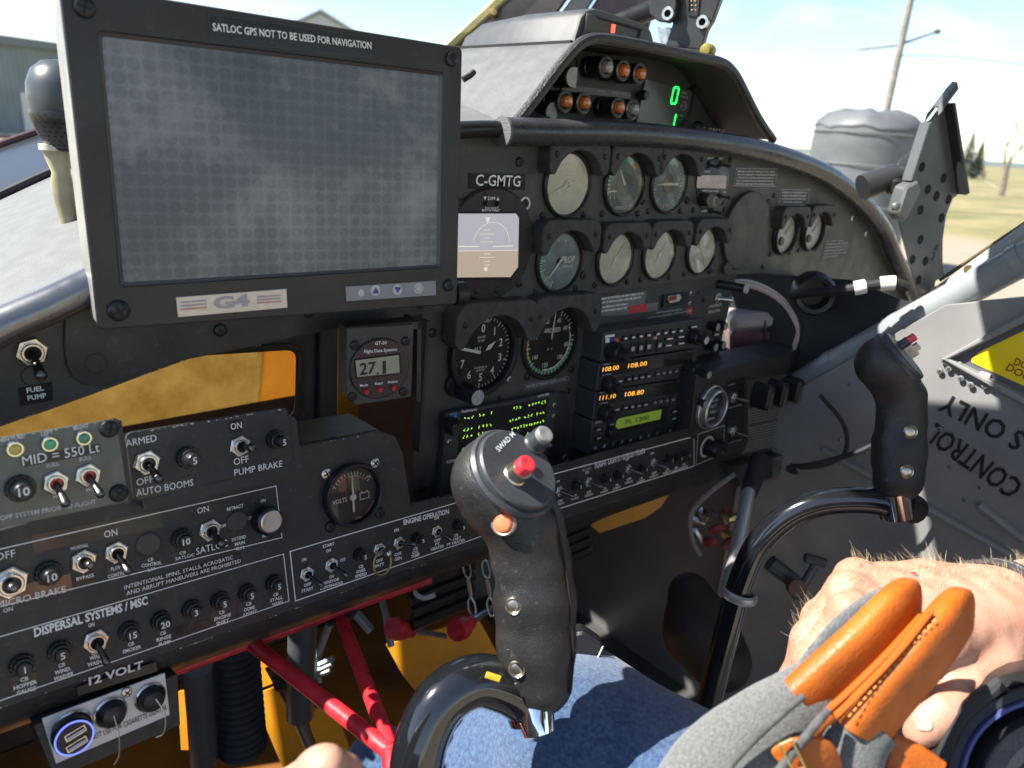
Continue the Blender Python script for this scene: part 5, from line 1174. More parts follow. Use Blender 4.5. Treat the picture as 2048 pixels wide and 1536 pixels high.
# voltmeter on the console's raised corner
VM = gauge(FL, 703, 988, .0245, 'voltmeter', 'small brown-black round voltmeter with red arcs and white needle', mat('dial_brown_black', (.035,.028,.026), .4, var=.2, vscale=60), n=.0004, hood=False, screws=False, cat='gauge')
r = .0245; b = MB(); b.frame(circle(r*1.10, 40), circle(r*.98, 40), .004, .008, ch=.001); VM.part('raised_rim', b, BEZEL)
mb = MB(); arc(mb, .62*r, .68*r, -52, -22, .0013); arc(mb, .62*r, .68*r, 30, 52, .0013); arc(mb, .78*r, .82*r, -60, -25, .0013); VM.part('red_arc', mb, mat('dull_red_arc', (.35,.09,.07), .5), smooth=0)
mb = MB(); arc(mb, .62*r, .68*r, -20, 28, .0013); VM.part('green_arc', mb, mat('dull_green_arc', (.20,.20,.12), .5), smooth=0)
mb = MB(); ticks(mb, .70*r, .80*r, -60, 60, 13, .0005, .0014); VM.part('tick_marks', mb, WHITE, smooth=0)
TL(VM, 'VOLTS', -.5*r, -.12*r, .0038); TL(VM, '10', -.75*r, .42*r, .003); TL(VM, '16', .70*r, .50*r, .003)
mb = MB(); needle(mb, 0, .74*r, .52*r, .0017, .0020, tip=.3, cy=-.10*r); mb.lathe([(.003,.0016),(.0028,.003),(0,.0032)], 16, 0, -.10*r); VM.part('needle', mb, WHITE)
mb = MB(); mb.frame([(.28*r,-.28*r),(.68*r,-.28*r),(.68*r,-.02*r),(.28*r,-.02*r)], [(.32*r,-.24*r),(.64*r,-.24*r),(.64*r,-.06*r),(.32*r,-.06*r)], .0012, .0014); mb.box(.34*r,.40*r,-.02*r,.03*r,.0012,.0014); mb.box(.56*r,.62*r,-.02*r,.03*r,.0012,.0014); VM.part('battery_symbol', mb, DWHITE, smooth=0)
for x, y, m_ in [(651,947,NICKEL),(748,926,NICKEL),(660,1053,SCREWBK),(759,1026,SCREWBK)]: screw(CO, x, y, .0048, m_)
# ledge behind the console corner with printed label
b = MB(); LD = CO.L([(592,893),(760,862)]); z0 = -.003
b.add([(LD[0][0],LD[0][1]+.001,z0), (LD[1][0],LD[1][1]+.001,z0), (LD[1][0]-.008,LD[1][1]+.012,-.036), (LD[0][0]-.004,LD[0][1]+.012,-.036)], [(0,1,2,3)]); lg = CO.part('ledge', b, mat('bronze_ledge', (.10,.082,.04), .4, .3, var=.2, vscale=40), smooth=0)

# ---- grey fuel panel
MP = Thing(FL, 120, 930, 'fuel_switch_panel', 'grey-green fuel panel with lamps, red-bushed toggles and MID label', 'panel', n=.030)
MP.hs = .64; MP.hb = .70
b = MB(); b.prism(rpoly(MP.L([(-160,902),(232,837),(259,1003),(-160,1090)]), .003), -.0016, 0, .0004); MP.part('plate', b, mat('grey_green_plate', (.11,.115,.10), .42, .3, var=.12, vscale=24, rvar=.1))
b = MB(); b.prism(MP.L([(236,840),(244,842),(266,1000),(258,1008)], -.001), -.012, -.0018); MP.part('side_flange', b, BEZEL)
for x, y in [(218,857),(237,986)]: screw(MP, x, y, .0058)
for x, y, c, nm in [(28,897,(.45,.33,.03),'amber'),(97,887,(.02,.32,.16),'green'),(165,875,(.015,.20,.11),'green_dark')]:
    lx, ly = MP.l(x, y); b = MB(); b.lathe([(.0050,0),(.0050,.0022),(.0042,.0040),(.0032,.0040)], 28); o = MP.part('indicator_lamp', b, CHROME, None, (lx, ly, 0))
    b = MB(); b.lathe([(.0032,.0030),(.0027,.0044),(0,.0050)], 20); link('lens', b.mesh('lens', mat('lens_'+nm, c, .15, coat=.5)), o)
def WM(s, a, c, h, m=None, bold=.02): return T(MP, s, a, c, h, m or DWHITE, z=.0004, bold=bold)
WM('MIN FUEL', (-2,886), (49,875), 8); WM('LEFT', (83,872), (107,867), 8); WM('RIGHT', (148,861), (178,855), 8); WM('FULL', (94,936), (119,930), 8); WM('FULL', (160,924), (184,917), 8); WM('MIN', (107,998), (126,994), 8); WM('MIN', (173,984), (192,979), 8); WM('TURN OFF SYSTEM PRIOR TO FLIGHT', (-46,1049), (193,1007), 9, bold=.02)
pl = placard(MP, [(41,915),(200,887),(203,905),(44,935)], TAPE); T(MP, 'MID = 550 Lt', (46,932), (200,903), 19, z=.0013, bold=.0, parent=pl)
RB = mat('red_bushing', (.45,.06,.04), .5)
toggle(MP, 110, 965, .0118, .05, -.62, .024, rz=.3, inner=RB, lr=.0040); toggle(MP, 175, 950, .0118, .12, -.58, .024, rz=.25, inner=RB, lr=.0040)
breaker(MP, 40, 976, '10', .0112, .015)
# ---- black boom panel
BP = Thing(FL, 420, 930, 'boom_switch_panel', 'black switch panel with AUTO BOOMS and PUMP BRAKE labels', 'panel', n=.016)
BP.hs = .68; BP.hb = .80
b = MB(); b.prism(rpoly(BP.L([(250,866),(575,814),(588,926),(268,1006)]), .005), -.0016, 0, .0004); BP.part('plate', b, BLACK2)
b = MB(); b.prism(rpoly(BP.L([(252,880),(570,826),(582,940),(270,1012)], -.02), .005), -.045, -.0020); BP.part('housing', b, BLACK2)
def WB(s, a, c, h, pl=None): 
    if pl: q = placard(BP, pl, TAPEC); return T(BP, s, a, c, h, z=.0013, bold=.0, parent=q)
    return T(BP, s, a, c, h, z=.0006, bold=.0)
WB('ARMED', (252,894), (314,882), 14); WB('OFF', (274,972), (307,964), 14); WB('AUTO BOOMS', (273,993), (387,971), 14, [(268,976),(392,950),(395,974),(272,999)])
WB('ON', (462,860), (484,856), 13, [(456,842),(484,837),(486,862),(458,866)]); WB('OFF', (468,931), (498,924), 14); WB('PUMP BRAKE', (469,952), (565,933), 13)
toggle(BP, 292, 925, .0128, .08, -.50, .024, rz=.2, inner=BEZEL, lr=.0044); breaker(BP, 374, 914, '5', .0095, .018)
toggle(BP, 478, 892, .0118, .22, .04, .018, rz=.3, inner=BEZEL, lr=.0044); breaker(BP, 549, 878, '5', .0088, .020)

# ---- hopper sight window seen through the cut-out
def translucent(nm='amber_fiberglass', c0=(.36,.25,.085), c1=(.64,.51,.27)):
    m = bpy.data.materials.new(nm); m.use_nodes = True; n = m.node_tree.nodes; l = m.node_tree.links; b = n['Principled BSDF']
    tc = n.new('ShaderNodeTexCoord'); nz = n.new('ShaderNodeTexNoise'); nz.inputs['Scale'].default_value = 16; nz.inputs['Detail'].default_value = 14; nz.inputs['Roughness'].default_value = .75; l.new(tc.outputs['Object'], nz.inputs['Vector'])
    mp = n.new('ShaderNodeMapping'); mp.inputs['Scale'].default_value = (900,900,1); l.new(tc.outputs['Object'], mp.inputs[0]); n2 = n.new('ShaderNodeTexNoise'); n2.inputs['Scale'].default_value = 1; n2.inputs['Detail'].default_value = 3; l.new(mp.outputs[0], n2.inputs['Vector'])
    ad = n.new('ShaderNodeMath'); ad.operation = 'MULTIPLY_ADD'; l.new(n2.outputs[0], ad.inputs[0]); ad.inputs[1].default_value = .35; l.new(nz.outputs[0], ad.inputs[2])
    rp = n.new('ShaderNodeValToRGB'); l.new(ad.outputs[0], rp.inputs[0]); rp.color_ramp.elements[0].position = .45; rp.color_ramp.elements[1].position = .95; rp.color_ramp.elements[0].color = c0+(1,); rp.color_ramp.elements[1].color = c1+(1,)
    l.new(rp.outputs[0], b.inputs['Base Color']); b.inputs['Roughness'].default_value = .35
    t = n.new('ShaderNodeBsdfTranslucent'); l.new(rp.outputs[0], t.inputs[0]); mx = n.new('ShaderNodeMixShader'); mx.inputs[0].default_value = .86; l.new(b.outputs[0], mx.inputs[1]); l.new(t.outputs[0], mx.inputs[2]); l.new(mx.outputs[0], n['Material Output'].inputs[0]); return m
FH = Frame((2800,405), GRAV, (960,700), .75, -.10)
FW = Frame((2800,405), GRAV, (960,700), .75, -.62)
HP = Thing(FW, 420, 770, 'hopper_wall', 'amber translucent hopper wall behind the sight window', 'wall')
b = MB(); b.prism(HP.L([(-500,560),(538,560),(506,960),(-500,1250)]), -.004, 0); HP.part('amber_sheet', b, translucent())
b = MB(); b.prism(HP.L([(539,560),(700,560),(700,960),(507,960)]), -.004, 0); HP.part('sunlit_orange_sheet', b, translucent('sunlit_orange_fiberglass', (.56,.32,.08), (.66,.42,.14)))  # brighter orange part of the sheet, sunlight put into its colour
b = MB(); b.prism(HP.L([(701,560),(1000,560),(1000,1000),(701,1000)]), -.004, 0); HP.part('brown_sheet', b, RUST)
HW = Thing(FH, 420, 770, 'window_surround', 'black plate around the amber sight window, with worn seal', 'frame')
win = rpoly(HW.L([(-240,740),(600,690),(596,838),(-240,1010)], .012), .016, 6)
outr = rpoly(HW.L([(-300,715),(672,575),(668,930),(-300,1180)], .012), .004, 6)
b = MB(); b.frame(outr, win, .008, .014, ch=.001); HW.part('window_plate', b, BLACK2)
b = MB(); b.tube([(x,y,.013) for x,y in win], .0042, 8, closed=True); HW.part('window_seal', b, mat('worn_seal', (.05,.045,.03), .35))
for x, y in [(655,716),(657,800),(512,685)]: screw(HW, x, y, .0052, NICKEL, z=.014)
b = MB(); b.prism(HW.L([(676,640),(716,640),(716,870),(676,870)], -.02), -.022, -.020); HW.part('orange_former', b, ORANGE)
b = MB(); b.prism(HW.L([(640,560),(676,560),(672,900),(636,900)], .02), .016, .022, .001); HW.part('post', b, BLACK2)

# paint chips along worn plate edges
CHIP = mat('bare_metal_chip', (.42,.40,.36), .4, .6)
def chips(th, pts, n, size, z, seed):
    rn = random.Random(seed); mb = MB(); P = [Vector(th.l(x, y, z)) for x, y in pts]
    for _ in range(n):
        i = rn.randrange(len(P)-1); c = P[i].lerp(P[i+1], rn.random()); s_ = size*rn.uniform(.25, 1.0); d = (P[i+1]-P[i]).normalized(); m_ = rn.randint(5, 7); nn = Vector((-d.y, d.x)); c = c-nn*rn.uniform(0, size*.5)
        mb.add([(*(c+d*(math.cos(6.283*k/m_)*s_*rn.uniform(.6,1.6))+nn*(math.sin(6.283*k/m_)*s_*rn.uniform(.3,.7))), z) for k in range(m_)], [tuple(range(m_))])
    o = th.part('paint_chips', mb, CHIP, smooth=0); o['kind'] = 'stuff'
chips(BP, [(262,866),(420,841),(566,818)], 30, .0011, .0003, 1); chips(MP, [(-60,888),(222,841)], 18, .0009, .0003, 2); chips(CO, [(480,915),(750,866)], 14, .0010, .0004, 3)
chips(PAN, [(10,848),(190,784),(376,716),(545,681)], 22, .0009, .0006, 4); chips(CO, [(-10,1419),(300,1317),(600,1214),(880,1117)], 30, .0010, .0004, 5); chips(CO, [(830,1006),(1000,960)], 8, .0009, .0004, 6)

def plate_px(name, pts, d, m, dd=0.0):
    P = [wpt(x, y, d+dd*(y-1300)/1000) for x, y in pts]; o0 = P[0].copy(); nrm = (P[1]-P[0]).cross(P[2]-P[0]).normalized(); b = MB(); n_ = len(P)
    if nrm.dot(CAM-o0) < 0: nrm = -nrm
    vs = [p-o0 for p in P]+[p-o0-nrm*.006 for p in P]; b.add(vs, [tuple(range(n_)), tuple(range(2*n_-1,n_-1,-1))]+[(i, n_+i, n_+(i+1) % n_, (i+1) % n_) for i in range(n_)]); o = link(name, b.mesh(name, m, 0), None, o0); return o

# ================================================================== ANNUNCIATOR POD
VINYL = mat('grey_black_vinyl', (.095,.098,.098), .5, var=.15, vscale=60, bump=.6, bscale=800, dust=.2)
PODIN = mat('pod_inner_black', (.040,.040,.040), .6, var=.15, vscale=20)
TRIM = [(1012,268),(1045,230),(1085,178),(1118,134),(1146,101),(1160,88),(1176,80),(1200,77),(1250,84),(1330,100),(1400,115),(1436,123),(1456,133),(1472,152),(1486,178),(1503,212),(1522,246),(1546,280)]
PO = Thing(FA, 1280, 260, 'annunciator_pod', 'hooded warning light pod on top of the panel', 'pod', n=.002)
tr = [Vector((*PO.l(x, y), 0)) for x, y in TRIM]; trs = [p for p in spline(tr, 4)]
b = MB(); b.tube(trs, .0056, 10); PO.part('trim_bead', b, mat('ribbed_vinyl_bead', (.034,.035,.037), .45, bump=1.0, bscale=500, dust=.25))
n_ = len(trs); DEP = .24
b = MB()
for off, flip in ((0.0, 0), (-.0035, 1)):
    o_ = [p*1.0 for p in trs]; c = sum(o_, Vector())/n_
    ring = [c+(p-c)*(1+off/.1) for p in o_]
    vs = [(p.x, p.y, -.001) for p in ring]+[(p.x, p.y, -DEP) for p in ring]; fs = [(i, i+1, n_+i+1, n_+i) for i in range(n_-1)]
    b.add(vs, [f[::-1] for f in fs] if flip else fs, flip)
PO.part('shell', b, [VINYL, PODIN], smooth=40)
FZ = -.072
b = MB(); b.sheet([(p.x, p.y) for p in trs], FZ); PO.part('light_panel', b, PODIN, smooth=0)
ORG = mat('orange_lens', (.62,.17,.03), .22, coat=.6, var=.15, vscale=300); GRL = mat('grey_lens', (.30,.29,.28), .2, coat=.5)
def lamp(x, y, lens, ln=.030, r=.0110):
    z = FZ+ln; lx, ly = PO.l(x, y, z)
    b = MB(); b.lathe([(r*1.02,0),(r*1.02,ln*.25),(r*.92,ln*.28),(r*.92,ln*.36),(r*1.0,ln*.4),(r*1.0,ln*.97),(r*.93,ln),(r*.72,ln),(r*.70,ln*.75),(0,ln*.75)], 28); o = PO.part('indicator_light', b, BEZEL, None, (lx, ly, FZ))
    b = MB(); b.lathe([(r*1.01,ln*.955),(r*1.01,ln*1.0),(r*.92,ln*1.04),(r*.84,ln*1.0)], 28); link('rim', b.mesh('rim', mat('lamp_rim', (.26,.26,.26), .35, .5)), o)
    b = MB(); b.lathe([(r*.60,ln*.75),(r*.60,ln*1.05),(r*.50,ln*1.16),(r*.2,ln*1.2),(0,ln*1.2)], 20); link('lens', b.mesh('lens', lens), o)
for x, y, m_ in [(1213,134,GRL),(1247,141,ORG),(1280,147,ORG),(1131,203,ORG),(1168,206,ORG),(1237,215,ORG),(1266,219,GRL)]: lamp(x, y, m_)
for x, y in [(1146,155),(1106,225)]:
    z = FZ+.022; lx, ly = PO.l(x, y, z); b = MB(); b.lathe([(.0105,0),(.0105,.022),(.009,.0235),(0,.0235)], 24); o = PO.part('rheostat_knob', b, BEZEL, None, (lx-.002, ly, FZ))
    b = MB(); pts = [(.010*math.sin(rad(a)), .010*math.cos(rad(a))) for a in range(0, -181, -15)]+[(.005,-.010),(.005,.010)]; b.prism(pts, .0236, .0246); link('scale_tag', b.mesh('scale_tag', mat('scale_grey', (.36,.36,.33), .5, var=.2, vscale=400)), o)
b = MB(); lx, ly = PO.l(1120, 128, FZ); b.frame(circle(.0135, 28), circle(.0125, 28), 0, .001); o = PO.part('hole_ring', b, BEZEL, None, (lx+.012, ly, FZ+.0005))
b = MB(); b.prism(PO.L([(1123,168),(1262,184),(1260,199),(1122,183)], FZ+.002), FZ+.0003, FZ+.003, .0005); pl = PO.part('legend_plate', b, mat('legend_grey', (.105,.10,.095), .5))
mb = MB(); greek(PO, (1196,184), (1212,186), 4, GREYTXT, FZ+.0035, mb); greek(PO, (1226,187.5), (1252,190), 4, GREYTXT, FZ+.0035, mb); link('lettering', mb.mesh('lettering', GREYTXT, 0), pl)
RO = [(1292,157),(1384,182),(1378,222),(1366,240),(1352,262),(1270,262)]
b = MB(); b.prism(PO.L(RO, FZ+.004), FZ+.0003, FZ+.004, .0006); ro = PO.part('pressure_readout', b, mat('readout_glass', (.070,.080,.072), .22))
GRN = mat('green_segments', (.01,.3,.05), .4, emit=(.01,.95,.09), estr=1.0)
def seg(cx_, cy_, w, h, which, z=FZ+.0046):
    """seven-segment digit at a photo spot, size in pixels"""
    s_ = PO.sc(cx_, cy_, z); lx, ly = PO.l(cx_, cy_, z); W_, H_ = w*s_*1.35, h*s_; t = .13*H_; sk = .14
    R_ = {'a':((-.5,.5),(.5,.5)),'d':((-.5,-.5),(.5,-.5)),'g':((-.5,0),(.5,0)),'f':((-.5,0),(-.5,.5)),'b':((.5,0),(.5,.5)),'e':((-.5,-.5),(-.5,0)),'c':((.5,-.5),(.5,0))}
    mb = MB()
    for q in which:
        (x0,y0),(x1,y1) = R_[q]; A = Vector((x0*W_, y0*H_)); B_ = Vector((x1*W_, y1*H_)); d = (B_-A).normalized(); A += d*t*.35; B_ -= d*t*.35; nn = Vector((-d.y, d.x))*t*.5
        P = [A-nn, B_-nn, B_+d*t*.25, B_+nn, A+nn, A-d*t*.25]; mb.add([(lx+p.x+sk*p.y, ly+p.y, z) for p in P], [tuple(range(6))])
    return link('digit', mb.mesh('digit', GRN, 0), ro)
seg(1350, 191, 12, 30, 'abcdef'); seg(1344, 243, 12, 30, 'bc')
for s_, a, c in [('PSI',(1363,187),(1373,188.5)),('PRESS',(1362,195),(1375,197)),('FUEL',(1356,232),(1366,233.5))]: T(PO, s_, a, c, 3.6, GREYTXT, z=FZ+.0046)
b = MB(); lx, ly = PO.l(1368, 212, FZ+.0046); b.frame(circle(.0055, 24), circle(.0047, 24), FZ+.004, FZ+.0044); b.box(-.005,.005,-.0004,.0004,FZ+.004,FZ+.0045); o = link('emblem', b.mesh('emblem', GREYTXT), ro, (lx, ly, 0))
for x, y in [(1281,190),(1387,178)]: knob(PO, x, y, .0055, .010, z=FZ+.004, ribs=8)
b = MB(); line_frame(PO, [(1387,182),(1381,224),(1362,252)], 4, FZ+.005, False, mb=b); PO.part('readout_edge', b, BEZEL, smooth=0)
screw(PO, 1389, 148, .0040, z=FZ+.001)
b = MB(); lx, ly = PO.l(1398, 258, -.05); b.lathe([(.010,0),(.009,.006),(.004,.010),(0,.011)], 12); PO.part('wing_nut', b, BEZEL, None, (lx, ly, -.055)); T(PO, 'C-GMTG', (1402,262), (1450,268), 8, DWHITE, z=-.05)

# ---- tracker unit on the pod
TK = Thing(FA, 1230, 80, 'tracker_unit', 'dark rounded tracker box with small red light on the pod', 'tracker', n=-.012)
TKM = mat('tracker_black', (.060,.062,.064), .42, var=.12, vscale=90, bump=.35, bscale=1500)
fo = [TK.l(x, y) for x, y in [(1146,82),(1160,34),(1172,20),(1190,16),(1286,46),(1298,54),(1304,64),(1314,104)]]
bo = [(x*1.0-.0, y) for x, y in fo]
b = MB(); n_ = len(fo); cx_ = sum(p[0] for p in fo)/n_; cy_ = min(p[1] for p in fo)
def sc_(k, ky, z): return [(cx_+(x-cx_)*k, cy_+(y-cy_)*ky, z) for x, y in fo]
rings = [sc_(.97,.97,0), sc_(1,1,-.003), sc_(1,1,-.10), sc_(.98,.86,-.165), sc_(.93,.55,-.19)]
b.add([p for r_ in rings for p in r_], [(k*n_+i, (k+1)*n_+i, (k+1)*n_+(i+1) % n_, k*n_+(i+1) % n_) for k in range(4) for i in range(n_)]+[tuple(range(n_)), tuple(range(5*n_-1,4*n_-1,-1))]); TK.part('case', b, TKM, smooth=40)
b = MB(); b.frame(TK.L([(1172,26),(1292,60),(1303,100),(1160,78)], .0), TK.L([(1192,36),(1278,62),(1270,92),(1186,80)], .0), .0002, .0030, ch=.0012); TK.part('bezel_frame', b, mat('tracker_face', (.046,.046,.048), .45))
b = MB(); lx, ly = TK.l(1228, 56, .003); b.box(lx-.0016,lx+.0016,ly-.0045,ly+.0035,.0003,.0034); TK.part('status_light', b, mat('red_led', (.5,.06,.04), .3, emit=(.9,.15,.08), estr=.4))
T(TK, 'spidertracks', (1198,72), (1256,84), 6, GREYTXT, z=.0008)
b = MB(); b.prism([(x*1.02, y-.0) for x, y in [TK.l(1146,86), TK.l(1314,108), TK.l(1314,102), TK.l(1146,80)]], -.20, -.002); TK.part('foot_pad', b, RUBBER)

# ---- folding mount bracket
MT = Thing(vframe(1370, 60, .86, -20), 1370, 110, 'mount_bracket', 'black folding arm bracket with hex bolts on the pod top', 'bracket')
BRK = mat('anodised_black', (.030,.030,.032), .36, .2, var=.2, vscale=30, rvar=.08, dust=.08)
b = MB(); b.prism(MT.L([(1355,-90),(1462,-90),(1440,0),(1425,40),(1413,60),(1402,100),(1330,92),(1345,48),(1338,20)]), -.010, 0, .0012); MT.part('arm_plate', b, BRK)
b = MB(); b.prism(MT.L([(1318,-90),(1352,-90),(1360,10),(1356,36),(1342,48),(1322,45),(1306,30),(1304,10)]), .002, .012, .0012); MT.part('lug', b, BRK)
b = MB(); b.prism(MT.L([(1330,92),(1402,100),(1408,124),(1326,116)]), -.020, .004, .001); MT.part('base_foot', b, BRK)
b = MB(); b.prism(MT.L([(1308,50),(1336,52),(1330,100),(1318,98),(1310,70)]), -.016, -.012, .001); MT.part('side_clip', b, STEEL)
for x, y, z in [(1338,28,.012),(1407,45,0.0)]:
    lx, ly = MT.l(x, y, z); b = MB(); b.lathe([(.0075,0),(.0075,.004),(.0070,.005),(.0040,.005)], 24); b.lathe([(.0040,.005),(.0040,.001),(0,.001)], 6, m=1); o = MT.part('hex_bolt', b, [STEEL, DARK], None, (lx, ly, z))
b = MB(); b.frame(rpoly(MT.L([(1378,-60),(1408,-60),(1396,34),(1374,30)]), .003), rpoly(MT.L([(1382,-56),(1403,-56),(1392,29),(1378,26)]), .002), .0002, .002); MT.part('slot_rim', b, BEZEL)
for k in range(6):
    for j in (0, 1): lx, ly = MT.l(1384+j*8-k*.6, 20-9*k, .001); q = MB(); q.lathe([(.0011,.0002),(.0010,.0014),(0,.0016)], 8); MT.part('contact_pin', cached('pin', lambda: q.mesh('contact_pin', mat('brass'))), None, None, (lx, ly, 0))
b = MB(); p = MT.l(1416, 102); b.lathe([(.008,-.005),(.008,.006),(.005,.010),(0,.011)], 14, *p); MT.part('thumb_screw', b, mat('yellow_black_knob', (.20,.16,.03), .4))

# ---- tablet holder at the right end of the panel
TH = Thing(vframe(1850, 420, .98, 42), 1850, 600, 'tablet_holder', 'grey metal tablet holder plate with hooks and hexagonal holes', 'holder')
HM = mat('grey_holder_metal', (.12,.125,.13), .40, .3, var=.12, vscale=14, rvar=.1)
b = MB(); b.prism(TH.L([(1846,246),(1862,240),(1888,205),(1905,300),(1920,386),(1906,398),(1893,430),(1886,480),(1886,530),(1889,552),(1872,562),(1868,580),(1868,600),(1852,618),(1840,600),(1818,520),(1796,436),(1800,410),(1812,360)]), -.003, 0, .0006); TH.part('plate', b, HM)
b = MB(); b.prism(TH.L([(1842,246),(1848,244),(1814,362),(1806,360)]), -.002, .014, .001); TH.part('left_flange', b, HM)
b = MB(); b.prism(TH.L([(1887,206),(1893,206),(1922,384),(1914,388)]), -.002, .016, .001); TH.part('right_flange', b, mat('holder_dark', (.05,.05,.055), .4, .4))
P = [TH.l(x, y) for x, y in [(1848,246),(1852,232),(1868,205),(1882,192),(1892,194)]]
b = MB(); vs = []
for (x, y), zz in zip(P, (.0,.010,.014,.014,.006)): vs += [(x,y,zz-.0), (x+.004,y+.0,zz+.003)]
b = MB(); q0, q1 = TH.l(1850, 244), TH.l(1886, 196); d = Vector((q1[0]-q0[0], q1[1]-q0[1], 0)); arcp = [(0,0,0),(0,.012,.002),(0,.019,.009),(0,.018,.017),(0,.010,.022)]
b.add([(q0[0]+a[0], q0[1]+a[1], a[2]) for a in arcp]+[(q1[0]+a[0], q1[1]+a[1], a[2]) for a in arcp], [(i, 5+i, 6+i, i+1) for i in range(4)]); b.add([(q0[0]+a[0], q0[1]+a[1]-.002, a[2]-.002) for a in arcp]+[(q1[0]+a[0], q1[1]+a[1]-.002, a[2]-.002) for a in arcp], [(i+1, 6+i, 5+i, i) for i in range(4)]); TH.part('top_hook', b, HM)
b = MB(); b.prism(rpoly(TH.L([(1792,372),(1818,358),(1826,378),(1798,434),(1788,442),(1776,424)]), .004), -.002, .018, .003); TH.part('side_hook', b, mat('holder_bright', (.22,.225,.23), .3, .6))
b = MB(); b.lathe([(.006,.018),(.005,.022),(0,.024)], 14, *TH.l(1791, 413, .018)); TH.part('rivet', b, mat('holder_bright'))
def hx(): q = MB(); q.prism([(.0044*math.cos(rad(60*k+30)), .0066*math.sin(rad(60*k+30))) for k in range(6)], .0, .0006); return q.mesh('hole', DARK, 0)
for x, y in [(1844,334),(1887,356),(1829,373),(1856,379),(1873,392),(1897,399),(1841,420),(1883,436),(1841,479),(1825,519),(1851,522),(1837,560)]: lx, ly = TH.l(x, y); TH.part('hole', cached('hexhole', hx), None, None, (lx, ly, .0002))
T(TH, 'RAM', (1868,522), (1878,490), 9, mat('holder_dark'), z=.0006)
b = MB(); a0, a1 = TH.inv(wpt(1725, 375, .98)), TH.inv(wpt(1790, 352, .98)); b.tube([a0, a1], .017, 16); TH.part('ball_arm', b, mat('holder_dark'))
b = MB(); a0, a1 = TH.inv(wpt(1788, 352, .975)), TH.inv(wpt(1785, 385, .975)); b.tube([a0, (a0+a1)/2, a1], [.009,.013,.008], 12); TH.part('ball_joint', b, RUBBER)
b = MB(); a0, a1 = TH.inv(wpt(1868, 588, .965)), TH.inv(wpt(1925, 588, .965)); b.tube([a0, a0.lerp(a1,.3), a0.lerp(a1,.45), a0.lerp(a1,.8), a1], [.010,.012,.014,.015,.013], 14); TH.part('clamp_knob', b, RUBBER)

# ================================================================== RIGHT SIDE: DOOR, TUBES
FD = VFrame((1.02, .6, CAM.z-.4), (0,-1,0), (0,0,1))
DO = Thing(FD, 1900, 900, 'cabin_door', 'grey right cabin door with yellow sign and upside-down black lettering', 'door')
DOORM = mat('door_grey_paint', (.205,.205,.20), .42, var=.14, vscale=10, rvar=.12, dust=.22, bump=.25, bscale=14)
pts = [(-.6,-.9),(.95,-.9),(.95,.42),(.6,.42)]
P = DO.L([(1632,760),(2350,330)])+[(1.0,-.62)]; 
b = MB(); b.prism([DO.l(1500,830), DO.l(1660,742), DO.l(1890,610), (.9, DO.l(1890,610)[1]+.32), (.9,-.75), (DO.l(1500,830)[0],-.75)], -.02, 0, .001); DO.part('door_skin', b, DOORM)
# framed window with the sign
wo_ = [(1888,716),(2060,622),(2220,540),(2300,1020),(2050,806)]; wi_ = [(1906,716),(2060,640),(2200,572),(2260,960),(2050,790)]
b = MB(); b.frame(DO.L(wo_), DO.L(wi_), .0005, .012, ch=.002); DO.part('window_frame', b, DOORM)
b = MB(); b.sheet(DO.L(wi_), .001); DO.part('inner_panel', b, mat('door_inner_grey', (.09,.092,.095), .5, var=.1, vscale=12), smooth=0)
b = MB(); b.prism(rpoly(DO.L([(1940,722),(1958,704),(2060,656),(2140,622),(2160,830),(2060,776)]), .006), .0015, .0025); ys = DO.part('yellow_sign', b, mat('yellow_vinyl', (.80,.60,.01), .4))
BRN = mat('dark_red_print', (.22,.04,.01), .5)
T(DO, 'DO NOT', (2026,729), (2098,756), 15, BRN, z=.0030, parent=ys, bold=.02); T(DO, 'DOOR', (2010,739), (2072,772), 15, BRN, z=.0030, parent=ys, bold=.02)
for x, y in [(1898,738),(1919,729),(1922,757),(1942,770),(1970,772),(1880,742)]: screw(DO, x, y, .004, WALLM, z=.004)
b = MB(); b.box(-.006,.006,-.0035,.0035,0,.004); o = DO.part('latch', b, DWHITE); lx, ly = DO.l(1972, 750); o.location = (lx, ly, .002)
INK = mat('black_stencil', (.012,.012,.012), .5)
T(DO, 'S ONLY', (2056,869), (1892,786), 40, INK, z=.0010, bold=.02); T(DO, 'CONTROL', (2050,967), (1872,846), 44, INK, z=.0010, bold=.02)
for a, c in [((1890,718),(2050,800)), ((1650,900),(2060,1130)), ((1960,1010),(2050,1080))]:
    p, q = DO.l(*a), DO.l(*c); b = MB(); b.tube([(p[0],p[1],.002), (q[0],q[1],.002)], .006, 8); DO.part('stiffener', b, DOORM)
# roll-over tube
TUBG = mat('grey_tube_paint', (.22,.235,.245), .36, var=.08, vscale=10, rvar=.08)
FT = Thing(FD, 1850, 640, 'frame_tube', 'thick grey diagonal frame tube running along the door top', 'tube', n=.05)
P = [FT.inv(wpt(x, y, d)) for x, y, d in [(1560,790,1.16),(1655,735,1.09),(1830,636,.99),(2060,512,.88),(2300,380,.78)]]
b = MB(); b.tube(P, .0200, 20); FT.part('tube', b, TUBG)
for x, y, d in [(1668,727,1.083),(1800,654,1.008),(2040,522,.888)]:
    q = FT.inv(wpt(x, y, d)); d_ = (P[3]-P[1]).normalized(); b = MB(); b.tube([q-d_*.006, q+d_*.006], .0214, 20); FT.part('clamp_band', b, TUBG)
SK = Thing(FD, 1950, 560, 'door_sill_rail', 'pale narrow window rail above the diagonal tube at right', 'rail', n=.0)
P = [SK.inv(wpt(x, y, d)) for x, y, d in [(1870,596,1.02),(2060,462,.91),(2300,310,.80)]]; b = MB(); b.tube(P, .012, 4, upv=Vector((0,0,1))); SK.part('rail', b, mat('pale_rail', (.34,.35,.33), .5))
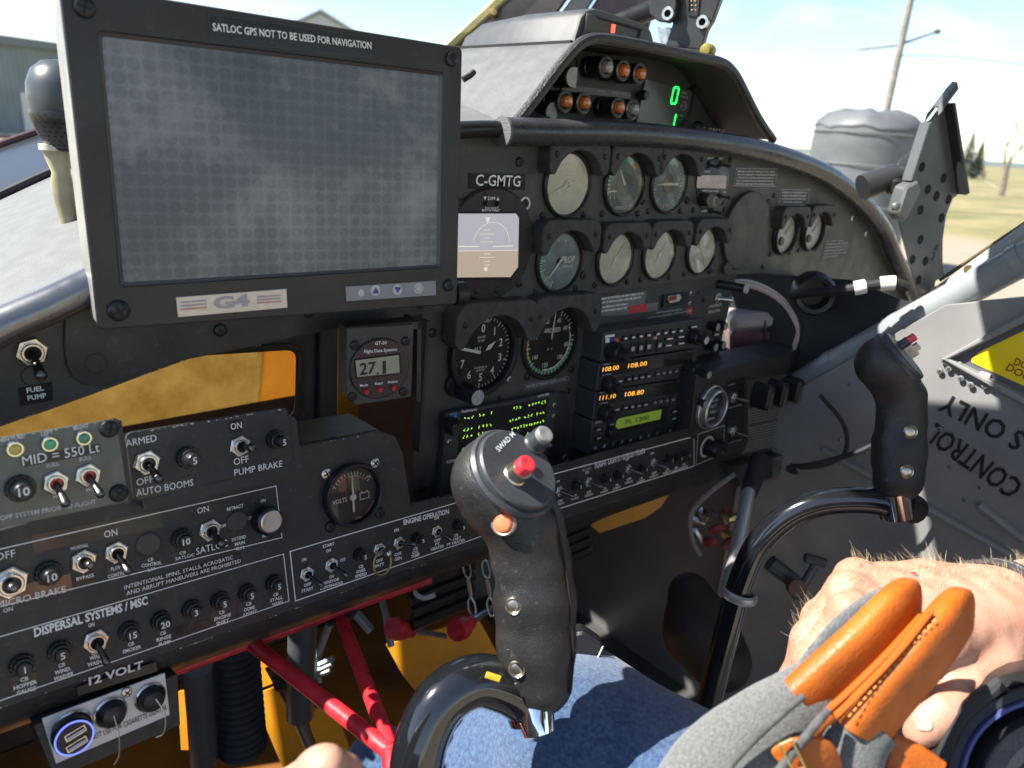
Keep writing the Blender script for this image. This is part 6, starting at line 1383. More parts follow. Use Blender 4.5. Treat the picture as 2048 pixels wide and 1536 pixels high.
P = [SK.inv(wpt(x, y, d)) for x, y, d in [(1880,560,1.03),(2060,440,.92),(2300,290,.81)]]; b = MB(); b.tube(P, .0028, 6); SK.part('brown_seal', b, mat('brown_seal', (.10,.075,.035), .5))
b = MB(); p = SK.inv(wpt(1942, 538, .975)); b.tube([p, p+Vector((0,0,.010))], .006, 10); SK.part('bolt', b, mat('brass'))
# side wall below, then a dark sheet for the unlit void beyond the pedestal
quad('side_wall', [(1.045,1.75,ZF), (1.045,-.9,ZF), (1.045,-.9,CAM.z-.55), (1.045,1.75,CAM.z-.30)], mat('grey_side_wall', (.10,.098,.096), .45, var=.15, vscale=6))
b = MB(); b.prism([DO.l(x, y, -.03) for x, y in [(1440,540),(1700,560),(1852,618),(1880,622),(1640,772),(1440,880)]], -.034, -.030); DO.part('dark_void_sheet', b, mat('void_black', (.018,.020,.022), .7, var=.2, vscale=20))
tag(plate_px('bulkhead_sheet', [(1400,530),(1540,530),(1530,730),(1390,740)], 1.34, mat('orange_brown_panel', (.26,.10,.03), .5, var=.3, vscale=14)), 'orange-brown bulkhead panel behind the purple jug', 'panel')
# jug, wires
JG = Thing(vframe(1525, 670, 1.16, 20), 1525, 715, 'fluid_reservoir', 'translucent grey reservoir jug half full of purple fluid', 'jug')
JM = mat('milky_plastic', (.34,.29,.28), .3, var=.1, vscale=20, coat=.3); JP = mat('purple_fluid_plastic', (.13,.05,.07), .25, coat=.4, var=.2, vscale=20)
b = MB(); b.prism(rpoly(JG.L([(1462,664),(1590,652),(1586,706),(1462,716)]), .012, 6), -.09, 0, .008); JG.part('fluid_body', b, JP)
b = MB(); b.prism(rpoly(JG.L([(1462,634),(1586,622),(1590,656),(1462,668)]), .013, 6), -.090, .001, .009); JG.part('upper_body', b, JM)
b = MB(); p = JG.l(1540, 622); b.tube([(p[0],p[1]-.004,-.045), (p[0],p[1]+.024,-.045)], .024, 18); JG.part('neck', b, JM)
for x in (1528, 1560): b = MB(); b.prism(JG.L([(x,640),(x+4,640),(x+1,708),(x-3,708)]), -.001, .0016); JG.part('strap', b, BEZEL)
quad('shelf_floor', [tuple(wpt(1440,722,1.06)), tuple(wpt(1640,700,1.22)), tuple(wpt(1640,680,1.50)), tuple(wpt(1400,700,1.34))], BLACK2)
for k, (off, lab) in enumerate([(0,'outermost white wire of the bundle curving beside the purple jug'), (4,'pinkish wire second from outside in the bundle by the jug'), (8,'white wire third from outside in the bundle by the jug'), (13,'innermost pinkish wire of the bundle beside the purple jug')]):
    P = [wpt(x, y+off*.8, d) for x, y, d in [(1470,562,1.10),(1500,563,1.09),(1535,576,1.08),(1568,600,1.08),(1590,635,1.09),(1596,660,1.10),(1588,690,1.12)]]; o0 = P[0].copy()
    b = MB(); b.tube([p-o0 for p in spline(P, 5)], .0024, 6); o = link('wire', b.mesh('wire', [mat('white_wire', (.55,.52,.50), .5), mat('pinkish_wire', (.45,.33,.30), .5)][k % 2]), None, o0); tag(o, lab, 'wire', 'wires beside the jug')
for x, y in [(1700,770),(1760,800),(1820,826),(1880,858),(1680,880),(1730,905),(1900,935),(1960,975),(1990,1030),(1930,1000)]: screw(DO, x, y, .0032, DOORM, z=.0005, name='rivet')
TB = Thing(vframe(1700, 590, .98, 10), 1700, 590, 'taped_cable', 'black cable with two white tape wraps under the panel end', 'cable')
P = [TB.inv(wpt(x, y, d)) for x, y, d in [(1585,590,1.05),(1640,583,1.0),(1700,578,.97),(1745,570,.96),(1790,566,.95),(1815,575,.95)]]; sp = spline(P, 6)
b = MB(); b.tube(sp, .0065, 10); TB.part('cable', b, RUBBER)
for i0, i1 in ((13,17), (20,25)): b = MB(); b.tube(sp[i0:i1], .0095, 12); TB.part('tape_wrap', b, mat('white_tape', (.60,.58,.54), .6))
LP = Thing(vframe(1620, 585, 1.05, 10), 1630, 590, 'vent_nozzle', 'black round vent nozzle in the dark below the panel', 'vent')
b = MB(); b.lathe([(.030,-.03),(.030,.0),(.026,.006),(.020,.004),(.018,-.02),(0,-.02)], 32); LP.part('nozzle', b, BEZEL)

# ================================================================== CONTROL STICKS
CX_, CY_, CZ_ = RC @ Vector((1,0,0)), RC @ Vector((0,1,0)), RC @ Vector((0,0,1))
GRIPM = mat('textured_grip_rubber', (.020,.020,.019), .38, var=.35, vscale=30, bump=.5, bscale=1100, rvar=.08, dust=.15)
GRIPT = mat('smooth_grip_plastic', (.040,.043,.048), .38, var=.12, vscale=40, rvar=.1, dust=.2)
GLOSS = mat('gloss_black_tube', (.008,.009,.011), .10, coat=1.0, rvar=.04, vscale=20)
BRASSY = mat('champagne_metal', (.50,.45,.36), .32, 1.0, var=.15, vscale=200)
def stick(cx, cy, d, nodes, head, disc, dn, e1, discr, label, tube, tr_, zs=.80, grooves=()):
    fr = VFrame(wpt(cx, cy, d), CX_, CY_); th = Thing(fr, cx, cy, 'control_stick', label, 'control stick', group='two control sticks'); k = d/FPX
    def L3(x, y, z=0): a = th.l(x, y); return np.array((a[0], a[1], z*k))
    ns = [(L3(x, y, z), r*k) for x, y, z, r in nodes]; hs = [(L3(x, y, z), r*k) for x, y, z, r in head]
    dc = L3(*disc); n = np.array(Vector(dn).normalized()); n = np.array(n)
    def body(P):
        P = P.copy(); Q = P*np.array((1,1,1/zs)); f = None
        for (a, ra), (b_, rb) in zip(ns[:-1], ns[1:]): q = rcone(Q, a*np.array((1,1,1/zs)), b_*np.array((1,1,1/zs)), ra, rb); f = q if f is None else smin(f, q, 14*k)
        for gx, gy, gr in grooves:
            g = np.linalg.norm((Q-L3(gx, gy)*1.0)[:, :2], axis=1)-gr*k; f = -smin(-f, g, 12*k)
        h = None
        for (a, ra), (b_, rb) in zip(hs[:-1], hs[1:]): q = rcone(P, a, b_, ra, rb); h = q if h is None else smin(h, q, 10*k)
        f = smin(f, h, 26*k); f = -smin(-f, -((P-dc)@n), 5*k)
        return f
    allp = [a for a, r in ns+hs]; mr = max(r for a, r in ns+hs)*1.25; lo = np.min(allp, 0)-mr; hi = np.max(allp, 0)+mr
    me = sdf_mesh(body, lo, hi, 5.5*k, 'grip', GRIPM); th.part('grip', me, None)
    def zs_at(x, y):
        a = L3(x, y); zz = np.linspace(hi[2], lo[2], 400); P = np.stack([np.full(400, a[0]), np.full(400, a[1]), zz], 1); v = body(P); i = np.argmax(v < 0); return zz[i]
    # disc face
    ex = np.array(e1); ex = ex-n*(ex@n); ex /= np.linalg.norm(ex); ey = np.cross(n, ex)
    M = Matrix(((ex[0],ey[0],n[0],dc[0]),(ex[1],ey[1],n[1],dc[1]),(ex[2],ey[2],n[2],dc[2]),(0,0,0,1)))
    R_ = discr*k
    b = MB(); b.lathe([(R_*1.10,-.004),(R_*1.12,-.001),(R_*1.06,.0012),(R_*1.0,.0012),(R_*.99,.0040),(R_*.95,.0052),(0,.0052)], 48, squash=.94); o = link('head_plate', b.mesh('head_plate', GRIPT), th.e, m4=M)
    def onplate(x, y):
        a = th.l(x, y); z = dc[2]-(n[0]*(a[0]-dc[0])+n[1]*(a[1]-dc[1]))/n[2]; p = np.array((a[0],a[1],z))-dc; return p@ex, p@ey
    th.k, th.zs_at, th.M, th.onplate = k, zs_at, M, onplate
    P = [th.inv(wpt(x, y, dd)) for x, y, dd in tube]; b = MB(); b.tube(spline(P, 7), tr_, 22); th.part('tube', b, GLOSS)
    return th
def plate_btn(th, x, y, r, h, m, sleeve, hs, name):
    px_, py_ = th.onplate(x, y); M = th.M @ Matrix.Translation((px_, py_, .005))
    b = MB(); b.lathe([(r*1.25,0),(r*1.25,hs*.15),(r*1.12,hs*.25),(r*1.12,hs*.97),(r*1.04,hs),(r*.9,hs)], 28); o = link('button_sleeve', b.mesh('button_sleeve', sleeve), th.e, m4=M)
    b = MB(); b.lathe([(r*.93,hs*.8),(r*.95,hs+h*.75),(r*.85,hs+h*.95),(r*.6,hs+h),(r*.35,hs+h*.93),(0,hs+h*.9)], 28); link(name, b.mesh(name, m), th.e, m4=M)
def face_btn(th, x, y, r, h, m, rim=None, name='button', tilt=(-.15,.05,1)):
    z = th.zs_at(x, y); a = th.l(x, y); q = Vector(tilt).normalized().to_track_quat('Z','Y').to_matrix().to_4x4(); M = Matrix.Translation((a[0],a[1],z-.0008)) @ q
    if rim: b = MB(); b.lathe([(r*1.32,-.001),(r*1.32,.0012),(r*1.15,.0022),(r*1.02,.0018),(r*1.0,-.001)], 28); link('rim', b.mesh('rim', rim), th.e, m4=M)
    b = MB(); b.lathe([(r,-.001),(r,h*.5),(r*.8,h*.85),(r*.4,h),(0,h)], 28); return link(name, b.mesh(name, m), th.e, m4=M)
REDB = mat('red_button_plastic', (.58,.035,.045), .35, coat=.3); ORGB = mat('orange_button', (.72,.16,.07), .3, coat=.3)
S1 = stick(1060, 1180, .475, [(1078,1362,0,68),(1073,1290,0,78),(1069,1200,0,82),(1062,1120,0,78),(1050,1055,4,74)], [(1048,1050,5,74),(1008,988,2,90),(994,960,6,92)], (1030,938,46), (.52,.55,.65), (.72,-.69,.0), 88,
           'nearest control stick with black grip, red button and glossy tube', [(1066,1430,.478),(1050,1398,.478),(1005,1372,.474),(950,1362,.468),(890,1395,.460),(852,1455,.455),(832,1540,.452),(822,1700,.452)], .0165, grooves=[(951,1165,38),(946,1240,38),(949,1312,38)])
plate_btn(S1, 1020, 950, .0062, .0070, REDB, BRASSY, .009, 'red_button'); plate_btn(S1, 1060, 897, .0062, .0040, mat('grey_button', (.20,.20,.19), .3, coat=.3), GRIPT, .010, 'grey_button')
px_, py_ = S1.onplate(1066, 951); b = MB(); b.lathe([(.0040,.0053),(0,.0053)], 20, px_, py_); link('switch_hole', b.mesh('switch_hole', DARK, 0), S1.e, m4=S1.M)
me = text_mesh('SWAD M', .01, mat('pale_print', (.62,.66,.68), .5)); 
p0 = S1.onplate(990, 908); p1 = S1.onplate(1022, 879); dv = Vector((p1[0]-p0[0], p1[1]-p0[1])); xs_ = [v.co.x for v in me.vertices]; sx = dv.length/(max(xs_)-min(xs_)); dv.normalize()
for v in me.vertices: x, y = v.co.x*sx, v.co.y*.0050; v.co = (p0[0]+dv.x*x-dv.y*y, p0[1]+dv.y*x+dv.x*y, .0056)
link('lettering', me, S1.e, m4=S1.M)
face_btn(S1, 1009, 1030, .0062, .0042, ORGB, mat('dull_ring', (.32,.28,.22), .4, .6), 'orange_button', (-.35,.1,1))
for x, y in [(1027,1194),(1034,1318)]: face_btn(S1, x, y, .0042, .0016, BRASSY, BRASSY, 'screw', (-.2,0,1))
z = S1.zs_at(1031, 1376); a = S1.l(1031, 1376); b = MB(); b.prism(rr(-.0085,.0085,-.0065,.0065,.003,3), -.001, .0012, .0006); b.box(-.004,-.0025,-.004,.004,.0012,.0018); b.box(.001,.006,.002,.0033,.0012,.0018); b.box(.001,.0025,-.004,.0033,.0012,.00185); link('emblem', b.mesh('emblem', GRIPM), S1.e, m4=Matrix.Translation((a[0],a[1],z)) @ Vector((-.15,-.1,1)).to_track_quat('Z','Y').to_matrix().to_4x4() @ Matrix.Rotation(rad(-14),4,'Z'))
P = []
for x, y in [(1104,1010),(1118,1070),(1131,1140),(1140,1220),(1144,1300),(1138,1375)]: a = S1.l(x, y); P.append((a[0], a[1], S1.zs_at(x-4, y)))
b = MB(); b.tube(spline(P, 5), .0009, 6); S1.part('seam', b, DARK)
P = [S1.inv(wpt(x, y, d)) for x, y, d in [(1068,1395,.474),(1072,1440,.470),(1078,1466,.468)]]; b = MB(); b.tube(P+[P[-1]+(P[-1]-P[-2]).normalized()*.004], [.0125,.0120,.0105,.004], 18); S1.part('chrome_end', b, CHROME)
P = [S1.inv(wpt(x, y, d)) for x, y, d in [(972,1349,.450),(1000,1358,.4512)]]; b = MB(); b.tube(P, .0022, 6, flat=.3); S1.part('yellow_mark', b, YELLOWP)
S2 = stick(1795, 850, .68, [(1796,955,0,50),(1797,900,0,52),(1803,840,0,46),(1802,790,4,40)], [(1800,790,4,42),(1785,755,8,50),(1765,728,14,58)], (1790,716,20), (.66,.58,.48), (.68,-.73,.0), 56,
           'far right control stick with black grip and red top button', [(1788,1030,.683),(1775,1008,.683),(1720,1000,.69),(1640,1006,.70),(1572,1035,.71),(1515,1092,.72),(1480,1170,.73),(1455,1260,.74),(1430,1360,.75),(1400,1490,.76),(1360,1700,.77)], .0125, grooves=[(1732,850,20),(1728,900,22),(1730,950,20)])
plate_btn(S2, 1801, 697, .0040, .007, REDB, GRIPT, .008, 'red_button')
px_, py_ = S2.onplate(1812, 712); b = MB(); b.box(-.006,.006,-.0045,.0045,.0052,.013); b.box(-.003,.003,-.003,.003,.013,.017); link('rocker_switch', b.mesh('rocker_switch', STEEL), S2.e, m4=S2.M @ Matrix.Translation((px_, py_, 0)))
for x, y in [(1800,861),(1792,938)]: face_btn(S2, x, y, .0048, .0016, BRASSY, BRASSY, 'screw', (-.05,0,1))
P = [S2.inv(wpt(x, y, d)) for x, y, d in [(1788,988,.68),(1796,1038,.68)]]; b = MB(); b.tube(P+[P[-1]+(P[-1]-P[-2])*.1], [.0135,.0125,.006], 16); S2.part('chrome_end', b, CHROME)
P = [S2.inv(wpt(x, y, d)) for x, y, d in [(1800,1005,.72),(1830,1020,.73)]]; b = MB(); b.tube(P, [.016,.014], 14); S2.part('rubber_boot', b, RUBBER)

# ================================================================== UNDER THE PANEL
def rod(name, pts, r, m, label, cat, group=None, n=14, sp=0, parts=None):
    P = [wpt(*p) for p in pts]; o0 = P[0].copy(); Q = [p-o0 for p in P]; b = MB(); b.tube(spline(Q, sp) if sp else Q, r, n); o = link(name, b.mesh(name, m), None, o0); tag(o, label, cat, group); return o
rod('frame_tube', [(300,1358,.585),(500,1286,.63),(720,1207,.685),(860,1158,.72)], .0048, REDP, 'thin red tube along the underside of the switch console', 'tube')
fr_ = bpy.data.objects.new('tube_brace', None); COL.objects.link(fr_); o0 = wpt(785,1505,.52); fr_.location = o0; tag(fr_, 'red welded V brace of two tubes below the console', 'brace')
for nm, pts, r in [('tube', [(508,1290,.63),(648,1400,.57),(786,1508,.52)], .0064), ('tube', [(680,1232,.68),(725,1350,.60),(782,1498,.524)], .0060), ('tube', [(784,1505,.52),(792,1560,.50),(800,1700,.47)], .0080)]:
    b = MB(); b.tube([wpt(*p)-o0 for p in pts], r, 16); link(nm, b.mesh(nm, REDP), fr_)
b = MB(); P = [wpt(x, y, d)-o0 for x, y, d in [(652,1240,.675),(690,1226,.68),(712,1204,.69)]]; b.tube(P, [.010,.013,.009], 10, flat=.35); link('gusset', b.mesh('gusset', BLACK2), fr_)
DG = mat('dark_grey_tube', (.055,.058,.062), .42, var=.15, vscale=20)
rod('steering_tube', [(395,1335,.78),(402,1420,.80),(408,1520,.83)], .0150, DG, 'dark grey upright tube left of the corrugated hose', 'tube')
rod('steering_tube', [(606,1240,.86),(602,1340,.88),(600,1432,.90)], .0165, DG, 'dark grey upright tube right of the corrugated hose', 'tube')
o0 = wpt(468,1310,.80); hz_ = bpy.data.objects.new('corrugated_hose', None); COL.objects.link(hz_); hz_.location = o0; tag(hz_, 'fat black corrugated hose hanging under the console', 'hose')
A, B_ = wpt(466,1290,.82)-o0, wpt(486,1500,.86)-o0; pts = []; rs = []
for k in range(64): t = k/63; pts.append(A.lerp(B_, t)); rs.append(.0250+.0028*math.sin(k*math.pi/2+.4))
b = MB(); b.tube(pts, rs, 24); link('hose', b.mesh('hose', RUBBER, 60), hz_)
# orange floor plates beyond
for pts, d, lab in [([(505,1392),(552,1374),(662,1560),(580,1570)], 1.0, 'orange painted floor strip beside the corrugated hose'), ([(612,1424),(652,1412),(672,1430),(720,1560),(650,1560)], 1.0, 'orange painted floor strip behind the red brace'),
               ([(498,1330),(540,1318),(548,1366),(502,1384)], 1.02, 'small orange plate with a bolt above the floor strip'), ([(772,1290),(868,1262),(955,1235),(1006,1330),(940,1345),(860,1420),(805,1350)], 1.05, 'orange painted floor plate left of the near stick'),
               ([(355,1385),(378,1380),(385,1500),(362,1500)], .95, 'narrow orange strip between grey tubes at lower left')]:
    tag(plate_px('floor_plate', pts, d, ORANGE), lab, 'plate', 'orange plates on the floor')
tag(plate_px('bulkhead_strip', [(1180,1050),(1260,1012),(1345,980),(1322,1014),(1290,1036),(1200,1066)], 1.12, ORANGE), 'orange bulkhead strip under the lights switch group', 'plate')
rod('linkage_rod', [(540,1330,.93),(590,1420,.92),(650,1560,.90)], .0075, mat('brown_steel', (.16,.11,.075), .45, .6), 'brown steel linkage rod crossing the orange floor strips', 'rod')
rod('linkage_rod', [(552,1368,.915),(572,1360,.915)], .010, RUBBER, 'short dark clamp block on the brown linkage rod', 'clamp')
# rudder pedal with grey struts and the dark boot on it
PE = bpy.data.objects.new('rudder_pedal', None); COL.objects.link(PE); o0 = wpt(700,1300,.95); PE.location = o0; tag(PE, 'grey rudder pedal struts with dark tread behind the red brace', 'pedal')
LG = mat('light_grey_strut', (.26,.27,.28), .4, .3)
for pts, r in [([(662,1240,.93),(640,1300,.93),(626,1345,.93)], .0045), ([(708,1222,.93),(742,1262,.93)], .006), ([(618,1280,.92),(640,1365,.92)], .003), ([(762,1190,.9),(772,1230,.9),(782,1292,.9)], .0045)]:
    b = MB(); b.tube([wpt(*p)-o0 for p in pts], r, 10); link('strut', b.mesh('strut', LG), PE)
for k in range(3): b = MB(); b.tube([wpt(638-4*k,1330+12*k,.92)-o0, wpt(668-4*k,1316+12*k,.92)-o0], .004, 6); link('tread', b.mesh('tread', LG), PE)
BOOTM = mat('dark_brown_leather', (.020,.014,.012), .6, var=.4, vscale=30, bump=.3, bscale=300)
def camsdf(name, nodes, m, h, cx, cy, d, k=.02, extra=None):
    fr = VFrame(wpt(cx, cy, d), CX_, CY_); th_m = fr.mat(0, 0); inv_ = th_m.inverted(); ns = [[(np.array(inv_ @ wpt(x, y, dd)), r) for x, y, dd, r in ch] for ch in nodes]
    def f(P):
        v = None
        for ch in ns:
            for (a, ra), (b_, rb) in zip(ch[:-1], ch[1:]): q = rcone(P, a, b_, ra, rb); v = q if v is None else smin(v, q, k)
        if extra: v = extra(P, v)
        return v
    allp = [a for ch in ns for a, r in ch]; mr = max(r for ch in ns for a, r in ch)*1.2; return sdf_mesh(f, np.min(allp, 0)-mr, np.max(allp, 0)+mr, h, name, m), th_m, ns, f
# heat-sink like ribbed box, red knobs, chains
RBX = bpy.data.objects.new('ribbed_housing', None); COL.objects.link(RBX); o0 = wpt(880,1200,.85); RBX.location = o0; tag(RBX, 'black ribbed quadrant housing under the engine switches', 'housing')
for k in range(4):
    for seg_ in ([(815+3*k,1178+24*k,.85),(945,1128+24*k,.90)], [(1125,1062+20*k,.98),(1178,1040+20*k,1.0)]):
        b = MB(); b.tube([wpt(*p)-o0 for p in seg_], .0075, 10); link('rib', b.mesh('rib', BEZEL), RBX)
b = MB(); P = [wpt(x, y, d)-o0 for x, y, d in [(818,1160,.87),(945,1112,.92),(1180,1024,1.02),(1186,1110,1.02),(950,1200,.92),(826,1268,.87)]]; b.add(P, [tuple(range(6))]); link('back_plate', b.mesh('back_plate', BLACK2, 0), RBX)
for (x, y, x2, y2, d, lab) in [(785,1256,822,1262,.84,'dull red cylindrical knob left of the ribbed housing'), (912,1262,940,1244,.82,'bright red push-pull knob below the ribbed housing')]:
    a, c = wpt(x, y, d), wpt(x2, y2, d+.03); o0 = a.copy(); e = bpy.data.objects.new('push_pull_control', None); COL.objects.link(e); e.location = o0; tag(e, lab, 'knob'); dr = (c-a)
    b = MB(); b.tube([a-o0, dr*.25, dr*.5, dr*.55, dr], [.012,.0135,.0125,.0085,.0085], 18); link('knob', b.mesh('knob', REDP), e)
    b = MB(); b.tube([dr, dr*3.0], .0042, 10); link('shaft', b.mesh('shaft', STEEL), e)
b0 = wpt(935,1130,.86)
for x0, lab in ((930,'left steel turnbuckle chain beside the near stick'), (968,'right steel turnbuckle chain beside the near stick')):
    ch = bpy.data.objects.new('link_chain', None); COL.objects.link(ch); o0 = wpt(x0,1120,.88); ch.location = o0; tag(ch, lab, 'chain')
    for k in range(3):
        c = wpt(x0+5*k+4, 1138+38*k, .88-.006*k)-o0; dn = (wpt(x0+20,1250,.86)-wpt(x0,1120,.88)).normalized(); sd = CX_*(1 if k % 2 == 0 else .35)
        b = MB(); pts = [c+dn*(.0105*math.cos(a))+sd*(.0042*math.sin(a)) for a in [2*math.pi*j/16 for j in range(16)]]; b.tube(pts, .0014, 6, closed=True); link('link', b.mesh('link', BRASSY), ch)
rod('white_cable', [(835,1150,.86),(828,1180,.85),(845,1196,.84),(870,1190,.84)], .0028, mat('white_wire'), 'short white cable loop above the ribbed housing', 'cable', sp=6, n=8)
# right floor area: rod with clamp, boot, hydraulic cluster
CR = bpy.data.objects.new('actuator_rod', None); COL.objects.link(CR); o0 = wpt(1500,980,.95); CR.location = o0; tag(CR, 'silver actuator rod clamped to the right stick tube', 'rod')
b = MB(); b.tube([wpt(1497,985,.94)-o0, wpt(1462,1160,.80)-o0, wpt(1455,1180,.79)-o0], [.0085,.0085,.006], 14); link('rod', b.mesh('rod', mat('silver_paint', (.42,.43,.44), .35, .6)), CR)
b = MB(); c = wpt(1478,1190,.732)-o0; ax = (wpt(1455,1260,.74)-wpt(1490,1140,.728)).normalized(); u = ax.cross(CX_).normalized(); w = ax.cross(u)
b.tube([c+(u*math.cos(a)+w*math.sin(a))*.0150 for a in [2*math.pi*k/24 for k in range(24)]], .0032, 8, closed=True, flat=1.6); link('clamp_ring', b.mesh('clamp_ring', mat('silver_paint')), CR)
b = MB(); P = [wpt(x, y, d)-o0 for x, y, d in [(1445,1160,.75),(1470,1168,.735),(1468,1200,.730),(1445,1190,.75)]]; b.add(P+[p-CZ_*.004 for p in P], [(0,1,2,3),(7,6,5,4),(0,4,5,1),(1,5,6,2),(2,6,7,3),(3,7,4,0)]); link('clamp_tab', b.mesh('clamp_tab', mat('silver_paint')), CR)
b = MB(); b.tube([wpt(1520,920,1.0)-o0, wpt(1505,965,.97)-o0, wpt(1496,990,.95)-o0], [.014,.012,.010], 14); link('rod_boot', b.mesh('rod_boot', RUBBER), CR)
me, M_, ns, f_ = camsdf('boot', [[(1380,1190,1.0,.030),(1400,1260,.98,.045),(1440,1320,.96,.040)]], BOOTM, .006, 1400, 1260, .98); o = link('rubber_gaiter', me, None); o.matrix_world = M_; tag(o, 'dark rubber gaiter on the floor left of the right stick tube', 'gaiter')
HC = bpy.data.objects.new('hydraulic_fittings', None); COL.objects.link(HC); o0 = wpt(1420,1080,1.10); HC.location = o0; tag(HC, 'cluster of small red and brass hydraulic fittings in the shade', 'fittings')
rn = random.Random(4)
for k in range(12):
    x, y = rn.uniform(1392,1462), rn.uniform(1020,1105); a = wpt(x, y, 1.08+rn.uniform(0,.06))-o0; b = MB(); v = Vector((rn.uniform(-1,1), rn.uniform(-1,1), rn.uniform(-.5,.5))).normalized()*.012; b.tube([a-v, a, a+v], [.005,.008,.004], 8); link('fitting', b.mesh('fitting', [mat('brass'), mat('dull_red', (.22,.03,.03), .5), STEEL][k % 3]), HC)
rod('grey_hose', [(1470,948,1.0),(1420,985,1.02),(1384,1025,1.05),(1384,1075,1.08),(1400,1110,1.1)], .0035, mat('pale_hose', (.20,.20,.20), .5), 'thin grey hose looping down from the side console', 'hose', sp=6, n=8)
rod('door_cable', [(1640,790,1.02),(1688,850,1.0),(1690,905,.99),(1650,930,.985),(1600,936,.985)], .003, RUBBER, 'black cable looping on the door behind the right stick', 'cable', sp=7, n=8)
PV = bpy.data.objects.new('pivot_bracket', None); COL.objects.link(PV); o0 = wpt(1590,1160,1.05); PV.location = o0; tag(PV, 'grey pivot bracket with rusty bolt behind the right stick tube', 'bracket')
for pts, r in [([(1540,1125,1.05),(1585,1160,1.05),(1600,1190,1.05)], .012), ([(1600,1180,1.05),(1630,1130,1.05)], .006), ([(1610,1115,1.05),(1650,1125,1.05)], .007)]:
    b = MB(); b.tube([wpt(*p)-o0 for p in pts], r, 10); link('arm', b.mesh('arm', DG), PV)
b = MB(); a = wpt(1588,1172,1.03)-o0; b.tube([a, a+CZ_*.012], .012, 14); link('bolt', b.mesh('bolt', RUST), PV)

# ================================================================== POWER OUTLETS
OP = Thing(FL, 210, 1430, 'outlet_plate', 'white 12 volt outlet plate with warning print under the console', 'outlet plate', n=.004)
WPL = mat('white_aluminium_plate', (.58,.59,.60), .4, .2, var=.08, vscale=40)
b = MB(); b.prism(OP.L([(84,1438),(330,1346),(340,1430),(112,1528)]), -.0012, 0, .0003); OP.part('plate', b, WPL)
b = MB(); b.prism(OP.L([(62,1440),(346,1340),(352,1440),(104,1545)], -.01), -.055, -.0016); OP.part('box', b, BLACK2)
def outlet(x, y, r, capped):
    lx, ly = OP.l(x, y); b = MB(); b.lathe([(r*1.08,0),(r*1.08,.002),(r*.98,.0032),(r*.93,.002)], 36); o = OP.part('outlet', b, NICKEL, None, (lx, ly, 0))
    b = MB()
    if capped: b.lathe([(r*.93,.001),(r*.9,.006),(r*.7,.0095),(r*.35,.011),(0,.0113)], 30)
    else: b.lathe([(r*.93,.002),(r*.9,.001),(0,.001)], 30)
    link('cap', b.mesh('cap', BEZEL), o)
outlet(220, 1423, .0098, True); outlet(299, 1393, .0096, True); outlet(146, 1452, .0108, False)
T(OP, 'NOT USE FOR CIGARETTE LIGHTER', (183,1481), (334,1420), 11, mat('lcd_ink'), z=.0006, bold=.0); T(OP, 'CA', (116,1508), (133,1501), 11, mat('lcd_ink'), z=.0006, bold=.0)
screw(OP, 253, 1384, .0038, NICKEL)
for i, (x, y, pts) in enumerate([(225,1440,[(228,1432,.432),(238,1470,.43),(238,1510,.43),(228,1530,.43)]), (310,1400,[(312,1398,.46),(330,1430,.455),(328,1465,.455),(312,1475,.46)])]):
    b = MB(); b.tube(spline([OP.inv(wpt(*p)) for p in pts], 6), .0003, 5); OP.part('tether', b, mat('clear_cord', (.10,.10,.10), .3))
UC = Thing(FL, 143, 1466, 'usb_charger', 'black round charger with glowing blue ring in the left outlet', 'charger', n=.010)
b = MB(); b.lathe([(.0105,-.006),(.0120,0),(.0120,.006),(.0114,.0075),(0,.0075)], 40); UC.part('body', b, BEZEL)
b = MB(); b.lathe([(.0115,.0074),(.0112,.0080),(.0106,.0080),(.0104,.0074)], 40); UC.part('glow_ring', b, mat('blue_glow', (.05,.08,.3), .3, emit=(.10,.14,.80), estr=.8))
for dy, tl in ((.0032,0), (-.0046,0)):
    b = MB(); b.frame(rr(-.0062,.0062,-.0024,.0024,.0006,2), rr(-.0054,.0054,-.0017,.0017,.0004,2), .0074, .0082); o = UC.part('usb_port', b, NICKEL, None, (.0008,dy,0), rad(14)); b = MB(); b.box(-.0050,.0050,-.0016,.0000,.0074,.0080); link('port_tongue', b.mesh('port_tongue', mat('pale_tongue', (.45,.47,.55), .4)), o)

# ================================================================== PEOPLE
DENIM = mat('blue_denim', (.022,.052,.125), .9, col2=(.062,.115,.215), vscale=330, bump=1.0, bscale=1100, stretch=(1,1,1), sheen=.3)
SKIN = mat('fair_skin', (.38,.185,.12), .5, col2=(.50,.275,.195), vscale=60, bump=.35, bscale=900)
SKIN.node_tree.nodes['Principled BSDF'].inputs['Subsurface Weight'].default_value = .12; SKIN.node_tree.nodes['Principled BSDF'].inputs['Subsurface Radius'].default_value = (.006,.003,.002); SKIN.node_tree.nodes['Principled BSDF'].inputs['Subsurface Scale'].default_value = 1.0
P1 = bpy.data.objects.new('person', None); COL.objects.link(P1); P1.location = wpt(1150,1500,.5); tag(P1, 'seated person in blue jeans, only a knee and fingertips showing', 'person')
def wr(P, v):
    return v+.0016*np.sin(P[:,0]*95+P[:,1]*60+3*np.sin(P[:,2]*40))*np.clip((.5+np.sin(P[:,1]*31+P[:,0]*17)), 0, 1)
me, M_, ns, f_ = camsdf('jeans', [[(1145,1462,.565,.056),(1330,1620,.54,.072),(1560,1800,.50,.090)], [(1150,1462,.565,.054),(1010,1560,.60,.056),(900,1800,.66,.050)], [(770,1560,.60,.040),(860,1800,.62,.05)]], DENIM, .0042, 1150, 1500, .5, .03, wr)
o = link('jeans', me, P1); o.matrix_world = M_; o.matrix_parent_inverse = P1.matrix_world.inverted() if False else Matrix(); o.matrix_basis = Matrix.Translation(-P1.location) @ M_
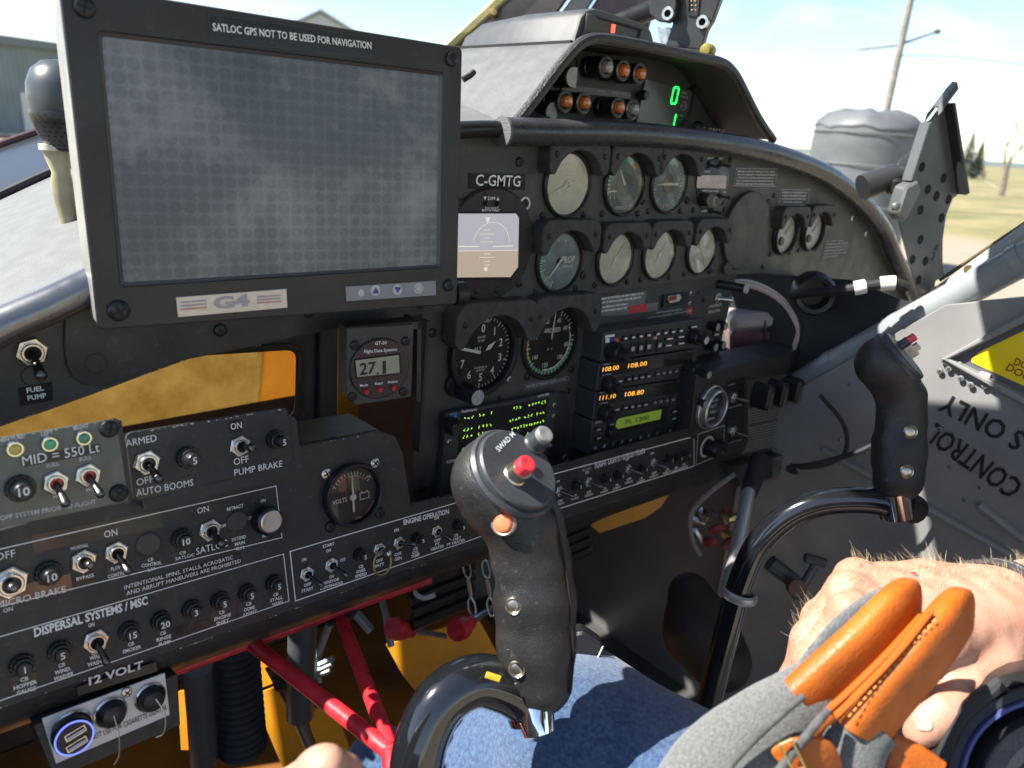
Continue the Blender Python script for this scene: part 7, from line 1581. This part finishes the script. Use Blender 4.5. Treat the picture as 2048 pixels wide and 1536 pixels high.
# inseam stitch
me, M_, ns, f_ = camsdf('hand', [[(560,1640,.36,.020),(640,1548,.33,.0105),(652,1536,.325,.0098)], [(600,1660,.36,.018),(690,1560,.335,.0070),(697,1540,.333,.0062)], [(520,1800,.40,.026),(570,1640,.36,.022)]], SKIN, .0022, 640, 1560, .34, .006)
o = link('hand', me, P1); o.matrix_basis = Matrix.Translation(-P1.location) @ M_

P2 = bpy.data.objects.new('person', None); COL.objects.link(P2); P2.location = wpt(2040,1215,.52); tag(P2, 'hairy forearm and hand with dark wristband gripping the bag handles', 'person')
HN = [[(2500,1160,.66,.046),(2250,1190,.57,.039),(2070,1215,.51,.031),(2000,1222,.49,.029)],
      [(2000,1205,.50,.024),(1850,1178,.505,.019),(1712,1168,.500,.0145),(1640,1240,.505,.0115),(1610,1318,.515,.0105),(1650,1370,.53,.0095)],
      [(2000,1215,.49,.024),(1850,1200,.485,.020),(1698,1196,.475,.0150),(1622,1282,.478,.0118),(1594,1362,.490,.0108),(1640,1415,.51,.0095)],
      [(2000,1225,.48,.024),(1850,1235,.463,.020),(1705,1240,.452,.0150),(1628,1325,.452,.0118),(1600,1398,.465,.0108),(1650,1445,.485,.0095)],
      [(2000,1240,.47,.024),(1870,1270,.45,.020),(1745,1290,.435,.0150),(1668,1370,.432,.0118),(1640,1440,.445,.0108),(1690,1480,.465,.0095)],
      [(2005,1260,.475,.024),(1975,1325,.452,.0185),(1925,1378,.440,.0140),(1882,1418,.432,.0125),(1852,1448,.430,.0105),(1838,1462,.431,.0088)]]
def knk(P, v):
    for (x, y, d, r) in [(1712,1152,.494,.0120),(1696,1180,.468,.0125),(1702,1224,.445,.0125),(1742,1276,.428,.0120)]:
        c = np.array(VFrame(wpt(1900,1250,.48), CX_, CY_).mat(0,0).inverted() @ wpt(x, y, d)); v = smin(v, np.linalg.norm(P-c, axis=1)-r, .006)
    for a, b_ in [((1960,1180,.482),(1716,1148,.488)), ((1960,1192,.470),(1700,1176,.462)), ((1960,1205,.460),(1706,1218,.440))]:
        I_ = VFrame(wpt(1900,1250,.48), CX_, CY_).mat(0,0).inverted(); v = smin(v, rcone(P, np.array(I_ @ wpt(*a)), np.array(I_ @ wpt(*b_)), .0030, .0038), .006)
    return knk0(P, v)
def knk0(P, v): return v+.0005*np.sin(P[:,0]*420+P[:,1]*160)*np.clip(np.sin(P[:,1]*260), 0, 1)
me, M_, ns, f_ = camsdf('arm_and_hand', HN, SKIN, .0024, 1900, 1250, .48, .0060, knk)
o = link('arm_and_hand', me, P2); o.matrix_basis = Matrix.Translation(-P2.location) @ M_
def onskin(x, y, off=0.0):
    """first point of the skin along the line of sight"""
    o_ = np.array(M_.inverted() @ CAM); d = np.array((M_.inverted() @ wpt(x, y, 1.0))) - o_; ts = np.linspace(.30, .62, 420); P = o_+ts[:,None]*d; v = f_(P); i = int(np.argmax(v < 0)); 
    if v[i] >= 0: return None
    p = P[i]; e = .002; g = np.array([(f_((p+dv)[None])[0]-f_((p-dv)[None])[0]) for dv in (np.array((e,0,0)), np.array((0,e,0)), np.array((0,0,e)))]); return Vector(p), Vector(g).normalized()
Ml = Matrix.Translation(-P2.location) @ M_
q = onskin(1830, 1150)
if q:
    b = MB(); b.lathe([(.0050,-.0003),(.0046,.0004),(.0028,.0006),(0,.0005)], 18, squash=.62); o = link('scab', b.mesh('scab', mat('raw_red_scab', (.42,.035,.045), .4, var=.4, vscale=500)), P2); o.matrix_basis = Ml @ Matrix.Translation(q[0]) @ q[1].to_track_quat('Z','Y').to_matrix().to_4x4()
q = onskin(1848, 1449)
if q:
    b = MB(); b.prism(rr(-.0033,.0033,-.0042,.0042,.0028,4), -.0008, .0002, .0002); o = link('fingernail', b.mesh('fingernail', mat('pink_nail', (.46,.27,.21), .35)), P2); o.matrix_basis = Ml @ Matrix.Translation(q[0]) @ q[1].to_track_quat('Z','Y').to_matrix().to_4x4() @ Matrix.Rotation(rad(40),4,'Z')
# wristband
w0, w1 = np.array(M_.inverted() @ wpt(2012,1217,.49)), np.array(M_.inverted() @ wpt(2092,1208,.518)); axd = Vector(w1-w0).normalized(); u = axd.cross(Vector((0,0,1))).normalized(); w = axd.cross(u); c = Vector(w0); ring = []
for k in range(36):
    a = 2*math.pi*k/36; d = np.array(u*math.cos(a)+w*math.sin(a)); ts = np.linspace(.06, .005, 160); P = w0+ts[:,None]*d; v = f_(P); i = int(np.argmax(v < 0)); ring.append(Vector(P[i])+Vector(d)*.0010)
for off, m_ in ((-.0045, mat('black_cord', (.03,.03,.032), .8, bump=.8, bscale=900)), (0, mat('grey_braid', (.11,.115,.12), .8, var=.5, vscale=600, bump=.8, bscale=900)), (.0045, mat('black_cord'))):
    b = MB(); b.tube([p+axd*off for p in ring], .0028, 8, closed=True); o = link('wristband', b.mesh('wristband', m_), P2); o.matrix_basis = Ml
# arm hair
hb = MB(); rn = random.Random(8); cnt = 0
for _ in range(520):
    x, y = rn.uniform(1700, 2060), rn.triangular(1100, 1190, 1112); 
    if rn.random() < .18: x, y = rn.uniform(1590,1660), rn.uniform(1200,1330)
    q = onskin(x, y)
    if not q: continue
    p, n_ = q; tdir = Vector((rn.uniform(-.9,.1), rn.uniform(.2,.9), rn.uniform(-.2,.2))); ln = rn.uniform(.005, .013); pts = []
    for k in range(4): t = k/3; pts.append(p+n_*ln*(.38*t-.15*t*t)+tdir*ln*(.15*t+.75*t*t))
    hb.tube(pts, [.00013,.00012,.00010,.00005], 3); cnt += 1
o = link('arm_hair', hb.mesh('arm_hair', mat('pale_hair', (.50,.40,.26), .5), 0), P2); o.matrix_basis = Ml; o['kind'] = 'stuff'

# ================================================================== BAG HANDLES
BG = bpy.data.objects.new('bag', None); COL.objects.link(BG); bo_ = wpt(1650,1450,.37); BG.location = bo_; tag(BG, 'grey felt bag with two orange leather handle wraps held in the hand', 'bag')
LEA = mat('orange_leather', (.43,.098,.006), .48, var=.20, vscale=45, bump=.45, bscale=500, rvar=.1)
FELT = mat('grey_felt', (.085,.088,.084), .95, col2=(.16,.163,.155), vscale=700, bump=1.0, bscale=1100, sheen=.3)
def bt(name, pts, r, m, flat=.5, n=20, sp=5, upv=None, par=None, sq=1.0):
    P = spline([wpt(*p)-bo_ for p in pts], sp); 
    if isinstance(r, (list,tuple)):
        R2_ = [r[min(len(r)-1, int(i/sp))]+(r[min(len(r)-1, int(i/sp)+1)]-r[min(len(r)-1, int(i/sp))])*((i % sp)/sp) for i in range(len(P))]
    else: R2_ = r
    b = MB(); b.tube(P, R2_, n, flat=flat, upv=upv or CZ_, sq=sq); return link(name, b.mesh(name, m, 60), par or BG)
w1_ = bt('leather_wrap', [(1822,1205,.385),(1795,1222,.375),(1730,1290,.37),(1665,1350,.37),(1612,1400,.372)], [.0125,.0150,.0160,.0163,.0166], LEA, .44, n=28, sq=.62)
w2_ = bt('leather_wrap', [(1925,1225,.385),(1900,1245,.372),(1840,1320,.366),(1770,1400,.366),(1722,1462,.368)], [.0130,.0158,.0168,.0172,.0174], LEA, .44, n=28, sq=.62)
for par, pts in ((w1_, [(1843,1232,.362),(1770,1312,.357),(1690,1390,.358),(1650,1425,.360)]), (w2_, [(1862,1222,.360),(1800,1300,.355),(1720,1385,.355),(1672,1432,.357)])):
    P = spline([wpt(*p)-bo_ for p in pts], 6); b = MB(); b.tube(P, .0016, 6); o = link('seam', b.mesh('seam', mat('dark_orange_leather', (.42,.09,.008), .45)), par)
STI = mat('orange_thread', (.70,.28,.06), .7)
for par, A_, B2 in ((w2_, (1872,1236,.357), (1694,1436,.353)),):
    a, c = wpt(*A_)-bo_, wpt(*B2)-bo_
    for k in range(18):
        p = a.lerp(c, (k+.15)/18); q_ = a.lerp(c, (k+.75)/18); b = MB(); b.tube([p, p.lerp(q_,.5)+CZ_*.0003, q_], .00035, 5); link('stitch', b.mesh('stitch', STI), par)
bt('strap', [(1640,1372,.374),(1590,1412,.374),(1530,1470,.37),(1450,1560,.365),(1380,1700,.36)], [.0150,.0185,.0240,.030,.034], FELT, .62)
bt('strap', [(1742,1440,.370),(1712,1476,.370),(1690,1530,.37),(1680,1640,.37)], [.0160,.0172,.019,.021], FELT, .6)
bt('strap', [(1600,1372,.40),(1640,1310,.405),(1700,1245,.402),(1770,1200,.398),(1820,1200,.396)], .0075, mat('grey_webbing', (.09,.095,.10), .8, col2=(.17,.175,.18), vscale=90, stretch=(9,9,1), bump=.6, bscale=600), .35)
bt('piping', [(1655,1420,.352),(1618,1466,.346),(1560,1540,.340),(1500,1640,.336)], .0022, mat('dark_felt', (.07,.07,.07), .9, var=.3, vscale=200), 1.0, n=8)
bt('piping', [(1606,1392,.354),(1545,1445,.350),(1470,1520,.345),(1400,1620,.34)], .0018, mat('dark_felt'), 1.0, n=8)
bt('leather_loop', [(1662,1432,.362),(1640,1448,.358),(1628,1468,.358),(1640,1490,.362)], .0034, LEA, .8)
bt('leather_tab', [(1560,1524,.352),(1600,1506,.349),(1640,1510,.35),(1655,1545,.354)], .0080, LEA, .22, sq=.6)
bt('leather_tab', [(1780,1500,.372),(1820,1516,.37),(1870,1550,.37)], .0085, LEA, .3, sq=.6)
b = MB(); c = wpt(1583,1510,.341)-bo_; b.frame([(-.0035,-.008),(.0035,-.008),(.0035,.008),(-.0035,.008)], [(-.0022,-.0067),(.0022,-.0067),(.0022,.0067),(-.0022,.0067)], 0, .002, ch=.0004)
o = link('buckle', b.mesh('buckle', mat('gold_metal', (.72,.56,.28), .25, 1.0)), BG); o.matrix_basis = Matrix.Translation(c) @ Matrix((CX_,CY_,CZ_)).transposed().to_4x4() @ Matrix.Rotation(rad(25),4,'Z')

# ================================================================== HEADSET AND SEAT AT THE LOWER RIGHT
HSO = bpy.data.objects.new('headset', None); COL.objects.link(HSO); ho = wpt(2150,1620,.40); HSO.location = ho; tag(HSO, 'black headset ear cup with grey felt pad at the lower right corner', 'headset')
Mh = Vector(CZ_*.85+CY_*.35-CX_*.35).normalized().to_track_quat('Z','Y').to_matrix().to_4x4()
def hl(name, prof, m, sq=1.0): b = MB(); b.lathe(prof, 56, squash=sq); o = link(name, b.mesh(name, m), HSO); o.matrix_basis = Mh; return o
kk = .40/FPX
hl('outer_shell', [(285*kk,-.02),(282*kk,.0),(262*kk,.010),(240*kk,.012)], mat('gloss_black_plastic', (.012,.012,.013), .18, coat=.4)); hl('ribbed_ring', [(240*kk,.010),(228*kk,.014),(212*kk,.014),(206*kk,.006)], BEZEL)
hl('blue_ring', [(212*kk,.012),(206*kk,.0165),(200*kk,.0165),(196*kk,.010)], mat('blue_grey_ring', (.06,.07,.20), .25)); hl('inner_shell', [(197*kk,.004),(180*kk,.008),(168*kk,.010),(166*kk,.004)], mat('gloss_black_plastic'))
hl('cushion', [(166*kk,.002),(164*kk,.014),(140*kk,.020),(118*kk,.014),(116*kk,.004)], mat('grey_felt')); hl('felt_centre', [(117*kk,.006),(0,.008)], mat('dark_felt', (.07,.07,.07), .9, var=.3, vscale=200))
b = MB(); P = [wpt(x, y, d)-ho for x, y, d in [(1895,1452,.45),(1940,1405,.45),(1985,1380,.45),(2050,1362,.45)]]; b.tube(spline(P, 5), .0125, 12, flat=.8); link('headband', b.mesh('headband', mat('dark_felt')), HSO)
b = MB(); P = [wpt(x, y, d)-ho for x, y, d in [(1870,1590,.42),(1890,1500,.42),(1925,1430,.42),(2000,1365,.42)]]; b.tube(spline(P, 5), .0045, 10); link('cable', b.mesh('cable', RUBBER), HSO)
SEATM = mat('mauve_mesh_fabric', (.22,.13,.135), .9, col2=(.30,.19,.19), vscale=500, bump=1.0, bscale=900, sheen=.3)
sc0 = wpt(1950,1480,.56); b = MB(); P = [wpt(x, y, d)-sc0 for x, y, d in [(1760,1600,.50),(1835,1430,.58),(1960,1350,.64),(2200,1290,.64),(2300,1700,.44)]]; b.add(P+[p-CZ_*.05 for p in P], [(0,1,2,3,4)[::-1], (5,6,7,8,9)]+[(i, (i+1) % 5, 5+(i+1) % 5, 5+i) for i in range(5)]); o = link('seat_cushion', b.mesh('seat_cushion', SEATM, 0), None, sc0); tag(o, 'mauve mesh seat cushion under the hand at lower right', 'cushion')
pc = wpt(1185,1310,.56); b = MB(); fr = VFrame(pc, CX_, CY_); th = Thing(fr, 1185, 1310, 'leather_pouch', 'small black leather pouch with stitched edge behind the near grip', 'pouch')
b = MB(); b.prism(rpoly(th.L([(1120,1280),(1165,1262),(1207,1290),(1196,1318),(1150,1356),(1120,1360)]), .003), -.02, 0, .002); th.part('pouch', b, mat('black_leather', (.014,.014,.017), .4, bump=.6, bscale=900))
b = MB(); b.tube([(*th.l(1206,1292), .0005), (*th.l(1192,1322), .0005), (*th.l(1152,1352), .0005)], .0008, 5); th.part('edge_stitch', b, mat('pale_thread', (.45,.42,.36), .7))
